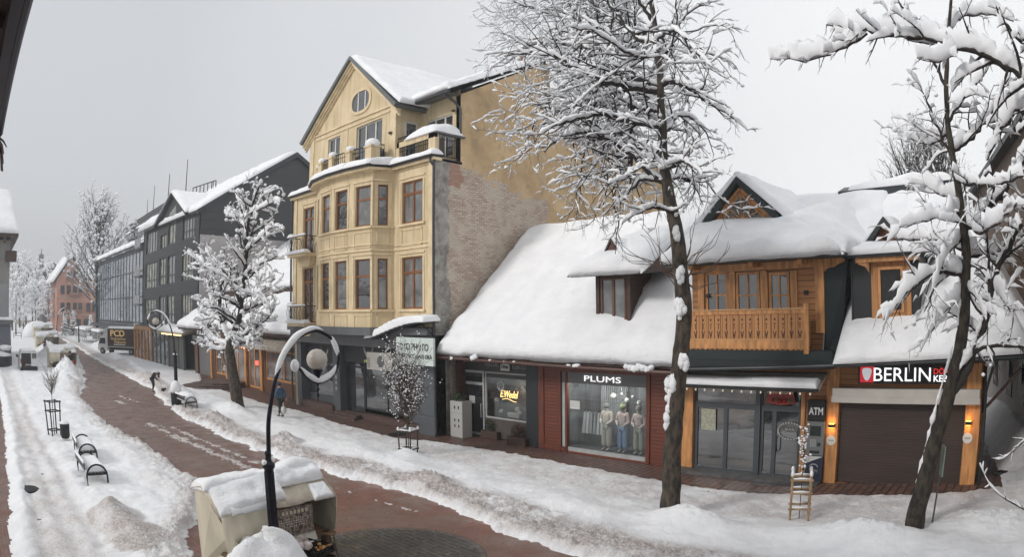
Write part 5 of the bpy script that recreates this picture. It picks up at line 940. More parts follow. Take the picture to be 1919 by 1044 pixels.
# doorstep snow-free cabinet and planters of the chocolate shop
q = rectY(833, 752, 866, 828, 19.0); CB = thing('meter_cabinet', 'white two-door cabinet topped with a dark plant at the chocolate shop entrance', 'cabinet', (-21.5, 18.8, .05))
m = M(); m.box(-21.72, -20.95, 18.62, 19.15, .05, 1.62); m.box(-21.72, -20.95, 18.60, 18.62, .08, 1.08); m.box(-21.72, -20.95, 18.60, 18.62, 1.11, 1.6); m.build('cabinet_body', mat('cabinet_white', (.42, .42, .40), .5), CB, bevel=.01)
m = M()
for z in (.5, .75, 1.3, 1.3): m.box(-21.45, -21.40, 18.585, 18.6, z, z + .12); m.box(-21.2, -21.15, 18.585, 18.6, z, z + .12)
m.build('lock', BLACK, CB)
LEAF = mat('dark_leaf', (.035, .055, .025), .7, noise=.4, nscale=20)
def shrub(m, c, r, n, rnd, sc=(1, 1, 1), s=.05):
    for _ in range(n):
        d = Vector((rnd.gauss(0, 1), rnd.gauss(0, 1), rnd.gauss(0, 1))).normalized() * r * rnd.random() ** .4; p = Vector(c) + Vector((d.x * sc[0], d.y * sc[1], d.z * sc[2])); a = Vector((rnd.gauss(0, 1), rnd.gauss(0, 1), rnd.gauss(0, 1))).normalized() * s; b = a.cross(Vector((rnd.gauss(0, 1), rnd.gauss(0, 1), 1))).normalized() * s * .5
        m.add([p - a, p + b, p + a, p - b], [(0, 1, 2, 3)])
m = M(); shrub(m, (-21.35, 18.85, 1.78), .3, 220, random.Random(1), (1.2, 1, .7)); m.build('plant', LEAF, CB)
for i, (px, py) in enumerate(((922, 820), (973, 832))):
    p = atZ(px, py, .1); t = thing('planter', ('low brown planter with a small evergreen by the chocolate shop door', 'low brown planter with a rusty shrub under the chocolate shop window')[i], 'planter', (p.x, p.y, .05), 'planters of the chocolate shop')
    m = M(); m.box(p.x - .5, p.x + .5, p.y - .2, p.y + .2, .05, .38); m.build('box', DBROWN, t, bevel=.015); m = M(); shrub(m, (p.x - .05, p.y, .62), .28, 260, random.Random(i), (1.3, .7, 1)); m.build('shrub', LEAF if i == 0 else mat('rusty_leaf', (.09, .05, .03), .7), t)
# ------------------------------------------------------------------ house that carries the viewpoint (its eave shows at the top left)
VH = thing('corner_house', 'dark timber eave with exposed rafters of the near house at the upper left edge', 'house', (-2, -3, 0))
m = M(); m.box(-11.2, 14, -9, -1.3, 0, 8.3); m.build('wall', mat('near_house_wall', (.16, .14, .12), .8, noise=.3, nscale=1), VH)
m = M(); m.box(-11.9, 14.3, -1.4, -.12, 8.42, 8.5); m.hexa([(-11.9, -.1, 8.45), (14.3, -.1, 8.45), (14.3, -5, 11.9), (-11.9, -5, 11.9), (-11.9, -.1, 8.65), (14.3, -.1, 8.65), (14.3, -5, 12.1), (-11.9, -5, 12.1)]); m.build('roof', DBROWN, VH)
m = M()
for k in range(24): m.box(-11.6 + k * 1.1, -11.45 + k * 1.1, -1.3, -.16, 8.26, 8.42)
m.build('rafter', mat('rafter_wood', (.05, .035, .025), .7), VH)
m = M(); m.box(-11.95, 14.3, -.12, .03, 8.3, 8.62); m.tube([(-11.95, .06, 8.34), (14.3, .06, 8.34)], .06, 6); m.build('fascia', mat('indigo_fascia', (.015, .014, .03), .5), VH)
m = M(); m.pillow((-11.9, -.05, 8.66), (14, -.05, 8.66), (14, -4.8, 12), (-11.9, -4.8, 12), .3, 20, 8, 6); m.build('snow_layer', MS, VH, smooth=True)
m = M(); rnd = random.Random(6)
for k in range(14): p = Vector((-11.9, .0, 8.3)); q = p + Vector((rnd.uniform(-.3, .3), rnd.uniform(-.05, .25), rnd.uniform(-.9, -.1))); m.tube([p, p.lerp(q, .5) + Vector((0, .04, 0)), q], [.02, .02, .012], 4)
m.build('hanging_twigs', DBROWN, VH)
# ------------------------------------------------------------------ grey house at the left edge
LB = thing('grey_house', 'pale grey house with snowy hipped roof and blue-grey base at the left edge', 'house', (-75, -3, 0))
c = atX(18, 500, -68); yc = c.y
zb_ = atX(18, 600, -68).z; zt = atX(18, 460, -68).z
m = M(); m.box(-90, -68, -12, yc, zb_, zt + .5); m.build('upper_wall', mat('grey_stucco', (.26, .25, .24), .8, noise=.1, nscale=1), LB)
m = M(); m.box(-90, -67.6, -12, yc + .15, 0, zb_ - .4); m.build('base_wall', mat('bluegrey_wall', (.13, .14, .17), .7, noise=.1, nscale=1), LB)
m = M(); m.box(-90, -67.2, -12, yc + .4, zb_ - .4, zb_); o = m.build('cornice', MGREY, LB)
e = atX(35, 438, -67); t = atX(30, 358, -72)
m = M(); m.hexa([(-67, -13, e.z - .3), (-67, e.y, e.z - .3), (-91, e.y, e.z - .3), (-91, -13, e.z - .3), (-67, -13, e.z), (-67, e.y, e.z), (-91, e.y, e.z), (-91, -13, e.z)]); m.build('eave', DBROWN, LB)
m = M()
for k in range(7): m.box(-67.4, -67.0, e.y - .6 - k * 1.0, e.y - .3 - k * 1.0, e.z - .9, e.z - .3)
m.box(-68, -66.9, e.y - 1.3, e.y - .1, e.z - 2.6, e.z - 1.6); m.build('eave_bracket', DBROWN, LB)
m = M(); m.hexa([(-67, -13, e.z), (-67, e.y, e.z), (-91, e.y, e.z), (-91, -13, e.z), (-73, -13, t.z), (-73, e.y - 1.1, t.z), (-85, e.y - 1.1, t.z), (-85, -13, t.z)]); RFX = m.build('roof', ANTHR, LB)
m = M(); m.pillow((-66.9, -13, e.z), (-66.9, e.y + .1, e.z), (-73, e.y - 1.0, t.z), (-73, -13, t.z), .5, 24, 14, 3, ew=.5, up=(.75, 0, .66)); m.build('snow_layer', MS, RFX, smooth=True)
m = M(); m.pillow((-67.5, yc - 4, zb_), (-67.5, yc + .5, zb_), (-68.4, yc + .4, zb_), (-68.4, yc - 4, zb_), .3, 10, 4, 3); m.build('snow_layer', MS, o, smooth=True)
m = M(); p = atX(3, 560, -67.9); m.box(-67.95, -67.8, p.y - 1.2, p.y + .8, p.z - 2, p.z + 1.5); m.build('window', GL, LB)
p = atZ(8, 690); TB = thing('snowy_tub', 'dark round tub planter heaped with snow at the foot of the left grey house', 'planter', (p.x, p.y, 0))
m = M(); m.lathe((p.x, p.y - .5, .1), [(1.0, 0), (1.35, .2), (1.4, 1.0), (1.25, 1.05)], 18); m.build('tub', ANTHR, TB); m = M(); m.ball((p.x, p.y - .5, 1.1), 1.25, 16, 8, (1, 1, .4), .12); m.ball((p.x, p.y + .2, 1.9), .7, 10, 8, (1, 1, .4), .12); m.build('snow_cap', MS, TB, smooth=True)
# ------------------------------------------------------------------ dark modern building
DB = thing('dark_building', 'charcoal four-storey modern building with gabled dormers, large windows and snow on its long sloping roof', 'building', (-68, 20, 0))
CHAR = mk_wood('charcoal_cladding', (.035, .037, .040), (.026, .028, .030), .8, 'z', .55, (.02, .02, .022), .01)
DYF = 20.0; DX0, DX1 = -79.0, -57.6
px_w = [(274.6, 434, 294, 474), (301, 440, 312, 465), (316, 405, 329, 457), (342.8, 399.6, 363.8, 447.5), (272.7, 493, 293, 540.5), (298.7, 484, 310, 534), (314, 479, 327.5, 532), (341, 468.5, 361, 526), (271, 561, 292, 590), (298, 555.5, 309.5, 602), (313, 553.5, 326, 606), (340, 551, 360, 606)]
hs = []
for r in px_w:
    a, b, c_, d_ = rectY(*r, DYF); hs.append((a, b, c_, d_))
zt = 14.8
m = M(); m.wall(DX0, DX1, 0, zt, [(h[0], h[1], h[2], min(h[3], zt - .1)) for h in hs], .3, d=DYF)
pk = atY(328, 362, DYF); g0, g1 = atY(296, 430, DYF), atY(352, 400, DYF)
m.ext([(g0.x, zt), (g1.x, zt), (pk.x, pk.z - .2)], DYF, DYF + .3); m.box(DX0, DX0 + .3, DYF, 36, 0, zt); DWL = m.build('front_wall', CHAR, DB)
gp = [(20, 0), (20, 14.5), (29.7, 20.6), (38, 15.5), (38, 0)]
m = M(); m.extv([(DX1, y, z) for y, z in gp], (-.3, 0, 0)); m.build('gable_wall', CHAR, DB)
m = M(); m.extv([(DX1 + .06, 20.0, 0), (DX1 + .06, 20.0, 12.3), (DX1 + .06, 38, 12.0), (DX1 + .06, 38, 0)], (-.05, 0, 0)); m.build('plaster_wall', mat('raw_grey_plaster', (.33, .31, .31), .85, noise=.15, nscale=.6, bump=.01), DB)
BLIND = mk_glass('blind_glass', (.10, .105, .085), (.34, .34, .28), 1.8, .9); rnd = random.Random(4)
FRM = mat('charcoal_frame', (.05, .052, .055), .5)
for i, h in enumerate(hs):
    window(DB, IDF, h[0], h[1], h[2], min(h[3], zt - .1), DYF + .1, FRM, BLIND if i % 3 else GLC, v=(.5,) if h[1] - h[0] < 3.2 else (.25, .5, .75), h=(.32,) if i not in (0, 1, 2) else (), fw=.1, bar=.07)
p1, p2 = atY(313, 400, DYF), atY(330, 376, DYF)
m = M(); m.ext([(hs[2][0], hs[2][3] - .05), (hs[2][1], hs[2][3] - .05), (hs[2][1], pk.z - 1.3), (hs[2][0] + .3, pk.z - 1.9)], DYF - .03, DYF); m.build('gable_glass', BLIND, DB)
m = M()
for k in range(4):
    z0 = 2.8 + k * 3.35; a0 = DX0 - 3.2; m.box(a0, DX0, DYF - .4, DYF + 3, z0, z0 + .2)
m.build('balcony_slab', MGREY, DB); m = M()
for k in range(4): z0 = 3.0 + k * 3.35; m.box(DX0 - 3.2, DX0 - .1, DYF - .42, DYF - .38, z0, z0 + 1.05)
m.build('balcony_glass', GLC, DB); m = M(); m.box(DX0 - 3.2, DX0, DYF + 2.8, DYF + 3, 0, 14.5); m.build('balcony_back_wall', MGREY, DB)
m = M(); m.add([(DX0, 19.6, 14.55), (DX1 + .3, 19.6, 14.3), (DX1 + .3, 29.7, 20.7), (DX0, 29.7, 20.7), (DX0, 38.3, 15.4), (DX1 + .3, 38.3, 15.4)], [(0, 1, 2, 3), (3, 2, 5, 4)]); m.extv([(DX1 + .3, 19.6, 14.1), (DX1 + .3, 29.7, 20.4), (DX1 + .3, 38.3, 15.2), (DX1 + .3, 38.3, 15.5), (DX1 + .3, 29.7, 20.9), (DX1 + .3, 19.6, 14.5)], (-.35, 0, 0))
m.ext([(g0.x - .3, zt - .3), (pk.x, pk.z - .1), (pk.x, pk.z + .15), (g0.x - .6, zt - .1)], 19.6, 26); m.ext([(g1.x + .3, zt - .3), (g1.x + .6, zt - .1), (pk.x, pk.z + .15), (pk.x, pk.z - .1)], 19.6, 26); DRF = m.build('roof', ANTHR, DB)
m = M(); m.pillow((DX0, 19.9, 14.7), (DX1 + .2, 19.9, 14.6), (DX1 + .2, 29.7, 20.9), (DX0, 29.7, 20.9), .35, 30, 24, 5, ew=.5, lump=.3); m.pillow((DX0 - .2, 29.4, 20.9), (DX1 + .2, 29.4, 20.9), (DX1 + .2, 38.3, 15.5), (DX0, 38.3, 15.5), .3, 14, 10, 5)
m.pillow((pk.x, 19.5, pk.z + .1), (g1.x + .6, 19.5, zt - .1), (g1.x + .6, 24, zt), (pk.x, 25, pk.z + .1), .35, 10, 10, 6, ew=.4); m.pillow((pk.x, 19.5, pk.z + .1), (g0.x - .6, 19.5, zt - .1), (g0.x - .6, 24, zt), (pk.x, 25, pk.z + .1), .1, 10, 10, 7, ew=.4)
m.pillow((DX0 - .3, 19.3, zt - .1), (g0.x - .2, 19.3, zt - .1), (g0.x - .2, 22, 16.6), (DX0 - .3, 22, 16.6), .5, 10, 8, 8, ew=.5); m.build('snow_layer', MS, DRF, smooth=True)
m = M()
for (px, py) in ((400, 338), (352, 299), (318, 328)):
    p = atY(px, py, 27); m.tube([(p.x, 27, p.z), (p.x, 27, 17)], .05, 4)
a, b = atY(362, 352, 27), atY(405, 338, 27)
for (x0, x1, z0, z1) in ((a.x, b.x, a.z, b.z),):
    for k in range(7): q = k / 6; x = x0 + (x1 - x0) * q; z = z0 + (z1 - z0) * q; m.tube([(x, 27, z), (x, 27, z - 2)], .06, 4)
    m.tube([(x0, 27, z0), (x1, 27, z1)], .07, 4); m.tube([(x0, 27, z0 - 1), (x1, 27, z1 - 1)], .05, 4)
m.build('roof_railing', IRON, DB)
# ground-floor glazed timber porch of the dark building
PO = thing('glazed_porch', 'glazed shop porch with orange timber posts at the foot of the charcoal building', 'kiosk', (-74, 19.6, 0))
a, b = -79.2, -71.2; m = M()
for k in range(6): x = a + (b - a) * k / 5; m.box(x - .14, x + .14, 18.9, 19.15, 0, 3.6)
m.box(a, b, 18.9, 19.15, 3.4, 3.8); m.build('timber_post', HONEYP, PO); m = M(); m.box(a, b, 19.0, 19.05, .3, 3.4); m.build('pane', mk_glass('porch_glass', (.03, .02, .02), (.18, .13, .12), 1.8, .8), PO); m = M(); m.box(a, b, 19.05, 20, 3.8, 3.95); m.build('flat_roof', MGREY, PO)
PO2 = thing('glass_shopfront', 'pale glass shopfront with teal frames between timber porch and string-lit awning', 'shopfront', (-65, 19.6, 0))
a, b = -71.0, -59.5; m = M()
for k in range(8): x = a + (b - a) * k / 7; m.box(x - .10, x + .10, 19.0, 19.2, 0, 3.5)
m.box(a, b, 19.0, 19.2, 3.3, 3.6); m.build('frame', mat('teal_frame', (.07, .09, .09), .5), PO2); m = M(); m.box(a, -65, 19.08, 19.12, .2, 3.3); m.build('pane', GLC, PO2); m = M(); m.box(-65, b, 19.06, 19.12, .1, 3.3); m.build('door_panel', mat('taupe_panel', (.10, .09, .085), .6, noise=.2, nscale=.8, stretch=(3, 1, .2)), PO2)
m = M(); m.extv([(a + 4, 20, 3.9), (a + 4, 18.4, 3.5), (a + 4, 18.4, 3.3), (a + 4, 20, 3.7)], (9, 0, 0)); o = m.build('awning', mat('beige_awning', (.4, .33, .25), .7), PO2); m = M(); m.pillow((a + 4, 18.5, 3.55), (a + 13, 18.5, 3.55), (a + 13, 20, 3.95), (a + 4, 20, 3.95), .35, 20, 6, 9, lump=.6); m.build('snow_layer', MS, o, smooth=True)
m = M()
for k in range(16): m.ball((-64.5 + k * .42, 18.35, 3.35), .06, 6, 5)
m.build('bulb_string', mat('orange_bulbs', (.8, .5, .2), .5, emit=(1, .6, .25), es=3), PO2)
# ------------------------------------------------------------------ low pizza house
PZ = thing('pizza_house', 'low wooden shop row with two tiers of snowy roofs between charcoal building and tenement', 'shop row', (-47, 19.5, 0))
BRW = mk_wood('old_brown_wood', (.16, .075, .04), (.10, .045, .025), .2, 'x', .6, (.03, .015, .01), .06)
m = M(); m.wall(-57.2, -35.5, 0, 4.0, [(-56.4, -53.2, .1, 3.0), (-51.8, -49.2, .5, 3.1), (-48.8, -45.4, .3, 3.2), (-44.9, -42.9, .1, 3.0), (-41.9, -36.4, .9, 2.9)], .3, d=19.4); m.box(-35.6, -35.5, 19.4, 34, 0, 7.0); m.build('plank_wall', BRW, PZ)
m = M(); m.box(-56.4, -53.2, 19.55, 19.6, .1, 3.0)
for k in range(20): m.box(-56.4, -53.2, 19.53, 19.552, .15 + k * .14, .25 + k * .14)
m.build('roller_shutter', mat('taupe_shutter', (.15, .14, .135), .5), PZ); m = M(); m.box(-57, -52.8, 19.1, 19.4, 3.05, 3.45); m.build('shutter_box', MGREY, PZ)
PW = mk_glass('warm_window', (.05, .035, .03), (.26, .22, .20), 1.8, .7)
for (a, b, c_, d_) in ((-51.8, -49.2, .5, 3.1), (-48.8, -45.4, .3, 3.2), (-44.9, -42.9, .1, 3.0), (-41.9, -36.4, .9, 2.9)): window(PZ, IDF, a, b, c_, d_, 19.45, HONEYP, PW, v=(.5,), fw=.14, bar=.08, name='shop_window')
m = M(); 
for x in (-52.6, -49.0, -45.2, -42.4, -35.9): m.box(x - .15, x + .15, 19.25, 19.4, 0, 3.9)
m.build('timber_post', HONEYP, PZ)
PIZ = atY(381, 638, 19.0); m = None
text('PIZZA', IDF, -54.0, 3.82, .55, 2.6, 19.0, LETW, PZ, bold=.02)
m = M(); m.extv([(-42.6, 19.4, 3.75), (-42.6, 18.2, 3.3), (-42.6, 18.2, 3.1), (-42.6, 19.4, 3.6)], (6.4, 0, 0)); m.build('awning', mat('striped_awning', (.42, .36, .30), .7, noise=.3, nscale=4), PZ); m = M()
for k in range(22): m.ball((-42.5 + k * .3, 18.18, 3.08), .1, 6, 4, (1.2, .3, 1))
m.build('scalloped_edge', mat('scallop', (.5, .47, .42), .8), PZ)
m = M()
for k in range(12): m.ball((-48.6 + k * .45, 19.1, 3.0 - .12 * sin(k)), .06, 6, 5)
m.build('bulb_string', mat('red_bulbs', (.8, .3, .2), .5, emit=(1, .4, .2), es=2), PZ)
m = M(); m.box(-43.6, -43.1, 19.38, 19.41, 1.75, 2.05); m.build('open_sign', mat('red_neon', (.7, .1, .1), .5, emit=(1, .1, .06), es=1.6), PZ)
def slab(par, x0, x1, y0, z0, y1, z1, th, sn, seed, mt=DBROWN):
    m = M(); m.extv([(x0, y0, z0 - .18), (x0, y0, z0), (x0, y1, z1), (x0, y1, z1 - .18)], (x1 - x0, 0, 0)); r = m.build('roof', mt, par); m = M(); m.pillow((x0 - .1, y0 - .1, z0), (x1 + .1, y0 - .1, z0), (x1 + .1, y1, z1), (x0 - .1, y1, z1), sn, max(8, int((x1 - x0) * 1.2)), max(6, int((y1 - y0) * 3)), seed, ew=sn * 1.1, lump=.25, sag=.08); m.build('snow_layer', MS, r, smooth=True); return r
slab(PZ, -58.8, -52.2, 18.3, 4.1, 22.5, 6.6, .2, .45, 1); slab(PZ, -50.0, -35.6, 18.6, 4.1, 22.2, 6.6, .2, .45, 2); slab(PZ, -57.2, -35.5, 22.6, 7.2, 30, 12.4, .2, .45, 3)
m = M(); m.box(-57.2, -35.5, 22.3, 22.6, 4, 7.2); m.build('upper_wall', DBROWN, PZ)
p = atY(519, 545, 24.5); m = M(); m.box(p.x - .7, p.x + .7, 24.0, 26, p.z - 1.0, p.z + 1.0); o = m.build('dormer', LGREY, PZ); m = M(); m.box(p.x - .45, p.x + .45, 23.96, 24.0, p.z - .7, p.z + .7); m.build('pane', GL, o); m = M(); m.pillow((p.x - .8, 23.9, p.z + 1), (p.x + .8, 23.9, p.z + 1), (p.x + .8, 26, p.z + 1.2), (p.x - .8, 26, p.z + 1.2), .5, 6, 6, 1, ew=.4); m.build('snow_cap', MS, o, smooth=True)
p = atY(521, 478, 27); m = M(); m.box(p.x - .3, p.x + .3, 26.7, 27.3, 9, p.z); o = m.build('chimney', MGREY, PZ); m = M(); m.ball((p.x, 27, p.z + .1), .5, 10, 8, (1, 1, 1)); m.build('snow_cap', MS, o, smooth=True)
m = M(); 
for k in range(3): m.lathe((-46.5, 17.2 + k * .35, .05), [(2.4 - k * .3, 0), (2.4 - k * .3, .12 + k * .12), (.01, .12 + k * .12)], 30)
m.build('round_step', mat('round_steps', (.09, .06, .05), .7, noise=.4, nscale=3), PZ)
# ------------------------------------------------------------------ grey glass block and lattice block beyond
GB_ = thing('glass_block', 'long grey glass-fronted block with snowy eave beyond the charcoal building', 'building', (-98, 20, 0))
e0, e1 = atY(269, 446, 21), atY(231, 466, 21)
zz = 13.6
m = M(); m.box(-116, -82.3, 21, 34, 0, zz); m.build('wall', mat('blue_grey_wall', (.13, .15, .17), .6, noise=.12, nscale=.3), GB_)
m = M(); rnd = random.Random(9); m.box(-116, -82.4, 20.9, 20.98, 4.0, zz - .8); m.build('glass_front', mk_glass('block_glass', (.12, .15, .18), (.28, .32, .36), 2.2, .25), GB_)
m = M()
for k in range(18): x = -116 + k * 1.97; m.box(x, x + .12, 20.84, 20.9, 3.9, zz - .7)
for z in (4.0, 7.2, 10.4): m.box(-116, -82.3, 20.82, 20.88, z, z + .15)
m.build('mullion', ANTHR, GB_); slab(GB_, -117, -82.0, 20.2, zz, 27, zz + 3, .3, .5, 4, ANTHR)
m = M(); m.box(-116, -82.3, 19.6, 20.9, 3.2, 3.6); m.box(-117, -115.9, 20.6, 22, 0, 9); m.build('canopy', ANTHR, GB_); m = M(); rnd = random.Random(3)
for k in range(11): m.box(-114 + k * 2.9, -112 + k * 2.9, 20.7, 20.8, .4, 3.0)
m.build('shop_window', GLC, GB_)
KB = thing('roof_lattice_block', 'higher flat block with latticed roof edge and thin antennas behind the glass-fronted block', 'building', (-110, 34, 0))
t0 = atY(236, 431, 32); t1 = atY(312, 384, 32)
m = M(); m.hexa([(t0.x, 32, 0), (t1.x, 32, 0), (t1.x, 44, 0), (t0.x, 44, 0), (t0.x, 32, t0.z - 1.2), (t1.x, 32, t1.z - 1.2), (t1.x, 44, t1.z - 1.2), (t0.x, 44, t0.z - 1.2)]); m.build('wall', mat('blue_glass_wall', (.12, .14, .16), .5, noise=.2, nscale=.3), KB)
m = M(); n = 34
for k in range(n): q = k / n; x = t0.x + (t1.x - t0.x) * q; z = t0.z + (t1.z - t0.z) * q; m.tube([(x, 32, z - 1.2), (x + 1.2, 32, z + .5)], .1, 4); m.tube([(x + 1.2, 32, z - 1.2), (x, 32, z + .5)], .1, 4)
m.tube([(t0.x, 32, t0.z + .5), (t1.x, 32, t1.z + .5)], .14, 4); m.build('lattice_parapet', ANTHR, KB)
m = M(); m.pillow((t0.x, 31.8, t0.z - 1.2), (t1.x, 31.8, t1.z - 1.2), (t1.x, 36, t1.z - 1), (t0.x, 36, t0.z - 1), .6, 20, 4, 2); m.build('snow_layer', MS, KB, smooth=True)
m = M()
for (px, py, b) in ((290, 347, 400), (277, 374, 410), (318, 326, 385), (352, 299, 360)): p, q = atY(px, py, 32), atY(px, b + 30, 32); m.tube([p, (p.x, 32, q.z)], [.05, .12], 4)
m.build('antenna', MGREY, KB)
# ------------------------------------------------------------------ pink house closing the street
XP = -178.0
PK = thing('pink_house', 'pink three-storey house with steep snowy gable roof closing the far end of the street', 'house', (XP, 22, 0))
A, B_ = atX(106, 560, XP), atX(199, 560, XP); top = atX(140, 480, XP).z; ev_ = atX(106, 524, XP).z; evr = atX(198, 553, XP).z
y0, y1 = A.y, B_.y; ym = y0 + (y1 - y0) * .52; yp = y0 + (y1 - y0) * .30
m = M(); m.extv([(XP, y0, 0), (XP, y0, ev_), (XP, yp, top - .4), (XP, ym, ev_), (XP, ym, 0)], (-18, 0, 0)); m.box(XP - 18, XP - .5, ym, y1, 0, ev_ + 1); m.build('wall', mat('pink_render', (.52, .27, .20), .8, noise=.1, nscale=.4), PK)
m = M(); m.box(XP, XP + .25, y0 - .2, y1 + .2, 4.3, 4.7); m.box(XP, XP + .2, y0 - .2, ym + .1, 8.6, 8.9); m.build('cornice', mat('pink_trim', (.45, .32, .27), .8), PK)
m = M()
for z in (5.3, 9.6):
    for q in (.08, .2, .33, .44, .6, .72, .86, .95):
        if z > 9 and q > .5: continue
        y = y0 + (y1 - y0) * q; m.box(XP, XP + .12, y, y + 1.1, z, z + 2.2)
for q in (.22, .33): y = y0 + (y1 - y0) * q; m.box(XP, XP + .12, y, y + 1.1, 13.6, 15.4)
for q in (.12, .35, .55, .8): y = y0 + (y1 - y0) * q; m.box(XP, XP + .12, y, y + 2.0, .4, 3.4)
m.build('window', GL, PK)
m = M()
for (z, q0, q1) in ((5.0, .25, .5), (9.2, .25, .5), (13.0, .2, .42)): m.box(XP + .2, XP + 1.4, y0 + (y1 - y0) * q0, y0 + (y1 - y0) * q1, z, z + .9)
m.build('balcony', mat('pink_balcony', (.25, .13, .1), .7), PK)
def rslab(m, pts, vec, th): m.extv(pts, vec)
m = M(); m.extv([(XP + 1, y0 - 1.2, ev_ - 1.0), (XP + 1, yp, top), (XP + 1, ym + 1.2, ev_ - 1.0), (XP + 1, ym + 1, ev_ - .5), (XP + 1, yp, top + .7), (XP + 1, y0 - 1, ev_ - .5)], (-20, 0, 0)); RP = m.build('roof', mat('pink_house_roof', (.12, .06, .05), .7), PK)
m = M(); m.pillow((XP + 1.3, y0 - 1.1, ev_ - .6), (XP - 18, y0 - 1.1, ev_ - .6), (XP - 18, yp, top + .6), (XP + 1.3, yp, top + .6), .7, 10, 8, 3); m.pillow((XP + 1.3, ym + 1.2, ev_ - .6), (XP - 18, ym + 1.2, ev_ - .6), (XP - 18, yp, top + .6), (XP + 1.3, yp, top + .6), .7, 10, 8, 3)
m.pillow((XP + 1, ym, ev_ + .6), (XP + 1, y1 + .5, ev_ + .2), (XP - 12, y1, ev_ + 4), (XP - 12, ym, ev_ + 4), .6, 8, 8, 4); m.build('snow_layer', MS, RP, smooth=True)
m = M(); m.box(XP - 3, XP - 1.5, yp - 1.6, yp - .4, top - 2, top + .9); m.build('chimney', mat('chimney_red', (.2, .08, .06), .8), PK)
# far left houses beside the wood
FH = thing('far_chalet', 'small far house with a snowy roof above the tree belt left of the pink house', 'house', (-235, 16, 0))
p = atX(101, 492, -235); m = M(); m.extv([(-235, p.y - 4, 0), (-235, p.y - 4, p.z - 3), (-235, p.y, p.z), (-235, p.y + 4, p.z - 3), (-235, p.y + 4, 0)], (-10, 0, 0)); m.build('wall', mat('far_wall', (.08, .07, .07), .8), FH); m = M()
for s in (-1, 1): m.pillow((-234.5, p.y, p.z), (-234.5, p.y + s * 5, p.z - 3.8), (-245, p.y + s * 5, p.z - 3.8), (-245, p.y, p.z), .6, 5, 5, 1)
m.build('roof', MS, FH, smooth=True)
MT = thing('radio_mast', 'slim pale radio mast rising above the snowy trees at the far end of the street', 'mast', (-260, 12, 0))
p = atX(78, 466, -260); m = M(); m.tube([(-260, p.y, 0), (-260, p.y, p.z - 6)], [1.3, .9], 8); m.build('shaft', mat('mast_concrete', (.3, .29, .28), .8), MT); m = M(); m.lathe((-260, p.y, p.z - 7), [(1.2, 0), (1.3, 1), (.9, 1.2), (1.1, 4.6), (.7, 5), (.2, 5.2), (.15, 7)], 8); m.build('antenna_head', MGREY, MT)
# ------------------------------------------------------------------ trees
BARK = mat('bark', (.062, .050, .034), .9, col2=(.022, .018, .016), nscale=10, bump=.03, bscale=28, stretch=(1, 1, .4), contrast=(.42, .6))
BARKD = mat('twig_bark', (.028, .022, .019), .85)
BARKB = mat('grey_brown_bark', (.095, .072, .052), .9, col2=(.03, .026, .022), nscale=9, bump=.03, bscale=26, stretch=(1, 1, .4), contrast=(.4, .6))
TSN = mat('branch_snow', (.88, .89, .91), .8, spec=.3)
class TB_:
    def __init__(s): s.V = []; s.Fc = []; s.n = 0
    def tube(s, P, R, k=5, H=None, up=False, jit=0, rs=None):
        n = len(P); T = np.empty_like(P); T[1:-1] = P[2:] - P[:-2]; T[0] = P[1] - P[0]; T[-1] = P[-1] - P[-2]
        T /= np.maximum(np.linalg.norm(T, axis=1, keepdims=True), 1e-9); ref = np.array([0, 0, 1.]) if up or abs((P[-1] - P[0])[2]) < .85 * np.linalg.norm(P[-1] - P[0]) + 1e-9 else np.array([1., .1, 0])
        A = np.cross(T, ref); la = np.linalg.norm(A, axis=1, keepdims=True); A = np.where(la > .05, A / np.maximum(la, 1e-9), np.array([[1., 0, 0]])); B = np.cross(A, T)
        w = np.arange(k) * 2 * pi / k; H = R if H is None else H
        V = P[:, None, :] + A[:, None, :] * (R[:, None] * np.cos(w))[:, :, None] + B[:, None, :] * (H[:, None] * np.sin(w))[:, :, None]
        if jit: V = P[:, None, :] + (V - P[:, None, :]) * (1 + jit * rs.uniform(-1, 1, (n, k, 1)))
        s.V.append(V.reshape(-1, 3)); i = np.arange(n - 1)[:, None] * k; j = np.arange(k)[None, :]; j2 = (j + 1) % k
        s.Fc.append((np.stack([i + j, i + j2, i + k + j2, i + k + j], -1).reshape(-1, 4) + s.n)); s.n += n * k
    def build(s, name, mt, par=None):
        if not s.V: return None
        co = np.concatenate(s.V).astype(np.float32); w = wloc(par); co -= np.array([w.x, w.y, w.z], np.float32); q = np.concatenate(s.Fc).astype(np.int32)
        me = bpy.data.meshes.new(name); me.vertices.add(len(co)); me.vertices.foreach_set('co', co.ravel()); me.loops.add(q.size); me.loops.foreach_set('vertex_index', q.ravel()); me.polygons.add(len(q)); me.polygons.foreach_set('loop_start', np.arange(0, q.size, 4, dtype=np.int32)); me.update(calc_edges=True); me.shade_smooth(); me.materials.append(mt)
        o = bpy.data.objects.new(name, me); COL.objects.link(o); o.parent = par; return o
def resample(P, R, step):
    P = np.array(P, float); R = np.array(R, float); d = np.concatenate([[0], np.cumsum(np.linalg.norm(np.diff(P, axis=0), axis=1))]); n = max(3, int(d[-1] / step) + 1); t = np.linspace(0, d[-1], n)
    # smooth (Catmull-like) by cubic-ish averaging
    Q = np.stack([np.interp(t, d, P[:, i]) for i in range(3)], 1)
    for _ in range(2): Q[1:-1] = .25 * Q[:-2] + .5 * Q[1:-1] + .25 * Q[2:]
    return Q, np.interp(t, d, R)
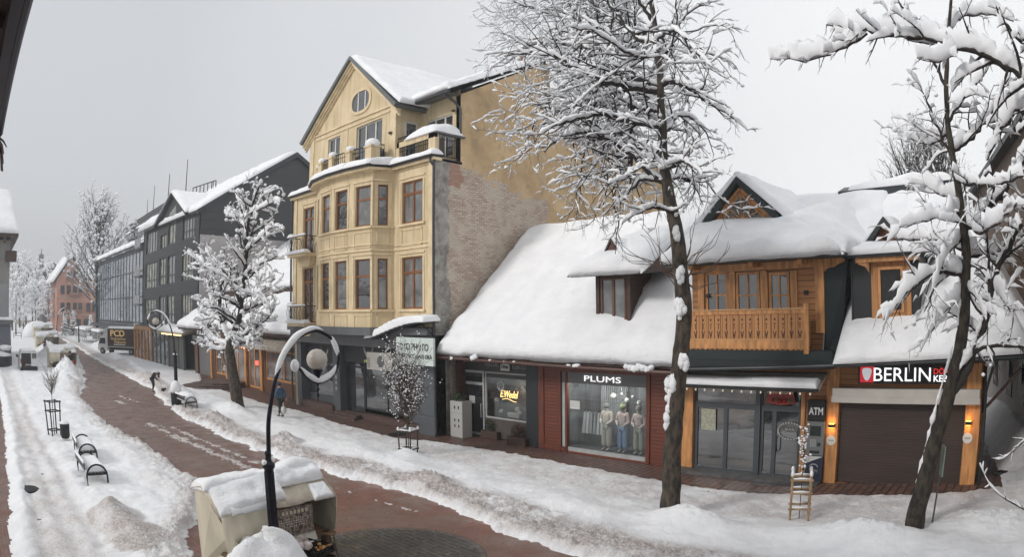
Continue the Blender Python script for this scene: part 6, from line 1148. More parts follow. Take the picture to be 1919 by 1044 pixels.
def grow(rs, p, d, L, r, lv, cf, out):
    n = max(3, int(L / cf['step'])); P = [p]; R = [r]; d = d / np.linalg.norm(d); tr = cf['trop'][min(lv, len(cf['trop']) - 1)]
    for i in range(n):
        d = d + rs.normal(0, cf['wob'], 3) + np.array([0, 0, tr]) / n; d /= np.linalg.norm(d); p = p + d * L / n; P.append(p); R.append(r * (1 - .72 * (i + 1) / n))
    P = np.array(P); R = np.array(R); out.append((P, R, lv)); kids(rs, P, R, lv, L, cf, out)
def kids(rs, P, R, lv, L, cf, out, t0=.18):
    if lv >= cf['max']: return
    nc = cf['n'][min(lv, len(cf['n']) - 1)]; nc = max(1, int(round(nc * L * rs.uniform(.8, 1.2))))
    for c in range(nc):
        t = t0 + (1 - t0) * (c + rs.uniform(.1, .9)) / nc; f = t * (len(P) - 1); i = min(int(f), len(P) - 2); q = P[i] + (P[i + 1] - P[i]) * (f - i); T = P[i + 1] - P[i]; T = T / np.linalg.norm(T)
        a = rs.normal(0, 1, 3); a -= a.dot(T) * T; a /= np.linalg.norm(a); a[2] = a[2] * cf.get('flat', 1) + cf.get('rise', .1); ang = radians(rs.uniform(*cf['ang'])); dd = T * cos(ang) + a * sin(ang)
        l = L * rs.uniform(*cf['len']) * (1.15 - .75 * t); l = max(l, cf.get('minl', .25)); grow(rs, q, dd, l, max(R[i] * .6, cf['rmin']), lv + 1, cf, out)
def make_tree(name, label, trunk, limbs, cf, seed, base, bark=BARK, sk=8, group=None, trunk_snow=0.0, twig=None, cat='tree'):
    """trunk, limbs: lists of (polyline, radii); every limb and the trunk tip sprout"""
    rs = np.random.RandomState(seed); root = thing(name, label, cat, base, group); tt = TB_(); tw = TB_(); sn = TB_(); out = []
    tp, tr_ = resample(trunk[0], trunk[1], .18); 
    w = np.stack([vn(tp[:, 2] * 2.2, tp[:, 0] * 0 + seed), vn(tp[:, 2] * 2.2 + 50, tp[:, 0] * 0 + seed)], 1) * .02; tp[:, :2] += w
    fl = 1 + .25 * np.exp(-(tp[:, 2] - tp[0, 2]) / .35); tt.tube(tp, tr_ * fl * (1 + .05 * vn(tp[:, 2] * 5, tp[:, 2] * 0 + seed)), 14); tt.build('trunk', bark, root)
    for P, R in limbs:
        Q, R2 = resample(P, R, cf['step']); Q[1:-1] += rs.normal(0, .02, (len(Q) - 2, 3)); out.append((Q, R2, 0)); L = np.linalg.norm(np.diff(Q, axis=0), axis=1).sum(); kids(rs, Q, R2, 0, L, cf, out, .12)
    if cf.get('trunk_n'): kids(rs, tp[int(len(tp) * cf['trunk_t']):], tr_[int(len(tp) * cf['trunk_t']):], 0, cf['trunk_n'], cf, out, .0)
    ws, hs_, cl = cf['sw'], cf['sh'], cf['clump']
    for P, R, lv in out:
        tw.tube(P, R, 6 if lv == 0 else 4 if lv < cf['max'] else 3)
        if not cf.get('snow', 1): continue
        Lp = np.linalg.norm(np.diff(P, axis=0), axis=1).sum(); Q, R2 = resample(P, R, min(cf['sstep'], Lp / 3)); T = np.gradient(Q, axis=0); T /= np.maximum(np.linalg.norm(T, axis=1, keepdims=True), 1e-9); h = np.sqrt(np.clip(1 - T[:, 2] ** 2, 0, 1)); g = np.clip((h - .45) / .4, 0, 1)
        ph = rs.uniform(0, 200); s = np.arange(len(Q)) * cf['sstep']; nz_ = vn(s * cl + ph, s * 0 + ph) + .5 * vn(s * cl * 2.7 + ph, s * 0 + 7); n3_ = vn(s * cl * 6 + ph, s * 0 + 3); a = np.clip((.95 if lv == 0 else .5) + (.45 if lv == 0 else .9) * nz_ + .30 * n3_ + cf.get('sbias', .1), 0, 1.5) * g
        a *= ((1.0, .8, .6, .5, .4) if not cf.get('fine') else (1.0, .55, .30, .2, .2))[min(lv, 4)]; a[0] *= .3; a[-1] = 0
        W_ = (np.minimum(R2 * 1.1 + ws * .6, ws * 1.0 + R2) if not cf.get('fine') else R2 * .9 + ws * .38) * np.clip(a, 0, 1.1); H_ = hs_ * a; up = np.array([0, 0, 1.]) ; C_ = Q + up * (R2 * .55 + H_ * .80)[:, None]
        if a.max() > .12: sn.tube(C_, W_, 8 if cf.get('fine') else 6, H_ * .9, up=True, jit=.24 if cf.get('fine') else .30, rs=rs)
        if cf.get('blob') and lv >= cf['max'] - 1 and rs.rand() < cf['blob']:
            c = Q[-1] + rs.normal(0, .02, 3); k = rs.uniform(.6, 1.3) * cf['bs']; z = np.linspace(-1, 1, 5); sn.tube(c + np.stack([z * k * .9, rs.normal(0, .15, 5) * k, -abs(z) * k * .25 + k * .3], 1), k * np.sqrt(1 - (z * .97) ** 2), 6)
    cr = tw.build('crown', twig or BARKD, root); sn.build('snow_load', TSN, cr)
    return root
def px3(pts, Y): # traced points: (px, py) or (px, py, dY) on the tree's own plane
    return [np.array(atY(p[0], p[1], Y + (p[2] if len(p) > 2 else 0))) for p in pts]
def lin(a, b, n): return list(np.linspace(a, b, n))
# centre tree
Y1 = 14.3
T1 = px3([(1254, 985), (1258, 880), (1262, 800), (1272, 700), (1283, 610), (1277, 520), (1272, 470), (1266, 420), (1252, 360), (1242, 290), (1240, 220), (1239, 150), (1233, 90), (1224, 30), (1214, -40), (1205, -140)], Y1)
R1 = [.25, .235, .22, .205, .20, .19, .185, .175, .15, .125, .105, .09, .08, .07, .055, .03]
L1 = [([(1250, 345), (1215, 320), (1180, 285), (1145, 262), (1105, 245, -.8), (1060, 250, -1.2), (1020, 285, -1.5)], (.10, .02)), ([(1240, 300), (1195, 275, .4), (1150, 255, .8), (1100, 225, 1.2), (1050, 205, 1.5), (1005, 225, 1.8), (985, 270, 2)], (.09, .015)),
      ([(1238, 165), (1195, 145), (1160, 118), (1130, 85, .5), (1085, 62, .8), (1040, 75, 1), (1000, 85, 1.2), (950, 75, 1.5)], (.11, .015)), ([(1236, 172), (1180, 165, -.5), (1130, 150, -1), (1080, 130, -1.5), (1030, 95, -1.8), (985, 100, -2), (945, 105, -2.3)], (.08, .012)),
      ([(1240, 210), (1180, 200, .8), (1120, 185, 1.4), (1060, 190, 2), (1010, 215, 2.4)], (.06, .012)), ([(1240, 240), (1195, 232, -1), (1140, 215, -1.5), (1085, 222, -2.2), (1040, 235, -2.8), (1010, 255, -3)], (.06, .012)),
      ([(1232, 80), (1200, 78), (1175, 50), (1150, 15), (1115, -15), (1080, -40)], (.07, .015)), ([(1225, 40), (1200, 5), (1185, -60), (1165, -120)], (.06, .02)), ([(1228, 50), (1195, 68, 1), (1150, 30, 1.5), (1110, 5, 2), (1060, -10, 2.5), (1010, 0, 3), (975, 20, 3.3)], (.06, .012)),
      ([(1240, 160), (1262, 150), (1290, 165), (1320, 185), (1350, 205), (1380, 225), (1402, 245)], (.07, .010)), ([(1238, 110), (1262, 80), (1272, 50), (1285, 25), (1315, 8), (1340, 2)], (.045, .008)), ([(1236, 70, 0), (1265, 55, -1), (1290, 75, -1.6), (1315, 110, -2), (1335, 125, -2.4)], (.045, .01)),
      ([(1242, 250), (1270, 215, .8), (1300, 220, 1.5), (1325, 250, 2), (1338, 290, 2.3)], (.05, .01)), ([(1246, 320), (1275, 300, -1), (1298, 310, -1.6), (1315, 330, -2)], (.045, .01)), ([(1250, 340), (1275, 330, 1), (1300, 345, 1.8), (1318, 385, 2.2)], (.045, .01)),
      ([(1255, 350), (1225, 335), (1198, 338), (1175, 365, .5), (1155, 390, .9)], (.055, .012)), ([(1262, 400), (1230, 385, -1), (1195, 400, -1.6), (1165, 420, -2)], (.04, .01)), ([(1236, 90, 0), (1210, 110, -1.5), (1170, 95, -2.5), (1120, 60, -3.2), (1070, 50, -4)], (.05, .01)), ([(1238, 200, 0), (1215, 180, 1.5), (1170, 165, 3), (1120, 150, 4)], (.05, .01)),
      ([(1242, 270), (1215, 300, -1.2), (1180, 330, -2.2), (1140, 345, -3)], (.05, .01)), ([(1212, -30), (1240, -60, 1), (1262, -80, 1.8)], (.035, .01))]
CF1 = dict(step=.15, wob=.19, trop=(.15, 0, -.25, -.35), n=(3.7, 3.3, 3.0, 0), max=3, ang=(28, 70), len=(.26, .60), rmin=.0055, sstep=.07, sw=.046, sh=.062, clump=5.0, minl=.2, flat=.95, rise=.05, blob=.05, bs=.05, sbias=.10)
make_tree('street_tree', 'tall snow-laden bare tree with straight trunk growing before the red-brown and honey timber houses', (T1, R1), [(px3(p, Y1), lin(*r, len(p))) for p, r in L1], CF1, 11, T1[0], BARKB)
root1 = bpy.data.objects['street_tree']
sh = TB_(); rs = np.random.RandomState(5)   # thin water shoots low on the trunk
for (sx, sy, pts) in ((1277, 520, [(1245, 490), (1180, 490), (1165, 480)]), (1275, 530, [(1235, 505), (1215, 450), (1200, 440)]), (1272, 545, [(1240, 500), (1228, 420)]), (1275, 525, [(1225, 490), (1170, 475), (1152, 440), (1155, 425)]), (1290, 520, [(1310, 480), (1340, 460), (1355, 418)]), (1290, 515, [(1330, 505), (1365, 470), (1368, 458)]), (1288, 530, [(1300, 540), (1330, 533), (1358, 528)]), (1280, 500, [(1292, 470), (1300, 430), (1305, 400)]), (1283, 500, [(1300, 480), (1320, 460), (1328, 440)]), (1275, 520, [(1260, 500), (1240, 470), (1200, 420)]), (1280, 480, [(1262, 440), (1245, 400)])):
    for rep in range(2):
        P = px3([(sx, sy)] + [(x + rs.normal(0, 5) * rep, y + rs.normal(0, 5) * rep, rs.uniform(-1, .6) * (i + 1) / 3) for i, (x, y) in enumerate(pts)], Y1); Q, R = resample(P, lin(.014, .004, len(P)), .1); sh.tube(Q, R, 4)
sh.build('water_shoots', mat('shoot_bark', (.10, .055, .035), .8), root1)
m = M(); rnd = random.Random(3)
def tsnow(m, pts, Y, w, hgt):
    for (px, py) in pts: p = atY(px, py, Y); m.ball(p, w * rnd.uniform(.8, 1.2), 10, 8, (.8, .7, hgt * rnd.uniform(.8, 1.2)), .12, rnd)
for (px, py, n, w_, h_, yy) in ((1281, 675, 9, .10, .16, 14.05), (1276, 580, 9, .12, .20, 14.05), (1272, 515, 7, .10, .10, 14.08), (1268, 438, 5, .08, .08, 14.1), (1250, 758, 16, .10, .55, 14.12), (1262, 715, 6, .09, .18, 14.12)):
    p = atY(px, py, yy)
    for _ in range(n): m.ball(p + Vector((rnd.gauss(0, w_ * .35), rnd.uniform(-.03, .05), rnd.uniform(-h_, h_))), rnd.uniform(.055, .10), 8, 7, (1, .7, rnd.uniform(1.1, 1.9)), .22, rnd)
m.build('trunk_snow', MS, root1, smooth=True)
# right leaning tree
Y2 = 14.6
T2 = px3([(1705, 1034), (1716, 970), (1732, 900), (1750, 830), (1770, 765), (1789, 700), (1802, 640), (1808, 560), (1810, 480), (1806, 420), (1796, 350), (1785, 290), (1775, 230), (1772, 170), (1774, 100), (1778, 40), (1785, -40)], Y2)
R2_ = [.24, .225, .21, .19, .175, .15, .14, .13, .12, .10, .085, .075, .065, .06, .05, .045, .03]
L2 = [([(1786, 735), (1815, 690), (1835, 640), (1848, 590), (1858, 540), (1872, 500, -.3), (1895, 455, -.5), (1915, 420, -.7)], (.10, .05)), ([(1809, 430), (1830, 405), (1860, 385), (1895, 340, -.4), (1920, 300, -.6), (1950, 260, -.8)], (.08, .03)),
      ([(1803, 520), (1770, 505, -.4), (1735, 520, -.8), (1700, 545, -1), (1672, 580, -1.2), (1655, 600, -1.3)], (.05, .01)), ([(1806, 470), (1775, 455, .3), (1740, 448, .5), (1700, 450, .8), (1668, 440, 1)], (.04, .008)), ([(1798, 400), (1770, 405, -.8), (1730, 415, -1.1), (1685, 425, -1.4)], (.035, .008)),
      ([(1790, 340), (1820, 345, -.5), (1860, 350, -.8), (1919, 330, -1.2)], (.04, .02)), ([(1788, 310), (1765, 255), (1745, 210), (1730, 170), (1700, 150)], (.04, .008)), ([(1776, 230), (1800, 190), (1830, 160), (1855, 120)], (.04, .012)), ([(1782, 290), (1820, 260, .5), (1855, 215, .9), (1885, 160, 1), (1900, 110, 1)], (.05, .015)),
      ([(1778, 250), (1750, 270, .8), (1720, 265, 1.2), (1680, 240, 1.5)], (.03, .008)), ([(1800, 560), (1770, 580, -.6), (1745, 620, -1), (1725, 660, -1.2)], (.03, .008)), ([(1812, 540), (1835, 560, -.4), (1850, 610, -.8), (1848, 660, -1)], (.03, .008)), ([(1808, 480), (1845, 480, .6), (1880, 470, 1), (1919, 440, 1.3)], (.04, .015)),
      ([(1772, 160), (1745, 110), (1710, 60), (1690, 20)], (.045, .012)), ([(1776, 60), (1800, 30, .5), (1850, 25, .8), (1900, 40, 1)], (.035, .01)), ([(1812, 420), (1840, 440, -1), (1870, 420, -1.5), (1905, 380, -1.8)], (.04, .012)), ([(1795, 370), (1770, 370, .9), (1740, 350, 1.2), (1705, 355, 1.5)], (.03, .008)), ([(1860, 540, 0), (1885, 560, -.5), (1900, 600, -.8), (1890, 640, -1)], (.03, .008)), ([(1800, 450), (1770, 480, -1.2), (1750, 540, -1.8), (1735, 600, -2)], (.03, .008))]
CF2 = dict(step=.14, wob=.17, trop=(.1, -.15, -.45, -.6), n=(3.4, 3.4, 2.6), max=3, ang=(30, 75), len=(.24, .58), rmin=.0045, sstep=.10, sw=.085, sh=.16, clump=3.0, minl=.28, flat=.9, rise=.0, blob=.03, bs=.06, sbias=.05, fine=1)
make_tree('street_tree', 'leaning dark tree with thick snow pillows on its limbs, growing before the kebab shop shutter', (T2, R2_), [(px3(p, Y2), lin(*r, len(p))) for p, r in L2], CF2, 23, T2[0], BARK)
root2 = [o for o in COL.objects if o.name.startswith('street_tree')][-1]
m = M(); rnd = random.Random(4); LS2 = TB_()
for pts, wd in (([(1722, 905), (1735, 860), (1748, 805), (1762, 750), (1776, 700), (1790, 650)], .05), ([(1800, 610), (1802, 560), (1803, 500)], .05), ([(1796, 700), (1816, 668), (1834, 630), (1847, 590)], .09)):
    P = px3([(x - 5, y, -.08) for x, y in pts], Y2); Q, R = resample(P, [wd * .4] + [wd] * (len(P) - 2) + [wd * .4], .07); R *= .9 + .7 * vn(np.arange(len(R)) * .45, R * 0 + 3); LS2.tube(Q, R * 1.2, 8, R, jit=.22, rs=rs)
LS2.build('trunk_snow', MS, root2)
# overhanging limb of a tree that stands just beyond the right edge
Y3 = 8.6
T3 = [np.array((2.9, 8.9, 0.)), np.array((2.7, 8.85, 2.)), np.array((2.4, 8.8, 4.5)), np.array((2.0, 8.7, 6.4)), np.array(atY(1990, 215, Y3)), np.array(atY(2010, 60, Y3)), np.array(atY(2030, -120, Y3))]
L3 = [([(1985, 200), (1945, 165), (1919, 145), (1880, 118), (1835, 98), (1790, 88), (1740, 74), (1690, 68), (1640, 60), (1600, 58), (1565, 50), (1548, 46)], (.055, .008)), ([(1625, 62), (1600, 78), (1570, 95), (1540, 108), (1505, 118), (1470, 112), (1443, 110)], (.018, .005)), ([(1730, 72), (1712, 40), (1690, 10), (1675, -20)], (.022, .01)),
      ([(1990, 300), (1950, 170 + 60), (1910, 195, .3), (1875, 250, .5), (1850, 300, .6)], (.04, .01)), ([(1985, 150), (1940, 90), (1905, 70), (1870, 30), (1850, -10)], (.04, .01)), ([(1795, 92), (1770, 120, -.2), (1745, 110, -.3), (1718, 108, -.4)], (.012, .005))]
CF3 = dict(step=.12, wob=.10, trop=(0, -.4, -.8), n=(6.5, 4.5, 2.5), max=2, ang=(35, 80), len=(.10, .26), rmin=.003, sstep=.06, sw=.055, sh=.12, clump=5.5, minl=.14, flat=.8, rise=-.1, blob=.0, bs=.05, sbias=.25, fine=1)
make_tree('overhanging_tree', 'tree standing beyond the right edge whose snow-heaped limb reaches far in across the sky', (T3, [.16, .14, .12, .1, .07, .05, .03]), [(px3(p, Y3), lin(*r, len(p))) for p, r in L3], CF3, 5, T3[0], BARK)
CF3b = dict(CF3); P = [np.array(atY(x, y, 12.5)) for x, y in ((1960, 800), (1919, 825), (1895, 850), (1875, 865), (1862, 862))]; Pb = [np.array(atY(x, y, 12.5)) for x, y in ((1990, 990), (1919, 955), (1890, 940), (1874, 930), (1850, 905), (1836, 870))]
tl = TB_(); ts = TB_()
rs = np.random.RandomState(2)
for k, Pq in enumerate((P, Pb)):
    o = []; Q, R = resample(Pq, lin(.022, .007, len(Pq)), .1); o.append((Q, R, 0)); kids(rs, Q, R, 0, 1.5, dict(CF3, max=1, trop=(0, .3)), o)
    for q, r, lv in o:
        tl.tube(q, r, 5); ts.tube(q + np.array([0, 0, .02]), np.clip(.017 * (1 + vn(np.arange(len(q)) * 1.1, np.arange(len(q)) * 0 + k)), .004, 1) * (1 if lv == 0 else .6), 5)
SH_ = bpy.data.objects['overhanging_tree']; tl.build('low_limb', BARKD, SH_); ts.build('low_limb_snow', TSN, SH_)
# mid-distance tree before the pizza house
Y4 = 14.3
T4 = px3([(447, 773), (442, 730), (434, 690), (430, 655), (432, 640)], Y4)
L4 = [([(432, 645), (448, 600), (455, 550), (460, 500), (462, 450), (468, 400), (485, 350)], (.20, .05)), ([(431, 648), (414, 600), (412, 560), (418, 520), (425, 480)], (.16, .05)), ([(458, 520), (475, 500), (500, 490), (520, 480)], (.07, .02)), ([(462, 470), (485, 450), (505, 430), (522, 425)], (.06, .02)), ([(464, 430), (445, 410), (430, 395), (420, 400)], (.06, .02)), ([(468, 400), (495, 390), (515, 375), (525, 380)], (.05, .02)), ([(466, 420), (450, 380), (440, 360)], (.05, .02)), ([(470, 390), (478, 360), (492, 342)], (.05, .015)),
      ([(412, 590), (395, 560), (385, 520), (380, 490), (360, 480)], (.07, .02)), ([(414, 600), (385, 590), (370, 570)], (.06, .02)), ([(432, 650), (400, 640), (385, 620), (372, 600)], (.06, .02)), ([(440, 640), (470, 620), (500, 600), (515, 570)], (.08, .02)), ([(436, 650), (465, 640), (490, 620)], (.06, .02)), ([(456, 550), (430, 520), (400, 490), (385, 470)], (.07, .02)), ([(460, 500), (440, 470, -1), (420, 440, -1.5)], (.06, .02)), ([(455, 560), (480, 550, -1), (505, 540, -1.5)], (.05, .02)), ([(450, 590, 0), (470, 585, 1), (495, 570, 1.5)], (.05, .02)), ([(430, 655), (405, 660, -.6), (390, 650, -1)], (.05, .02))]
CF4 = dict(step=.22, wob=.18, trop=(.3, .2, 0), n=(3.4, 2.8, 2.2), max=3, ang=(30, 65), len=(.18, .36), rmin=.010, sstep=.12, sw=.105, sh=.125, clump=2.8, minl=.30, rise=.25, blob=.08, bs=.09, sbias=.3)
make_tree('street_tree', 'snow-plastered tree forking low before the pizza house and the charcoal building gable', (T4, [.36, .33, .3, .27, .22]), [(px3(p, Y4), lin(*r, len(p))) for p, r in L4], CF4, 31, T4[0], BARKB)
# bare tree by the pink house
def free_tree(name, label, x, y, H, spread, seed, dense=1.0, group=None, bark=BARKB, base_z=0, snow=.12, bs=.4, tr=None, lean=0):
    rs = np.random.RandomState(seed); r = tr or H * .016; tk = [np.array((x, y, base_z)), np.array((x + lean * .3, y, base_z + H * .25)), np.array((x + lean * .6, y + .1, base_z + H * .6)), np.array((x + lean, y, base_z + H * .95))]; limbs = []
    nl = int(16 * dense)
    for k in range(nl):
        t = .24 + .70 * k / nl; a = k * 2.4 + rs.uniform(-.4, .4); L = spread * (1 - .55 * abs(t - .45) * 1.2) * rs.uniform(.75, 1.1); el = radians(25 + 50 * t); p = tk[0] * (1 - t) + tk[3] * t
        q = [p, p + np.array((cos(a) * cos(el), sin(a) * cos(el), sin(el))) * L * .5, p + np.array((cos(a) * cos(el), sin(a) * cos(el), sin(el) * 1.15)) * L]; limbs.append((q, [r * .45 * (1 - .6 * t), r * .22, r * .08]))
    cf = dict(step=H * .035, wob=.12, trop=(.3, .3, .1), n=(11 / H * dense, 9 / H * dense, 7 / H), max=2, ang=(22, 50), len=(.35, .6), rmin=H * (.0012 if snow > .1 else .0006), sstep=H * .02, sw=snow * .55, sh=snow * .6, clump=16 / H, minl=H * .05, rise=.25, blob=bs, bs=snow * 1.0, sbias=.15)
    return make_tree(name, label, (tk, [r, r * .85, r * .5, r * .12]), limbs, cf, seed, (x, y, base_z), bark, group=group)
p = atZ(182, 643); free_tree('bare_tree', 'tall round-crowned bare tree dusted with snow beside the pink house', p.x, p.y, 23.5, 9.0, 3, 2.4, snow=.24, bs=.45)
# far wood of snowy trees: one by one
spec = [(24, 500, -190, 'leftmost snowy tree of the far belt, beside the grey house'), (38, 493, -215, 'full snowy tree, second from the left in the far belt'), (50, 490, -235, 'tallest snowy tree on the left side of the far belt'), (62, 500, -250, 'dense snowy tree left of the radio mast'), (72, 508, -225, 'lower snowy tree just below the radio mast'), (84, 500, -245, 'dense snowy tree right of the radio mast'), (95, 505, -230, 'snowy tree below the small far chalet'), (104, 512, -205, 'snowy tree touching the left edge of the pink house'), (30, 530, -150, 'low snowy tree in the left foreground of the belt'), (44, 545, -170, 'low bushy snowy tree near the far lamps'), (90, 545, -185, 'low bushy tree before the pink house wall'), (66, 540, -175, 'low broad snowy tree in the middle of the far belt')]
for i, (px, py, X, lb) in enumerate(spec):
    p = atX(px, py, X); free_tree('snowy_tree', lb, X, p.y, p.z, p.z * .42, 40 + i, 1.0, 'snowy trees at the far end of the street', snow=.42, bs=.65)
for i, (px, py, X, Y, lb) in enumerate(((1700, 290, None, 48, 'fine-twigged bare tree rising behind the chalet roof on the left'), (1752, 268, None, 44, 'fine-twigged bare tree behind the chalet roof nearer the leaning tree'))):
    p = atY(px, py, Y); free_tree('bare_tree', lb, p.x, Y, p.z, 5.0, 60 + i, 3.2, 'bare trees behind the chalet', snow=.07, bs=.1)
# rooftop conifers of the lattice block
for i, (px, py) in enumerate(((253, 410), (272, 430))):
    p = atY(px, py, 30.5); h = 5.5 if i == 0 else 4; m = M(); rnd = random.Random(i); r = thing('roof_conifer', 'dark small conifer on the lattice block roof, %s' % ('the taller left one' if i == 0 else 'the shorter right one'), 'tree', (p.x, p.y, p.z - h), 'conifers on the roof')
    m.cyl((p.x, p.y, p.z - h), (p.x, p.y, p.z), .15, .02, 6); m.build('trunk', BARK, r); m = M(); s = M()
    for k in range(90):
        t = rnd.random() ** .8; rr = (1 - t) * h * .33 + .1; a = rnd.uniform(0, 6.28); c = Vector((p.x, p.y, p.z - h * .95 + t * h * .95)); e = c + Vector((cos(a) * rr, sin(a) * rr, -rr * .35)); sd = Vector((-sin(a), cos(a), 0)) * rr * .22; m.add([c, e - sd, e, e + sd], [(0, 1, 2), (0, 2, 3)])
        if rnd.random() < .4: s.ball(e * .7 + c * .3 + Vector((0, 0, .12)), .22, 6, 4, (1.3, 1.3, .5))
    cc = m.build('crown', mat('conifer%d' % i, (.02, .035, .025), .8), r); s.build('snow_load', TSN, cc)
# young trees in guards
def young(name, lb, x, y, z0, H, n, spread, seed, zs, snow, tr=.02, upr=1.2):
    rs = np.random.RandomState(seed); root = thing(name, lb, 'tree', (x, y, z0)); a = TB_(); b = TB_(); s = TB_(); P = np.array([(x, y, z0), (x + .01, y, z0 + H * .5), (x, y, z0 + H * .9)]); a.tube(*resample(P, [tr, tr * .8, tr * .3], .1), 6); a.build('trunk', BARKB, root); out = []
    cf = dict(step=.09, wob=.12, trop=(.8, .5, .3), n=(5, 4), max=1, ang=(18, 45), len=(.25, .5), rmin=.0042, minl=.12, rise=.2)
    for k in range(n):
        t = rs.uniform(0, 1); p = np.array((x, y, z0 + zs + (H * .85 - zs) * t * .8)); w = rs.uniform(0, 2 * pi); grow(rs, p, np.array((cos(w), sin(w), upr)), spread * rs.uniform(.7, 1.2), .0095, 0, cf, out)
    for P, R, lv in out:
        b.tube(P, R, 3)
        if rs.rand() < snow:
            for _ in range(2): c = P[rs.randint(1, len(P))]; k = rs.uniform(.012, .034); z = np.linspace(-1, 1, 4); s.tube(c + np.stack([z * k, z * 0, k * .4 - abs(z) * .01], 1), k * np.sqrt(1 - (z * .95) ** 2), 5)
    cr = b.build('crown', mat('young_twigs', (.07, .045, .03), .85), root); s.build('snow_load', TSN, cr); return root
yt = atZ(766, 856); young('young_tree', 'bushy young tree with snow-specked twigs in a guard before the photo shop', yt.x, yt.y, .1, 4.3, 190, 1.5, 1, .95, .42)
yr = atZ(1496, 985); young('young_tree', 'thin sparse young tree strung with tiny lights in a wooden guard before the bar', yr.x, yr.y, .1, 3.1, 16, .5, 2, .9, .9, .012, 5)
yl = atZ(103, 820, .1); young('young_tree', 'spindly young tree with an upswept broom of twigs in the left snow bank', yl.x, yl.y, .1, 3.0, 45, .85, 3, 1.75, .1, .02, 1.0)
# ------------------------------------------------------------------ street lamps
LMET = mat('lamp_iron', (.012, .013, .02), .35, metal=.5)
GLOBE = mat('frosted_globe', (.50, .46, .40), .35, noise=.1, nscale=6, spec=.5)
def make_lamp(label):
    bx, by = -11.86, 5.45; L = thing('street_lamp', label, 'street lamp', (0, 0, 0), 'curled street lamps along the promenade')
    pts = [(5.45, .0), (5.45, 1.2), (5.46, 2.45), (5.50, 3.3), (5.66, 4.02), (5.88, 4.55), (6.2, 4.92), (6.62, 5.07), (7.02, 4.90), (7.20, 4.48), (7.05, 4.12), (6.68, 3.95), (6.35, 4.14), (6.22, 4.36), (6.14, 4.30)]
    P = [np.array((0, y - by, z)) for y, z in pts]; R = [.05, .05, .047, .045, .042, .04, .038, .036, .034, .034, .034, .033, .032, .030, .02]; Q, R = resample(P, R, .10); t = TB_(); t.tube(Q, R, 10); t.build('pole', LMET, L)
    m = M(); m.lathe((0, 0, 0), [(.14, 0), (.15, .3), (.12, .34), (.13, .6), (.105, .7), (.10, 1.6), (.095, 2.35), (.13, 2.40), (.13, 2.46), (.07, 2.52), (.055, 2.62), (.07, 2.66), (.05, 2.72)], 16)
    for k in range(8): w = 2 * pi * k / 8; m.tube([(.10 * cos(w), .10 * sin(w), .75), (.093 * cos(w), .093 * sin(w), 2.3)], .014, 5)
    m.build('base_column', LMET, L, smooth=False)
    gc = (0, 6.65 - by, 4.46); m = M(); m.ball(gc, .215, 24, 16); m.build('globe', GLOBE, L, smooth=True)
    m = M(); m.lathe((0, gc[1], 3.70), [(.02, 0), (.03, .05), (.015, .1), (.045, .16), (.02, .22), (.03, .3), (.06, .42), (.11, .52), (.115, .56)], 12); m.tube([(0, gc[1], 3.62), (.0, gc[1], 3.9)], .012, 5); 
    m.build('globe_holder', LMET, L)
    t = TB_(); i0 = int(len(Q) * .515); S = Q[i0:int(len(Q) * .735)]; n = len(S); w = .068 * np.sqrt(np.clip(1 - (np.linspace(-1, 1, n) * .98) ** 2, 0, 1)) * (1 + .25 * vn(np.arange(n) * .6, np.zeros(n) + 4)); t.tube(S + np.array([0, 0, .055]), w * .9, 8, w, up=False)
    S = Q[int(len(Q) * .83):int(len(Q) * .985)]; n = len(S); w = .062 * np.sqrt(np.clip(1 - (np.linspace(-1, 1, n) * .98) ** 2, 0, 1)); t.tube(S + np.array([0, 0, .06]), w, 8, w * 1.2, up=True); S = Q[int(len(Q) * .74):int(len(Q) * .82)]; n = len(S); w = .05 * np.sqrt(np.clip(1 - (np.linspace(-1, 1, n) * .98) ** 2, 0, 1)); t.tube(S + np.array([0, -.02, .04]), w, 8, w * 1.2, up=True); t.build('snow_ridge', MS, L)
    m = M(); m.ball((0, 6.14 - by, 4.36), .10, 10, 8, (.9, .9, 1.3)); m.ball((-.02, .09, 2.52), .07, 8, 6); m.ball((.02, -.1, 2.5), .06, 8, 6); m.build('snow_lump', MS, L, smooth=True)
    return L
LP0 = make_lamp('nearest curled street lamp with frosted globe, rising before the canvas cheese cart'); LP0.location = (-11.86, 5.45, 0)
p = atZ(331, 738, .2); dup(LP0, (p.x, p.y, 0), 'curled street lamp behind the snow-covered bench on the right snow bank', pi - .12, sc=1.08)
p = atZ(107, 654); dup(LP0, (p.x, p.y, 0), 'distant curled lamp left of the promenade, its ring curling right before the pink house', .1, sc=1.15)
p = atZ(148, 644); dup(LP0, (p.x, p.y, 0), 'distant curled lamp right of the promenade, leaning left before the white cafe frames', pi, sc=1.1)
for px, X, lb, rz in ((66, -165, 'far curled lamp at the left of the tree belt', .2), (92, -172, 'far curled lamp near the far lemon-coloured cart', pi)): p = atX(px, 612, X); dup(LP0, (p.x, p.y, 0), lb, rz, sc=1.3)
# snow mound swallowing the lamp foot
m = M(); n = 30; vs = []; rg = 10
for j in range(rg + 1):
    r = j / rg
    for k in range(n):
        w = 2 * pi * k / n; z = .98 * (1 - r ** 2.6) ** .9 * (1 + .22 * vnoise(cos(w) * 2 + r * 3, sin(w) * 2)) - .02; rr = r * (1.05 + .15 * vnoise(cos(w) * 1.5 + 9, sin(w) * 1.5)); vs.append((-11.68 + rr * .78 * cos(w), 5.12 + rr * 1.05 * sin(w), z * 1.12))
m.add(vs, [(j * n + k, (j + 1) * n + k, (j + 1) * n + (k + 1) % n, j * n + (k + 1) % n) for j in range(rg) for k in range(n)]); m.build('snow_mound', MS, smooth=True, kind='structure')
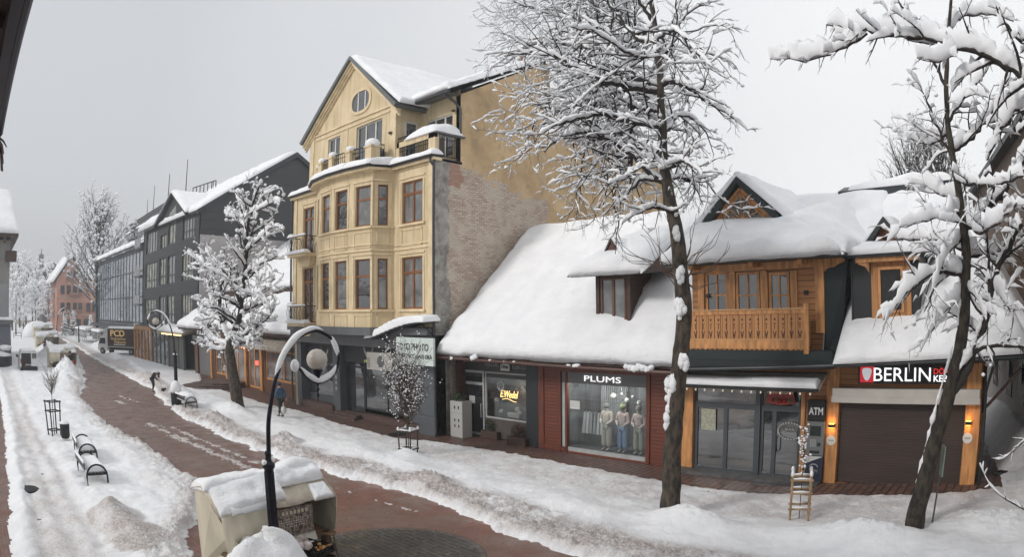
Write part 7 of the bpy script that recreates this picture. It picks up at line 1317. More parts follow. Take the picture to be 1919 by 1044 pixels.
# ------------------------------------------------------------------ canvas market cart
CANV = mat('beige_canvas', (.60, .545, .43), .8, noise=.12, nscale=2.5, bump=.02, bscale=2.5, stretch=(1, 1, .25)); CANVD = mat('worn_canvas', (.55, .49, .40), .85, noise=.2, nscale=4)
OLDW = mat('weathered_wood', (.16, .09, .05), .7, noise=.4, nscale=8, stretch=(1, 1, .3))
def make_cart(label, detail=True):
    K = thing('market_cart', label, 'market stall', (0, 0, 0), 'canvas-covered market carts'); L, D = 2.85, 1.15
    # local axes: y along the cart, +x front (goods side)
    m = M(); m.add([(-D, 0, 0.1), (-D, .02, 1.8), (-.7, -.02, 1.88), (-.30, -.05, 1.62), (.05, .10, 1.05), (.12, .32, .78), (-.02, .15, .30), (.05, -.05, .08), (-.5, -.12, .02)], [(0, 8, 7, 6), (0, 6, 5, 4), (0, 4, 3, 2), (0, 2, 1)]); m.add([(-D, L, .1), (-D, L, 1.85), (-.7, L + .02, 1.95), (-.2, L + .03, 1.62), (.02, L + .06, 1.38), (.04, L + .02, 1.05), (-.02, L, .62)], [(0, 1, 2, 3, 4, 5, 6)])
    m.add([(-D, 0, .1), (-D, L, .1), (-D, L, 1.85), (-D, .02, 1.8)], [(0, 1, 2, 3)]); 
    for o in (m.build('canvas_side', CANV, K),): 
        s = o.modifiers.new('thick', 'SOLIDIFY'); s.thickness = .012
    m = M(); N = 14; prof = [(-D - .04, 1.80), (-.72, 1.93), (-.40, 1.74), (-.12, 1.56), (.02, 1.40)]
    vs = [(x, -.06 + (L + .12) * j / N, z + .02 * sin(j * 1.3) * (i > 0) - .05 * sin(pi * j / N) * (i in (1, 2)) + .10 * (j / N) * (i < 2)) for j in range(N + 1) for i, (x, z) in enumerate(prof)]; k = len(prof)
    m.add(vs, [(j * k + i, j * k + i + 1, (j + 1) * k + i + 1, (j + 1) * k + i) for j in range(N) for i in range(k - 1)]); o = m.build('canvas_roof', CANVD, K, smooth=True); s = o.modifiers.new('thick', 'SOLIDIFY'); s.thickness = .015
    m = M(); m.pillow((-.02, -.02, 1.42), (-.08, 1.65, 1.52), (-.74, 1.75, 1.92), (-.74, -.04, 1.86), .13, 30, 14, 4, ew=.14, lump=.55, scale=2.2, sag=.05); m.pillow((-.36, 1.45, 1.70), (-.36, L - .0, 1.72), (-.80, L, 1.98), (-.80, 1.45, 1.94), .16, 24, 10, 5, ew=.16, lump=.45, scale=2.0)
    m.pillow((-.55, -.05, 1.84), (-.55, L + .03, 1.92), (-D - .06, L + .03, 1.84), (-D - .06, -.05, 1.78), .22, 30, 12, 6, ew=.2, lump=.4, scale=1.6); m.pillow((.0, .25, 1.40), (.0, 1.2, 1.40), (-.28, 1.2, 1.66), (-.28, .15, 1.66), .10, 10, 6, 9, ew=.08, lump=.6); m.pillow((.03, L - .55, 1.38), (.03, L - .05, 1.38), (-.3, L - .05, 1.66), (-.3, L - .5, 1.66), .09, 8, 6, 8, ew=.07, lump=.7); m.build('snow_layer', MS, K, smooth=True)
    m = M(); n_ = 12; m.add([(.03 + .03 * sin(k * 1.7), -.02 + 1.12 * k / n_, 1.44) for k in range(n_ + 1)] + [(.07 + .05 * sin(k * 1.3), .02 + 1.08 * k / n_, .62 + .12 * k / n_) for k in range(n_ + 1)], [(k, k + 1, k + n_ + 2, k + n_ + 1) for k in range(n_)]); o = m.build('canvas_front', CANV, K, smooth=True); s = o.modifiers.new('thick', 'SOLIDIFY'); s.thickness = .012
    m = M(); m.box(-.06, .0, 1.15, 2.25, .72, 1.34); PP = m.build('picture_panel', mat('stall_picture_dark', (.05, .035, .03), .5, col2=(.25, .2, .17), nscale=16, detail=6, contrast=(.45, .6)), K)
    m = M(); rnd = random.Random(2)
    for r in range(4):
        for c in range(16 - r): m.ball((.006, 1.24 + c * .062 + rnd.uniform(-.012, .012), 1.10 - r * .055), .02, 6, 4, (.4, 1, 1))
    m.build('pictured_crowd', mat('picture_pale', (.42, .36, .32), .7, noise=.6, nscale=40), PP); m = M()
    for c in range(7): m.box(.0, .008, 1.45 + c * .1, 1.51 + c * .1, 1.20, 1.28)
    m.build('pictured_window', mat('picture_light', (.5, .45, .35), .7), PP)
    m = M(); m.hexa([(.00, .95, .52), (.04, .95, .52), (.04, 2.3, .52), (.0, 2.3, .52), (-.08, .95, .70), (-.04, .95, .70), (-.04, 2.3, .70), (-.08, 2.3, .70)]); PB_ = m.build('price_board', mat('price_cream', (.5, .48, .42), .6), K); fr = F((.045, 0, 0), (0, 1, 0), (-1, 0, 0)); text('SEREK', fr, 1.35, .60, .07, .4, -.0, BLACK, PB_); text('BACA', fr, 1.35, .52, .07, .3, -.01, BLACK, PB_)
    m = M(); m.box(-1.0, -.05, .15, L - .15, .45, .55); m.box(-1.0, -.0, .2, L - .1, .55, .60); m.build('counter', OLDW, K)
    m = M(); m.lathe((-.08, L - .25, 0), [(.12, 0), (.11, .62), (.001, .62)], 10); m.lathe((-.9, .3, 0), [(.06, 0), (.06, .5)], 8); m.build('post', OLDW, K)
    for y in (.55, 2.0):
        m = M(); m.lathe((-.95, y, .32), [(.30, -.03), (.32, -.02), (.32, .02), (.30, .03)], 18, 'x'); m.build('wheel', BLACK, K, smooth=False)
    return K
KT = make_cart('beige canvas market cart loaded with snow behind the nearest street lamp'); KT.location = (-12.10, 4.42, 0); KT.rotation_euler = (0, 0, radians(7))
# goods before the cart
def crate(px, py, z, label, col, seed, n=22, rz=.3):
    p = atZ(px, py, z); r = thing('crate', label, 'crate', (0, 0, 0), 'plastic crates before the cart'); m = M(); W, D_, H = .29, .20, .17
    m.box(-W, W, -D_, D_, 0, .02); 
    for (a, b, c, d) in ((-W, W, -D_, -D_ + .018), (-W, W, D_ - .018, D_), (-W, -W + .018, -D_ + .018, D_ - .018), (W - .018, W, -D_ + .018, D_ - .018)):
        m.box(a, b, c, d, .02, .07); m.box(a, b, c, d, .13, H)
        for k in range(5): 
            q = (k + .1) / 5; q2 = (k + .45) / 5
            if b - a > d - c: m.box(a + (b - a) * q, a + (b - a) * q2, c, d, .07, .13)
            else: m.box(a, b, c + (d - c) * q, c + (d - c) * q2, .07, .13)
    m.build('crate_frame', BLACK, r); g_ = M(); rnd = random.Random(seed)
    for _ in range(n): g_.ball((rnd.uniform(-W * .8, W * .8), rnd.uniform(-D_ * .75, D_ * .75), rnd.uniform(.06, .15)), rnd.uniform(.03, .05), 8, 6, (1.5, .9, .8), .1, rnd)
    g_.build('goods', col, r, smooth=True); r.location = p; r.rotation_euler = (0, 0, rz); return r
CH_ = mat('smoked_cheese', (.50, .26, .08), .5, noise=.3, nscale=12); WB = mat('white_bag', (.55, .48, .45), .5, noise=.25, nscale=9)
crate(600, 1037, .30, 'black crate of golden smoked cheeses before the cart', CH_, 1, 18, 2.0); crate(566, 1030, .42, 'black crate stuffed with pale plastic bags before the cart', WB, 2, 26, 1.8); crate(603, 1060, .05, 'black crate on the ground under the cheese crate', CH_, 3, 12, 2.1)
m = M(); rnd = random.Random(7); p = atZ(566, 1022, .62)
BGT = thing('plastic_bags', 'heap of white and pink plastic bags on the crate beside the price board', 'bags', p)
for k in range(5): m.ball((p.x + rnd.uniform(-.14, .14), p.y + rnd.uniform(-.2, .2), p.z + rnd.uniform(-.02, .08)), rnd.uniform(.08, .12), 10, 8, (1, 1, .9), .22, rnd)
for k in range(4): a = rnd.uniform(-.12, .12); m.tube([(p.x + a, p.y + k * .07 - .1, p.z + .05), (p.x + a, p.y + k * .07 - .08, p.z + .2), (p.x + a + .02, p.y + k * .07 - .03, p.z + .05)], .012, 4)
m.build('bag', WB, BGT, smooth=True)
p = atZ(616, 998, .62); ST = thing('stool', 'round wooden stool with four legs at the right end of the cart', 'stool', (p.x, p.y, 0)); m = M(); m.lathe((p.x, p.y, .58), [(.001, 0), (.16, 0), (.17, .02), (.16, .04), (.001, .04)], 18); m.build('seat', OLDW, ST)
for a in range(4): m = M(); w = pi / 4 + a * pi / 2; m.tube([(p.x + .10 * cos(w), p.y + .10 * sin(w), .58), (p.x + .17 * cos(w), p.y + .17 * sin(w), 0)], .016, 6); m.build('leg', OLDW, ST)
m = M(); m.tube([(p.x + .14 * cos(w), p.y + .14 * sin(w), .25) for w in np.linspace(0, 2 * pi, 13)], .008, 4); m.build('foot_ring', OLDW, ST)
p = atZ(98, 700, 0); dup(KT, (-64.5, 6.6, 0), 'second beige market cart beside the white van, a vendor at its goods', radians(8), sc=(1.05, 1.0, 1.12))
dup(KT, (-98, 8.0, 0), 'third market cart farther up with red goods under its canvas', radians(4), sc=(1.3, 1.25, 1.25)); dup(KT, (-135, 10.5, 0), 'farthest market cart near the tree belt', radians(4), sc=1.5)
RED = mat('red_plastic', (.45, .03, .03), .5)
for (x, y, lb) in ((-63.2, 8.75, 'red folding chair beside the vendor at the second cart'), (-96.5, 10.1, 'red chair before the third market cart')):
    t = thing('folding_chair', lb, 'chair', (x, y, 0)); m = M(); m.box(x - .25, x + .25, y - .25, y + .25, .42, .47); m.build('seat', RED, t); m = M(); m.box(x - .27, x - .22, y - .25, y + .25, .47, .95); m.build('backrest', RED, t)
    for a in (-.22, .22):
        for b in (-.22, .22): m = M(); m.tube([(x + a, y + b, .43), (x + a * 1.1, y + b * 1.1, 0)], .02, 5); m.build('leg', BLACK, t)
# ------------------------------------------------------------------ benches, bins
def make_bench(label):
    B = thing('park_bench', label, 'bench', (0, 0, 0), 'black hoop-ended benches'); L = 1.95
    for x in (0, L):
        m = M(); P = [(x, .34 * cos(w), .38 + .36 * sin(w)) for w in np.linspace(0, pi, 15)]; m.tube([(x, .34, 0)] + P + [(x, -.34, 0)], .03, 8); m.box(x - .02, x + .02, -.34, .34, .42, .47); m.build('hoop_end', LMET, B, smooth=False)
    for k in range(5): m = M(); m.box(.02, L - .02, -.28 + k * .12, -.19 + k * .12, .46, .49); m.build('seat_slat', LMET, B)
    for z in (.58, .70): m = M(); m.box(.02, L - .02, -.40, -.37, z, z + .09); m.build('back_slat', LMET, B)
    m = M(); m.pillow((.08, -.32, .49), (L - .08, -.32, .49), (L - .08, .34, .49), (.08, .34, .49), .16, 20, 6, 3, ew=.14, lump=.3); m.pillow((.08, -.42, .78), (L - .08, -.42, .78), (L - .08, -.36, .78), (.08, -.36, .78), .06, 20, 3, 3, ew=.03); m.build('snow_layer', MS, B, smooth=True); return B
BN = make_bench('nearest black bench with hoop armrests, half buried in the left snow bank'); BN.location = (-22.35, 3.35, .10); BN.rotation_euler = (0, 0, .0)
dup(BN, (-25.7, 3.75, .10), 'farther of the two black benches in the left snow bank', -.06)
p = atZ(362, 764, .3); dup(BN, (p.x - 2.1, p.y - .05, .1), 'snow-heaped black bench beside the litter bin on the right bank', 0.0); m = M(); m.pillow((p.x - 2.1, p.y - .35, .6), (p.x - .3, p.y - .35, .6), (p.x - .3, p.y + .4, .6), (p.x - 2.1, p.y + .4, .6), .38, 16, 8, 3, ew=.3)
bb = [o for o in COL.objects if o.name.startswith('park_bench')][-1]; m.build('snow_heap', MS, bb, smooth=True)
def bin_(x, y, z, label, s=1.0, cap=.35):
    t = thing('litter_bin', label, 'litter bin', (x, y, z)); m = M(); m.lathe((x, y, z), [(.18 * s, 0), (.24 * s, .1), (.26 * s, .72 * s), (.24 * s, .74 * s), (.22 * s, .72 * s), (.20 * s, .12)], 18); m.build('bin_body', BLACK, t); m = M(); m.ball((x, y, z + .74 * s), .27 * s, 14, 8, (1, 1, cap / .27 / s)); m.build('snow_cap', MS, t, smooth=True)
p = atZ(331, 762, .1); bin_(p.x, p.y, .1, 'black round litter bin under a tall snow cap at the second lamp', 1.25, .55); p = atZ(123, 822, .25); bin_(p.x, p.y, .25, 'small black litter bin beside the left young tree guard', .85, .1)
# ------------------------------------------------------------------ tree guards
def guard(x, y, z, label, mt, w, h, rails, taper=1.0, nposts=4, pr=.03, snow=True):
    t = thing('tree_guard', label, 'tree guard', (x, y, z)); cs = [(w * cos(a), w * sin(a)) for a in (pi / 4 + .35, 3 * pi / 4 + .35, 5 * pi / 4 + .35, 7 * pi / 4 + .35)]
    if nposts == 3: cs = [(w * cos(a), w * sin(a)) for a in (.5, .5 + 2.1, .5 + 4.2)]
    for a, b in cs: m = M(); m.tube([(x + a, y + b, z), (x + a * taper, y + b * taper, z + h)], pr, 4 if mt is not LMET else 6); m.build('post', mt, t)
    sm = M()
    for rz in rails:
        for (a, b), (c, d) in zip(cs, cs[1:] + cs[:1]):
            k = 1 + (taper - 1) * rz / h; p, q = Vector((x + a * k, y + b * k, z + rz)), Vector((x + c * k, y + d * k, z + rz)); m = M(); e = (q - p).normalized() * .06; m.tube([p - e, q + e], pr * .85, 4); m.build('rail', mt, t)
            if snow: sm.tube([p + Vector((0, 0, pr * 1.3)), p.lerp(q, .5) + Vector((0, 0, pr * 1.5)), q + Vector((0, 0, pr * 1.3))], [pr * .5, pr * .9, pr * .5], 6)
    if snow:
        for a, b in cs: sm.ball((x + a * taper, y + b * taper, z + h + .03), pr * 1.5, 8, 6, (1, 1, 1.7))
        sm.build('snow_cap', MS, t, smooth=True)
guard(yt.x, yt.y, .12, 'dark wooden guard with snowy rails around the bushy young tree before the photo shop', mat('guard_dark_wood', (.04, .03, .025), .7), .34, .92, (.18, .88), 1.1, 4, .035)
guard(yr.x, yr.y, .14, 'pale new-wood guard with snow-capped posts before the cash machine', mat('guard_new_wood', (.36, .24, .13), .65, noise=.25, nscale=5), .33, 1.22, (.35, .75, 1.08), 1.0, 4, .032)
guard(yl.x, yl.y, .18, 'tall tapered black metal guard around the spindly tree in the left bank', LMET, .30, 1.5, (.25, 1.05, 1.45), 1.25, 4, .03, False)
# low traffic post and sign in front of the leaning tree
p = atZ(1742, 1008, .1); q = atY(1768, 835, p.y - .1); SP = thing('sign_post', 'slim grey post with a narrow sign seen edge-on before the leaning tree', 'sign post', p); m = M(); m.tube([p, q], .022, 8); m.build('post', MGREY, SP)
m = M(); m.hexa([(q.x - .05, q.y - .02, q.z - .65), (q.x + .06, q.y - .3, q.z - .65), (q.x + .08, q.y - .28, q.z - .65), (q.x - .03, q.y, q.z - .65), (q.x - .03, q.y - .02, q.z + .02), (q.x + .08, q.y - .3, q.z + .02), (q.x + .1, q.y - .28, q.z + .02), (q.x - .01, q.y, q.z + .02)]); m.build('sign_plate', mat('sign_greenwhite', (.25, .32, .28), .5), SP)
p = atZ(1878, 892, .3); m = M(); m.ball((p.x, p.y, .38), .22, 10, 6, (1.6, .8, .35), .1); m.build('black_sack', BLACK, label='black sack lying in the snow of the side lane', category='sack')
# ------------------------------------------------------------------ vehicles
VW = mat('van_white', (.55, .56, .56), .35, coat=.4); TYR = mat('tyre', (.012, .012, .012), .8); RIM = mat('rim', (.3, .3, .3), .4, metal=.7)
vx, vy = -61.8, 4.25; VN = thing('parked_van', 'small white van seen from behind with its rear door open in the left lane', 'van', (vx, vy, 0))
m = M(); W_ = .86
prof = [(0, .35), (0, 1.2), (-.10, 1.85), (-.35, 1.95), (-2.6, 1.93), (-3.3, 1.35), (-4.1, 1.05), (-4.25, .4)]
# body shell with an opening at the back
def side(s): return [(vx + x, vy + s * (W_ if z < 1.3 else W_ - (z - 1.3) * .22), z) for x, z in prof]
A_, B2 = side(-1), side(1); n = len(prof); m.add(A_ + B2, [tuple(range(n)), tuple(range(2 * n - 1, n - 1, -1))] + [(i, i + n, i + 1 + n, i + 1) for i in range(2, n - 1)])
m.box(vx - .06, vx, vy - W_, vy - W_ + .13, .35, 1.75); m.box(vx - .06, vx, vy + W_ - .13, vy + W_, .35, 1.75); m.box(vx - .1, vx, vy - W_ + .1, vy + W_ - .1, 1.72, 1.9); m.build('body', VW, VN)
m = M(); m.box(vx - .08, vx + .08, vy - W_ + .02, vy + W_ - .02, .30, .55); m.build('bumper', BLACK, VN, bevel=.02); m = M(); m.box(vx - 2.2, vx - .1, vy - W_ + .14, vy + W_ - .14, .5, 1.72); m.build('load_space', BLACK, VN)
m = M(); rnd = random.Random(3)
for k in range(5): m.ball((vx - .03, vy - .3 + k * .12, .68 + .05 * (k % 2)), .09, 8, 6)
m.build('cargo', mat('cargo_pale', (.3, .25, .25), .8, noise=.5, nscale=9), VN)
m = M(); m.box(vx, vx + .06, vy + .22, vy + W_ - .02, .6, 1.8); DR_ = m.build('rear_door', VW, VN); m = M(); m.box(vx + .06, vx + .068, vy + .3, vy + W_ - .1, 1.25, 1.7); m.build('door_window', GL, DR_)
for s in (-1, 1):
    m = M(); m.box(vx + .0, vx + .03, vy + s * (W_ - .08) - .05, vy + s * (W_ - .08) + .05, .85, 1.25); m.build('tail_light', mat('tail%d' % s, (.3, .02, .02), .3), VN); m = M(); m.box(vx - 3.2, vx - 3.05, vy + s * 1.0 - .1, vy + s * 1.0 + .1, 1.2, 1.45); m.build('mirror', BLACK, VN)
    for x in (-.75, -3.4): m = M(); m.lathe((vx + x, vy + s * (W_ - .1), .31), [(.001, -.1), (.29, -.1), (.31, -.06), (.31, .06), (.29, .1), (.001, .1)], 18, 'y'); wo = m.build('wheel', TYR, VN); m = M(); m.lathe((vx + x, vy + s * (W_ - .0), .31), [(.001, -.01), (.18, -.01), (.18, .01), (.001, .01)], 14, 'y'); m.build('rim', RIM, wo)
m = M(); m.pillow((vx - .35, vy - .6, 1.93), (vx - 2.6, vy - .6, 1.93), (vx - 2.6, vy + .6, 1.93), (vx - .35, vy + .6, 1.93), .08, 8, 5, 2); m.build('snow_layer', MS, VN, smooth=True)
# bakery truck
TR = thing('delivery_truck', 'white-cab delivery truck with a brown PCD box body parked beside the shop porch', 'truck', (0, 0, 0))
BOX = mat('truck_brown', (.05, .022, .018), .45)
# local: x forward, right side (-y) seen
m = M(); m.box(-5.6, 0, -1.1, 1.1, .95, 3.2); BX = m.build('box_body', BOX, TR, bevel=.02); m = M()
for z in (.93, 3.16): m.box(-5.62, .02, -1.13, 1.13, z, z + .08)
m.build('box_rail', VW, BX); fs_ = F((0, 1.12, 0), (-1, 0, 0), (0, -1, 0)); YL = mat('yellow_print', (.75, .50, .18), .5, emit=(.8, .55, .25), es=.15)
text('PCD', fs_, 1.75, 2.62, .78, 2.4, -.02, YL, BX, bold=.02); text('Podhalańska', fs_, 1.9, 1.98, .30, 2.4, -.02, YL, BX); text('Piekarnia', fs_, 2.2, 1.58, .32, 1.9, -.02, YL, BX); m = M(); m.box(-3.0, -1.1, 1.105, 1.115, 1.2, 1.32); m.build('print_strip', WHITE, BX)
m = M(); m.pillow((.0, -1.1, 3.2), (-5.6, -1.1, 3.2), (-5.6, 1.1, 3.2), (0, 1.1, 3.2), .22, 12, 6, 3); m.build('snow_layer', MS, BX, smooth=True)
m = M(); m.ext([(.08, .5), (1.75, .45), (1.8, 1.15), (1.45, 2.05), (1.2, 2.3), (.08, 2.45)], -1.0, 1.0); CABN = m.build('cab', VW, TR, bevel=.04); m = M(); m.ext([(.08, 2.4), (1.0, 2.4), (.3, 3.15), (.08, 3.2)], -.95, .95); m.build('wind_deflector', VW, TR)
m = M(); m.ext([(.45, 1.3), (1.62, 1.3), (1.38, 1.98), (.5, 2.02)], 1.003, 1.012); m.build('side_window', GLB, CABN); m = M(); m.ext([(.45, 1.3), (1.62, 1.3), (1.38, 1.98), (.5, 2.02)], -1.012, -1.003); m.hexa([(1.78, -.9, 1.25), (1.80, -.9, 1.25), (1.80, .9, 1.25), (1.78, .9, 1.25), (1.47, -.85, 2.05), (1.50, -.85, 2.05), (1.50, .85, 2.05), (1.47, .85, 2.05)]); m.build('windscreen', GLB, CABN)
m = M(); m.box(1.74, 1.82, .6, .95, .75, .95); m.box(1.74, 1.82, -.95, -.6, .75, .95); m.build('headlight', LGREY, CABN); m = M(); m.box(-5.5, 1.7, -.5, .5, .55, .9); m.build('chassis', BLACK, TR)
for x in (1.0, -3.9):
    for s in (-1, 1): m = M(); m.lathe((x, s * .92, .42), [(.001, -.12), (.38, -.12), (.42, -.08), (.42, .08), (.38, .12), (.001, .12)], 20, 'y'); wo = m.build('wheel', TYR, TR); m = M(); m.lathe((x, s * 1.045, .42), [(.001, -.01), (.22, -.01), (.22, .01), (.001, .01)], 14, 'y'); m.build('rim', RIM, wo)
fx, fy = -86.9, 16.3; bx_, by_ = -81.6, 20.6; a = atan2(fy - by_, fx - bx_); TR.location = (fx - 1.8 * cos(a), fy - 1.8 * sin(a), .15); TR.rotation_euler = (0, 0, a)
# white cafe frames, stands and snowy shrubs far up
def frames(x0, y0, n, label, st=2.2):
    t = thing('cafe_enclosure', label, 'enclosure', (x0, y0, 0), 'white framed cafe enclosures')
    for k in range(n):
        m = M(); x = x0 + k * st
        for (a, b, c, d) in ((0, .1, 0, 2.3), (st - .2, st - .1, 0, 2.3), (.1, st - .2, 2.2, 2.3), (.1, st - .2, .9, 1.0), (st / 2 - .1, st / 2, 1.0, 2.2)): m.box(x + a, x + b, y0, y0 + .08, c, d)
        o = m.build('frame_panel', WHITE, t); m = M(); m.box(x + .1, x + st - .2, y0 + .03, y0 + .05, 1.0, 2.2); m.build('pane', GLC, o)
    m = M(); m.pillow((x0, y0 - .3, 2.3), (x0 + n * st, y0 - .3, 2.3), (x0 + n * st, y0 + 2, 2.5), (x0, y0 + 2, 2.5), .3, 12, 4, 3); m.build('snow_layer', MS, t, smooth=True)
frames(-128, 18.6, 5, 'long row of white framed glass panels beyond the bare tree', 2.6); frames(-112, 19.2, 3, 'short row of white framed glass panels just before the truck', 2.6)
for i, (px, py, X, h, lb) in enumerate(((121, 600, -150, 4.5, 'snow-white conifer left of the distant ring lamp'), (137, 600, -152, 5.2, 'snow-white conifer rising beside the distant ring lamp'), (170, 610, -150, 4.2, 'snow-white conifer left of the bare tree trunk foot'), (187, 610, -148, 4.0, 'snow-white conifer right of the bare tree trunk foot'))):
    p = atX(px, py, X); r = thing('snowy_conifer', lb, 'tree', (X, p.y, 0), 'snow-white conifers before the pink house'); m = M(); m.cyl((X, p.y, 0), (X, p.y, h), .12, .02, 6); m.build('trunk', BARK, r); m = M(); s = M(); rnd = random.Random(i)
    for k in range(110):
        t = rnd.random() ** .75; rr = (1 - t) * h * .30 + .1; a = rnd.uniform(0, 6.28); c = Vector((X, p.y, .3 + t * h)); e = c + Vector((cos(a) * rr, sin(a) * rr, -rr * .4)); sd = Vector((-sin(a), cos(a), 0)) * rr * .25; m.add([c, e - sd, e, e + sd], [(0, 1, 2), (0, 2, 3)]); s.ball(e * .7 + c * .3 + Vector((0, 0, .1)), .2, 6, 4, (1.4, 1.4, .6))
    cc = m.build('crown', mat('conifer_w%d' % i, (.03, .04, .03), .8), r); s.build('snow_load', TSN, cc)
p = atZ(33, 636); t = thing('barrier_frame', 'small empty metal frame standing on the left snowy pavement far up', 'stand', (p.x, p.y, 0)); m = M()
for z in (.1, 1.2): m.tube([(p.x, p.y - .8, z), (p.x, p.y + .8, z)], .06, 4)
for y in (-.8, .8): m.tube([(p.x, p.y + y, 0), (p.x, p.y + y, 1.2)], .06, 4)
m.build('tube_frame', MGREY, t); m = M(); m.tube([(p.x, p.y - .75, .65), (p.x, p.y + .75, .65)], .04, 4); m.build('cross_rail', MGREY, t)
# low white garden wall / parasol heap at far left of lane
for (px, py, X, lb) in ((64, 580, -140, 'white round-topped snowy tent at the far left'),):
    p = atX(70, 612, X); t = thing('snow_tent', lb, 'tent', (X, p.y, 0)); m = M(); m.lathe((X, p.y, 0), [(3.2, 0), (3.2, 1.6), (2.4, 2.7), (1.0, 3.3), (.05, 3.4)], 16); m.build('tent_cover', MS, t, smooth=True); m = M(); m.box(X + 3.0, X + 3.25, p.y - .8, p.y + .8, 0, 1.8); m.build('tent_door', MGREY, t)
# ------------------------------------------------------------------ people
SKIN = mat('skin', (.45, .27, .20), .6); DARKC = mat('black_cloth', (.02, .02, .024), .85); NAVY = mat('navy_cloth', (.03, .05, .09), .85); BLUE = mat('blue_coat', (.035, .085, .15), .8, noise=.2, nscale=8); GREYC = mat('grey_cloth', (.12, .12, .13), .85); SHOE = mat('shoe', (.03, .025, .02), .6); HAIR = mat('hair_brown', (.05, .03, .02), .7)
def skin(name, vs, es, mt, par, sub=1, root=0):
    me = bpy.data.meshes.new(name); me.from_pydata([v[:3] for v in vs], es, []); me.update(); o = bpy.data.objects.new(name, me); COL.objects.link(o); o.parent = par; me.materials.append(mt)
    s = o.modifiers.new('skin', 'SKIN'); s.use_smooth_shade = True; sv = me.skin_vertices[0].data if me.skin_vertices else None
    if sv is None:
        lay = me.attributes; 
    for i, v in enumerate(vs):
        r = v[3]; sv[i].radius = (r, v[4] if len(v) > 4 else r); sv[i].use_root = (i == root)
    u = o.modifiers.new('sub', 'SUBSURF'); u.levels = sub; u.render_levels = sub; return o
def person(label, loc, rz, J, coat, trou, shoe=SHOE, hair=HAIR, hat=None, skirt=0, name='person', skinm=None, s=1.0, long_=0, wide=0, group=None, cat='person'):
    """J: joint overrides in a standing frame (x right, y forward, z up)"""
    D = dict(pel=(0, 0, .93), spi=(0, .01, 1.12), che=(0, 0, 1.32), nec=(0, .01, 1.47), hed=(0, .03, 1.58), top=(0, .02, 1.68), sr=(.18, 0, 1.42), er=(.24, -.02, 1.15), wr=(.25, .06, .92), sl=(-.18, 0, 1.42), el=(-.24, -.02, 1.15), wl=(-.25, .06, .92), hr=(.10, 0, .90), kr=(.11, .02, .50), ar=(.11, -.02, .09), hl=(-.10, 0, .90), kl=(-.11, .02, .50), al=(-.11, -.02, .09))
    D.update(J); V = {k: Vector(v) for k, v in D.items()}; R = thing(name, label, cat, (0, 0, 0), group); fwd = (V['hed'] - V['nec']).cross(Vector((1, 0, 0))); fwd = -fwd.normalized() if fwd.length > 0 else Vector((0, 1, 0)); fwd = Vector((0, 1, 0)) if abs(fwd.y) < .1 and abs(fwd.z) < .1 else (fwd if fwd.y >= 0 or fwd.z < 0 else -fwd)
    vs, es, ix = [], [], {}
    def ad(k, p, r, par=None, ry=None): ix[k] = len(vs); vs.append((*p, r, ry or r)); par is not None and es.append((ix[par], ix[k])); return k
    ad('pel', V['pel'], .115, ry=.10); ad('spi', V['spi'], .105, 'pel', .095); ad('che', V['che'], .125, 'spi', .105); ad('nec', V['nec'], .052, 'che'); ad('hb', V['hed'], .078, 'nec', .092); ad('top', V['top'], .07, 'hb', .085); nose = V['hed'] + fwd * .10; ad('nose', nose, .014, 'hb')
    for q in 'rl':
        sg = 1 if q == 'r' else -1; ad('s' + q, V['s' + q], .062, 'che'); ad('e' + q, V['e' + q], .045, 's' + q); ad('w' + q, V['w' + q], .030, 'e' + q); hd = (V['w' + q] - V['e' + q]).normalized(); sx = Vector((sg * .0, 0, 0)); lat = hd.cross(Vector((1, 0, 0))); lat = lat.normalized() if lat.length > .01 else Vector((0, 1, 0)); pm_ = V['w' + q] + hd * .07; ad('p' + q, pm_, .034, 'w' + q, .020)
        for f in range(4):
            o_ = lat * (.026 - .017 * f); a = ad('f%s%d' % (q, f), pm_ + o_ + hd * .045, .010, 'p' + q); b = ad('g%s%d' % (q, f), pm_ + o_ + hd * (.075 - .006 * abs(f - 1)) + Vector((-sg * .02, 0, 0)), .008, a)
        ad('t' + q, V['w' + q] + hd * .045 + lat * .045, .010, 'w' + q); ad('h' + q, V['h' + q], .085, 'pel'); ad('k' + q, V['k' + q], .058, 'h' + q); ad('a' + q, V['a' + q], .038, 'k' + q)
        ft = V['a' + q] + Vector((0, .15, -.05)); ad('b' + q, ft, .034, 'a' + q)
    body = skin('body', vs, es, skinm or SKIN, R)
    # coat
    c = [(*V['pel'] - Vector((0, 0, .04 + long_ * .5)), .165 + wide, .14), (*V['spi'], .145, .125), (*V['che'], .165, .135), (*(V['nec'] - (V['nec'] - V['che']) * .15), .082, .075)]; e = [(0, 1), (1, 2), (2, 3)]
    for q in 'rl': k = len(c); c += [(*V['s' + q], .082, .082), (*V['e' + q], .066, .066), (*V['w' + q], .050, .050)]; e += [(2, k), (k, k + 1), (k + 1, k + 2)]
    skin('jacket', c, e, coat, R)
    c = [(*V['pel'], .125, .115)]; e = []
    for q in 'rl': k = len(c); c += [(*V['h' + q], .098, .098), (*V['k' + q], .075 + wide, .075 + wide), (*(V['a' + q] + Vector((0, 0, .03))), .055 + wide * 1.6, .055 + wide * 1.6)]; e += [(0, k), (k, k + 1), (k + 1, k + 2)]
    skin('trousers', c, e, trou, R)
    for q in 'rl': m = M(); a = V['a' + q]; m.ball((a.x, a.y + .06, a.z - .035), .06, 10, 8, (.85, 2.0, .85)); m.build('shoe', shoe, R, smooth=True)
    hd = V['hed']; tp = V['top']; back = -fwd
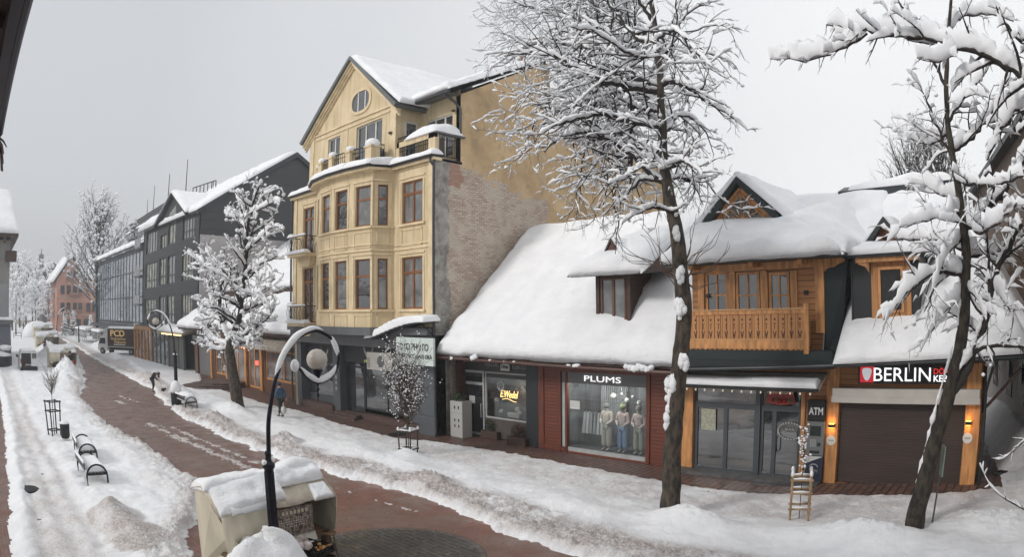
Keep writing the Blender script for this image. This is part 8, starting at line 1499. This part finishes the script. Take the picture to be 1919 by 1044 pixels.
    if hat: m = M(); m.ball(tp.lerp(hd, .15), .118, 14, 10, (.95, 1.05, .95)); m.ball(tp + (tp - hd).normalized() * .13, .035, 8, 6); m.build('hat', hat, R, smooth=True)
    else: m = M(); m.ball(tp.lerp(hd, .25) + back * .022, .112, 14, 10, (.9, 1.02, .98)); m.build('hair', hair, R, smooth=True)
    m = M()
    for sg in (-1, 1): m.ball(hd + fwd * .088 + Vector((sg * .032, 0, .025)), .011, 6, 5)
    m.build('eye', BLACK, R)
    R.location = loc; R.rotation_euler = (0, 0, rz); R.scale = (s, s, s); return R
walk = dict(hr=(.10, .02, .90), kr=(.11, .20, .52), ar=(.11, .26, .10), kl=(-.10, -.02, .49), al=(-.10, -.28, .16), wr=(.26, -.15, .95), er=(.24, -.12, 1.16), wl=(-.24, .22, .98), el=(-.24, .06, 1.15))
p = atZ(527, 783, .12); PD = person('person in a blue coat walking away with a pale shopping bag before the optician', (p.x, p.y, .12), radians(-75) + pi, dict(walk, nec=(0, .05, 1.47), hed=(0, .08, 1.58), top=(0, .08, 1.68)), BLUE, DARKC, hat=NAVY, long_=.18, s=1.02)
q = Vector((p.x + .42, p.y - .05, .55)); BGG = thing('shopping_bag', 'pale plastic shopping bag in the hand of the blue-coated walker', 'bag', q); m = M(); m.ball(q, .17, 12, 8, (.9, .8, 1.15), .08); m.build('bag_body', mat('pale_bag', (.5, .5, .48), .5), BGG, smooth=True); m = M(); m.tube([q + Vector((-.06, 0, .15)), q + Vector((-.02, 0, .38)), q + Vector((.06, 0, .15))], .012, 5); m.build('handle', WHITE, BGG)
p = atZ(288, 735, .15); sr = pi / 2 + 3.14
PSH = person('person in black bending over a snow shovel on the right snow bank', (p.x, p.y, .15), radians(-55), dict(pel=(0, -.10, .88), spi=(0, .02, 1.05), che=(0, .22, 1.20), nec=(0, .36, 1.27), hed=(0, .47, 1.26), top=(0, .55, 1.27), sr=(.18, .26, 1.24), er=(.22, .38, .98), wr=(.12, .55, .82), sl=(-.18, .26, 1.24), el=(-.22, .40, 1.0), wl=(-.05, .42, 1.0), hr=(.10, -.08, .86), kr=(.13, .12, .48), ar=(.14, .05, .09), hl=(-.10, -.1, .86), kl=(-.13, -.05, .47), al=(-.15, -.22, .09)), DARKC, DARKC)
SHV = thing('snow_shovel', 'snow shovel with a pale handle pushed by the bending person', 'shovel', (0, 0, 0)); m = M(); m.tube([(0, .38, 1.12), (.05, .95, .10)], .018, 6); m.build('handle', LGREY, SHV); m = M(); m.box(-.20, .28, .92, .97, .0, .32); m.build('blade', BLACK, SHV); SHV.location = (p.x, p.y, .15); SHV.rotation_euler = (0, 0, radians(-55))
p = atZ(137, 697); person('vendor in a black coat standing beside the red chair at the second cart', (p.x - .3, p.y - .2, .05), 2.2, dict(wl=(-.2, .25, 1.05)), DARKC, DARKC, hat=DARKC, long_=.2)
for i, (px, py, ct, tr, lb, sc) in enumerate(((84, 661, mat('maroon_coat', (.12, .02, .025), .8), DARKC, 'person in a maroon coat walking between the carts', 1.0), (104, 637, mat('pale_blue_coat', (.25, .28, .35), .8), NAVY, 'person in a light jacket and blue trousers walking up the cleared promenade', 1.05), (124, 629, NAVY, NAVY, 'person in navy on the snowy strip left of the leaning ring lamp', 1.05), (115, 621, DARKC, GREYC, 'distant dark figure behind the navy-dressed person', 1.05), (79, 609, BLUE, DARKC, 'distant person in blue near the far carts', 1.15), (22, 621, mat('brown_coat', (.10, .05, .04), .8), DARKC, 'distant person in brown by the left house wall', 1.1))):
    p = atZ(px, py); person(lb, (p.x, p.y, .03), 1.2 + i * .9, walk if i % 2 else {}, ct, tr, s=sc, hat=DARKC if i % 2 else None)
# shop mannequins
MQ = mat('mannequin_skin', (.55, .5, .46), .5); BEI = mat('beige_wool', (.66, .56, .48), .9, noise=.15, nscale=12); PINKB = mat('rosy_fleece', (.60, .46, .42), .95, noise=.25, nscale=18, bump=.01); JEAN = mat('light_jeans', (.20, .30, .48), .85); KHA = mat('khaki_wool', (.42, .38, .31), .9)
for i, (px, c1, c2, ht, lb) in enumerate(((1137, BEI, mat('cream_trousers', (.55, .47, .40), .9), mat('grey_hat', (.3, .29, .28), .9), 'left mannequin in beige coat, cream wide trousers and grey hat in the clothes shop window'), (1167, PINKB, JEAN, mat('green_hat', (.25, .28, .15), .9), 'middle mannequin in rosy jacket and light blue wide jeans in the clothes shop window'), (1197, PINKB, KHA, mat('grey_hat2', (.32, .3, .28), .9), 'right mannequin in rosy jacket and khaki trousers in the clothes shop window'))):
    p = atY(px, 850, 19.85); person(lb, (p.x, 19.85, .2), pi + .1 * (i - 1), dict(wr=(.12, .2, 1.08), wl=(-.14, .17, 1.02), er=(.26, .02, 1.13), el=(-.26, .02, 1.13)), c1, c2, hat=ht, wide=.035, name='mannequin', skinm=MQ, cat='mannequin', s=1.02, shoe=MQ, group='mannequins in the clothes shop window')
ld = bpy.data.lights.new('boutique_light', 'POINT'); ld.energy = 48; ld.color = (1, .95, .88); ld.shadow_soft_size = .3
for px in (1110, 1175): p = atY(px, 760, 20.1); lo = bpy.data.objects.new('boutique_light', ld); COL.objects.link(lo); lo.location = (p.x, 19.62, 2.62)
ld2 = bpy.data.lights.new('chocolate_light', 'POINT'); ld2.energy = 14; ld2.color = (1, .85, .65); ld2.shadow_soft_size = .2; lo = bpy.data.objects.new('chocolate_light', ld2); COL.objects.link(lo); lo.location = (-18.9, 19.95, 2.2)
# ------------------------------------------------------------------ pieces that repeat inside one part become parts of their own
SPLIT = {'snow_lump', 'window_decor', 'post', 'timber_post', 'leaf', 'cherry', 'hanging_ball', 'lock', 'wall_lamp', 'bracket', 'eave_bracket', 'rafter', 'window', 'shop_window', 'balcony', 'antenna', 'balcony_slab', 'balcony_glass', 'headlight', 'eye', 'lens_picture', 'bulb_string', 'carved_cutout', 'hanging_twigs', 'bag', 'goods', 'cargo', 'canopy', 'dark_cheek', 'mirror', 'step', 'trunk_snow', 'pictured_window', 'snow_cap', 'lamp', 'scalloped_edge', 'seat_stack', 'snow_guard', 'cover', 'fascia', 'screen', 'glow_slot', 'downpipe', 'round_step', 'snow_layer', 'terrace_seat', 'glazing_bar', 'fan_grille', 'moulding', 'roof_railing', 'timber_trim', 'snow_ridge'}
RENAME = {'bulb_string': 'bulb', 'hanging_twigs': 'hanging_twig', 'scalloped_edge': 'scallop', 'cargo': 'package', 'canopy': 'canopy', 'lens_picture': 'lens_picture'}
NOKIDS = {o.parent.name for o in COL.objects if o.parent}
def split_all():
    for o in list(COL.objects):
        b = o.name.split('.')[0]
        if o.type != 'MESH' or b not in SPLIT or any(k.type != 'BEVEL' for k in o.modifiers) or o.name in NOKIDS or not o.parent: continue
        me = o.data; n = len(me.vertices); par = list(range(n))
        if n > 60000: continue
        def fd(a):
            while par[a] != a: par[a] = par[par[a]]; a = par[a]
            return a
        for p in me.polygons:
            v = p.vertices; r = fd(v[0])
            for k in v[1:]:
                q = fd(k)
                if q != r: par[q] = r
        groups = {}
        for p in me.polygons: groups.setdefault(fd(p.vertices[0]), []).append(p.index)
        if len(groups) < 2: continue
        co = [v.co[:] for v in me.vertices]
        # pieces whose boxes touch stay together
        G_ = [[ps, np.min([co[i] for f in ps for i in me.polygons[f].vertices], 0), np.max([co[i] for f in ps for i in me.polygons[f].vertices], 0)] for ps in groups.values()]; ch = True
        if b not in ('snow_lump', 'bulb_string', 'goods', 'bag', 'cargo', 'window_decor', 'hanging_twigs', 'scalloped_edge', 'eye', 'snow_layer', 'snow_ridge'):
            while ch:
                ch = False; out = []
                for g in G_:
                    for h in out:
                        if np.all(g[1] <= h[2] + .01) and np.all(h[1] <= g[2] + .01): h[0] = h[0] + g[0]; h[1] = np.minimum(h[1], g[1]); h[2] = np.maximum(h[2], g[2]); ch = True; break
                    else: out.append(g)
                G_ = out
        if len(G_) < 2 or len(G_) > 60: continue
        sm = me.polygons[0].use_smooth; nm = RENAME.get(b, b)
        for gi, g in enumerate(G_):
            mp = {}; fs = []
            for f in g[0]: fs.append(tuple(mp.setdefault(i, len(mp)) for i in me.polygons[f].vertices))
            m2 = bpy.data.meshes.new(nm); m2.from_pydata([co[i] for i in mp], [], fs); m2.update()
            if sm: m2.shade_smooth()
            for mt in me.materials: m2.materials.append(mt)
            if gi == 0: o.data = m2; o.name = nm
            else: c = o.copy(); c.data = m2; c.name = nm; COL.objects.link(c)
split_all()
# ------------------------------------------------------------------ frosty air
hz = bpy.data.materials.new('frosty_air'); hz.use_nodes = True; n_ = hz.node_tree.nodes; n_.clear(); ho = n_.new('ShaderNodeOutputMaterial'); pv = n_.new('ShaderNodeVolumePrincipled')
pv.inputs['Color'].default_value = (.92, .94, .97, 1); pv.inputs['Density'].default_value = .0016; pv.inputs['Anisotropy'].default_value = 0.0; hz.node_tree.links.new(pv.outputs[0], ho.inputs['Volume'])
m = M(); m.box(-420, 60, -120, 140, -1.4, 45); ho_ = m.build('haze', hz); ho_['kind'] = 'stuff'; hz.cycles.homogeneous_volume = True if hasattr(hz, 'cycles') else None
C.cycles.volume_max_steps = 64; C.cycles.volume_step_rate = 4
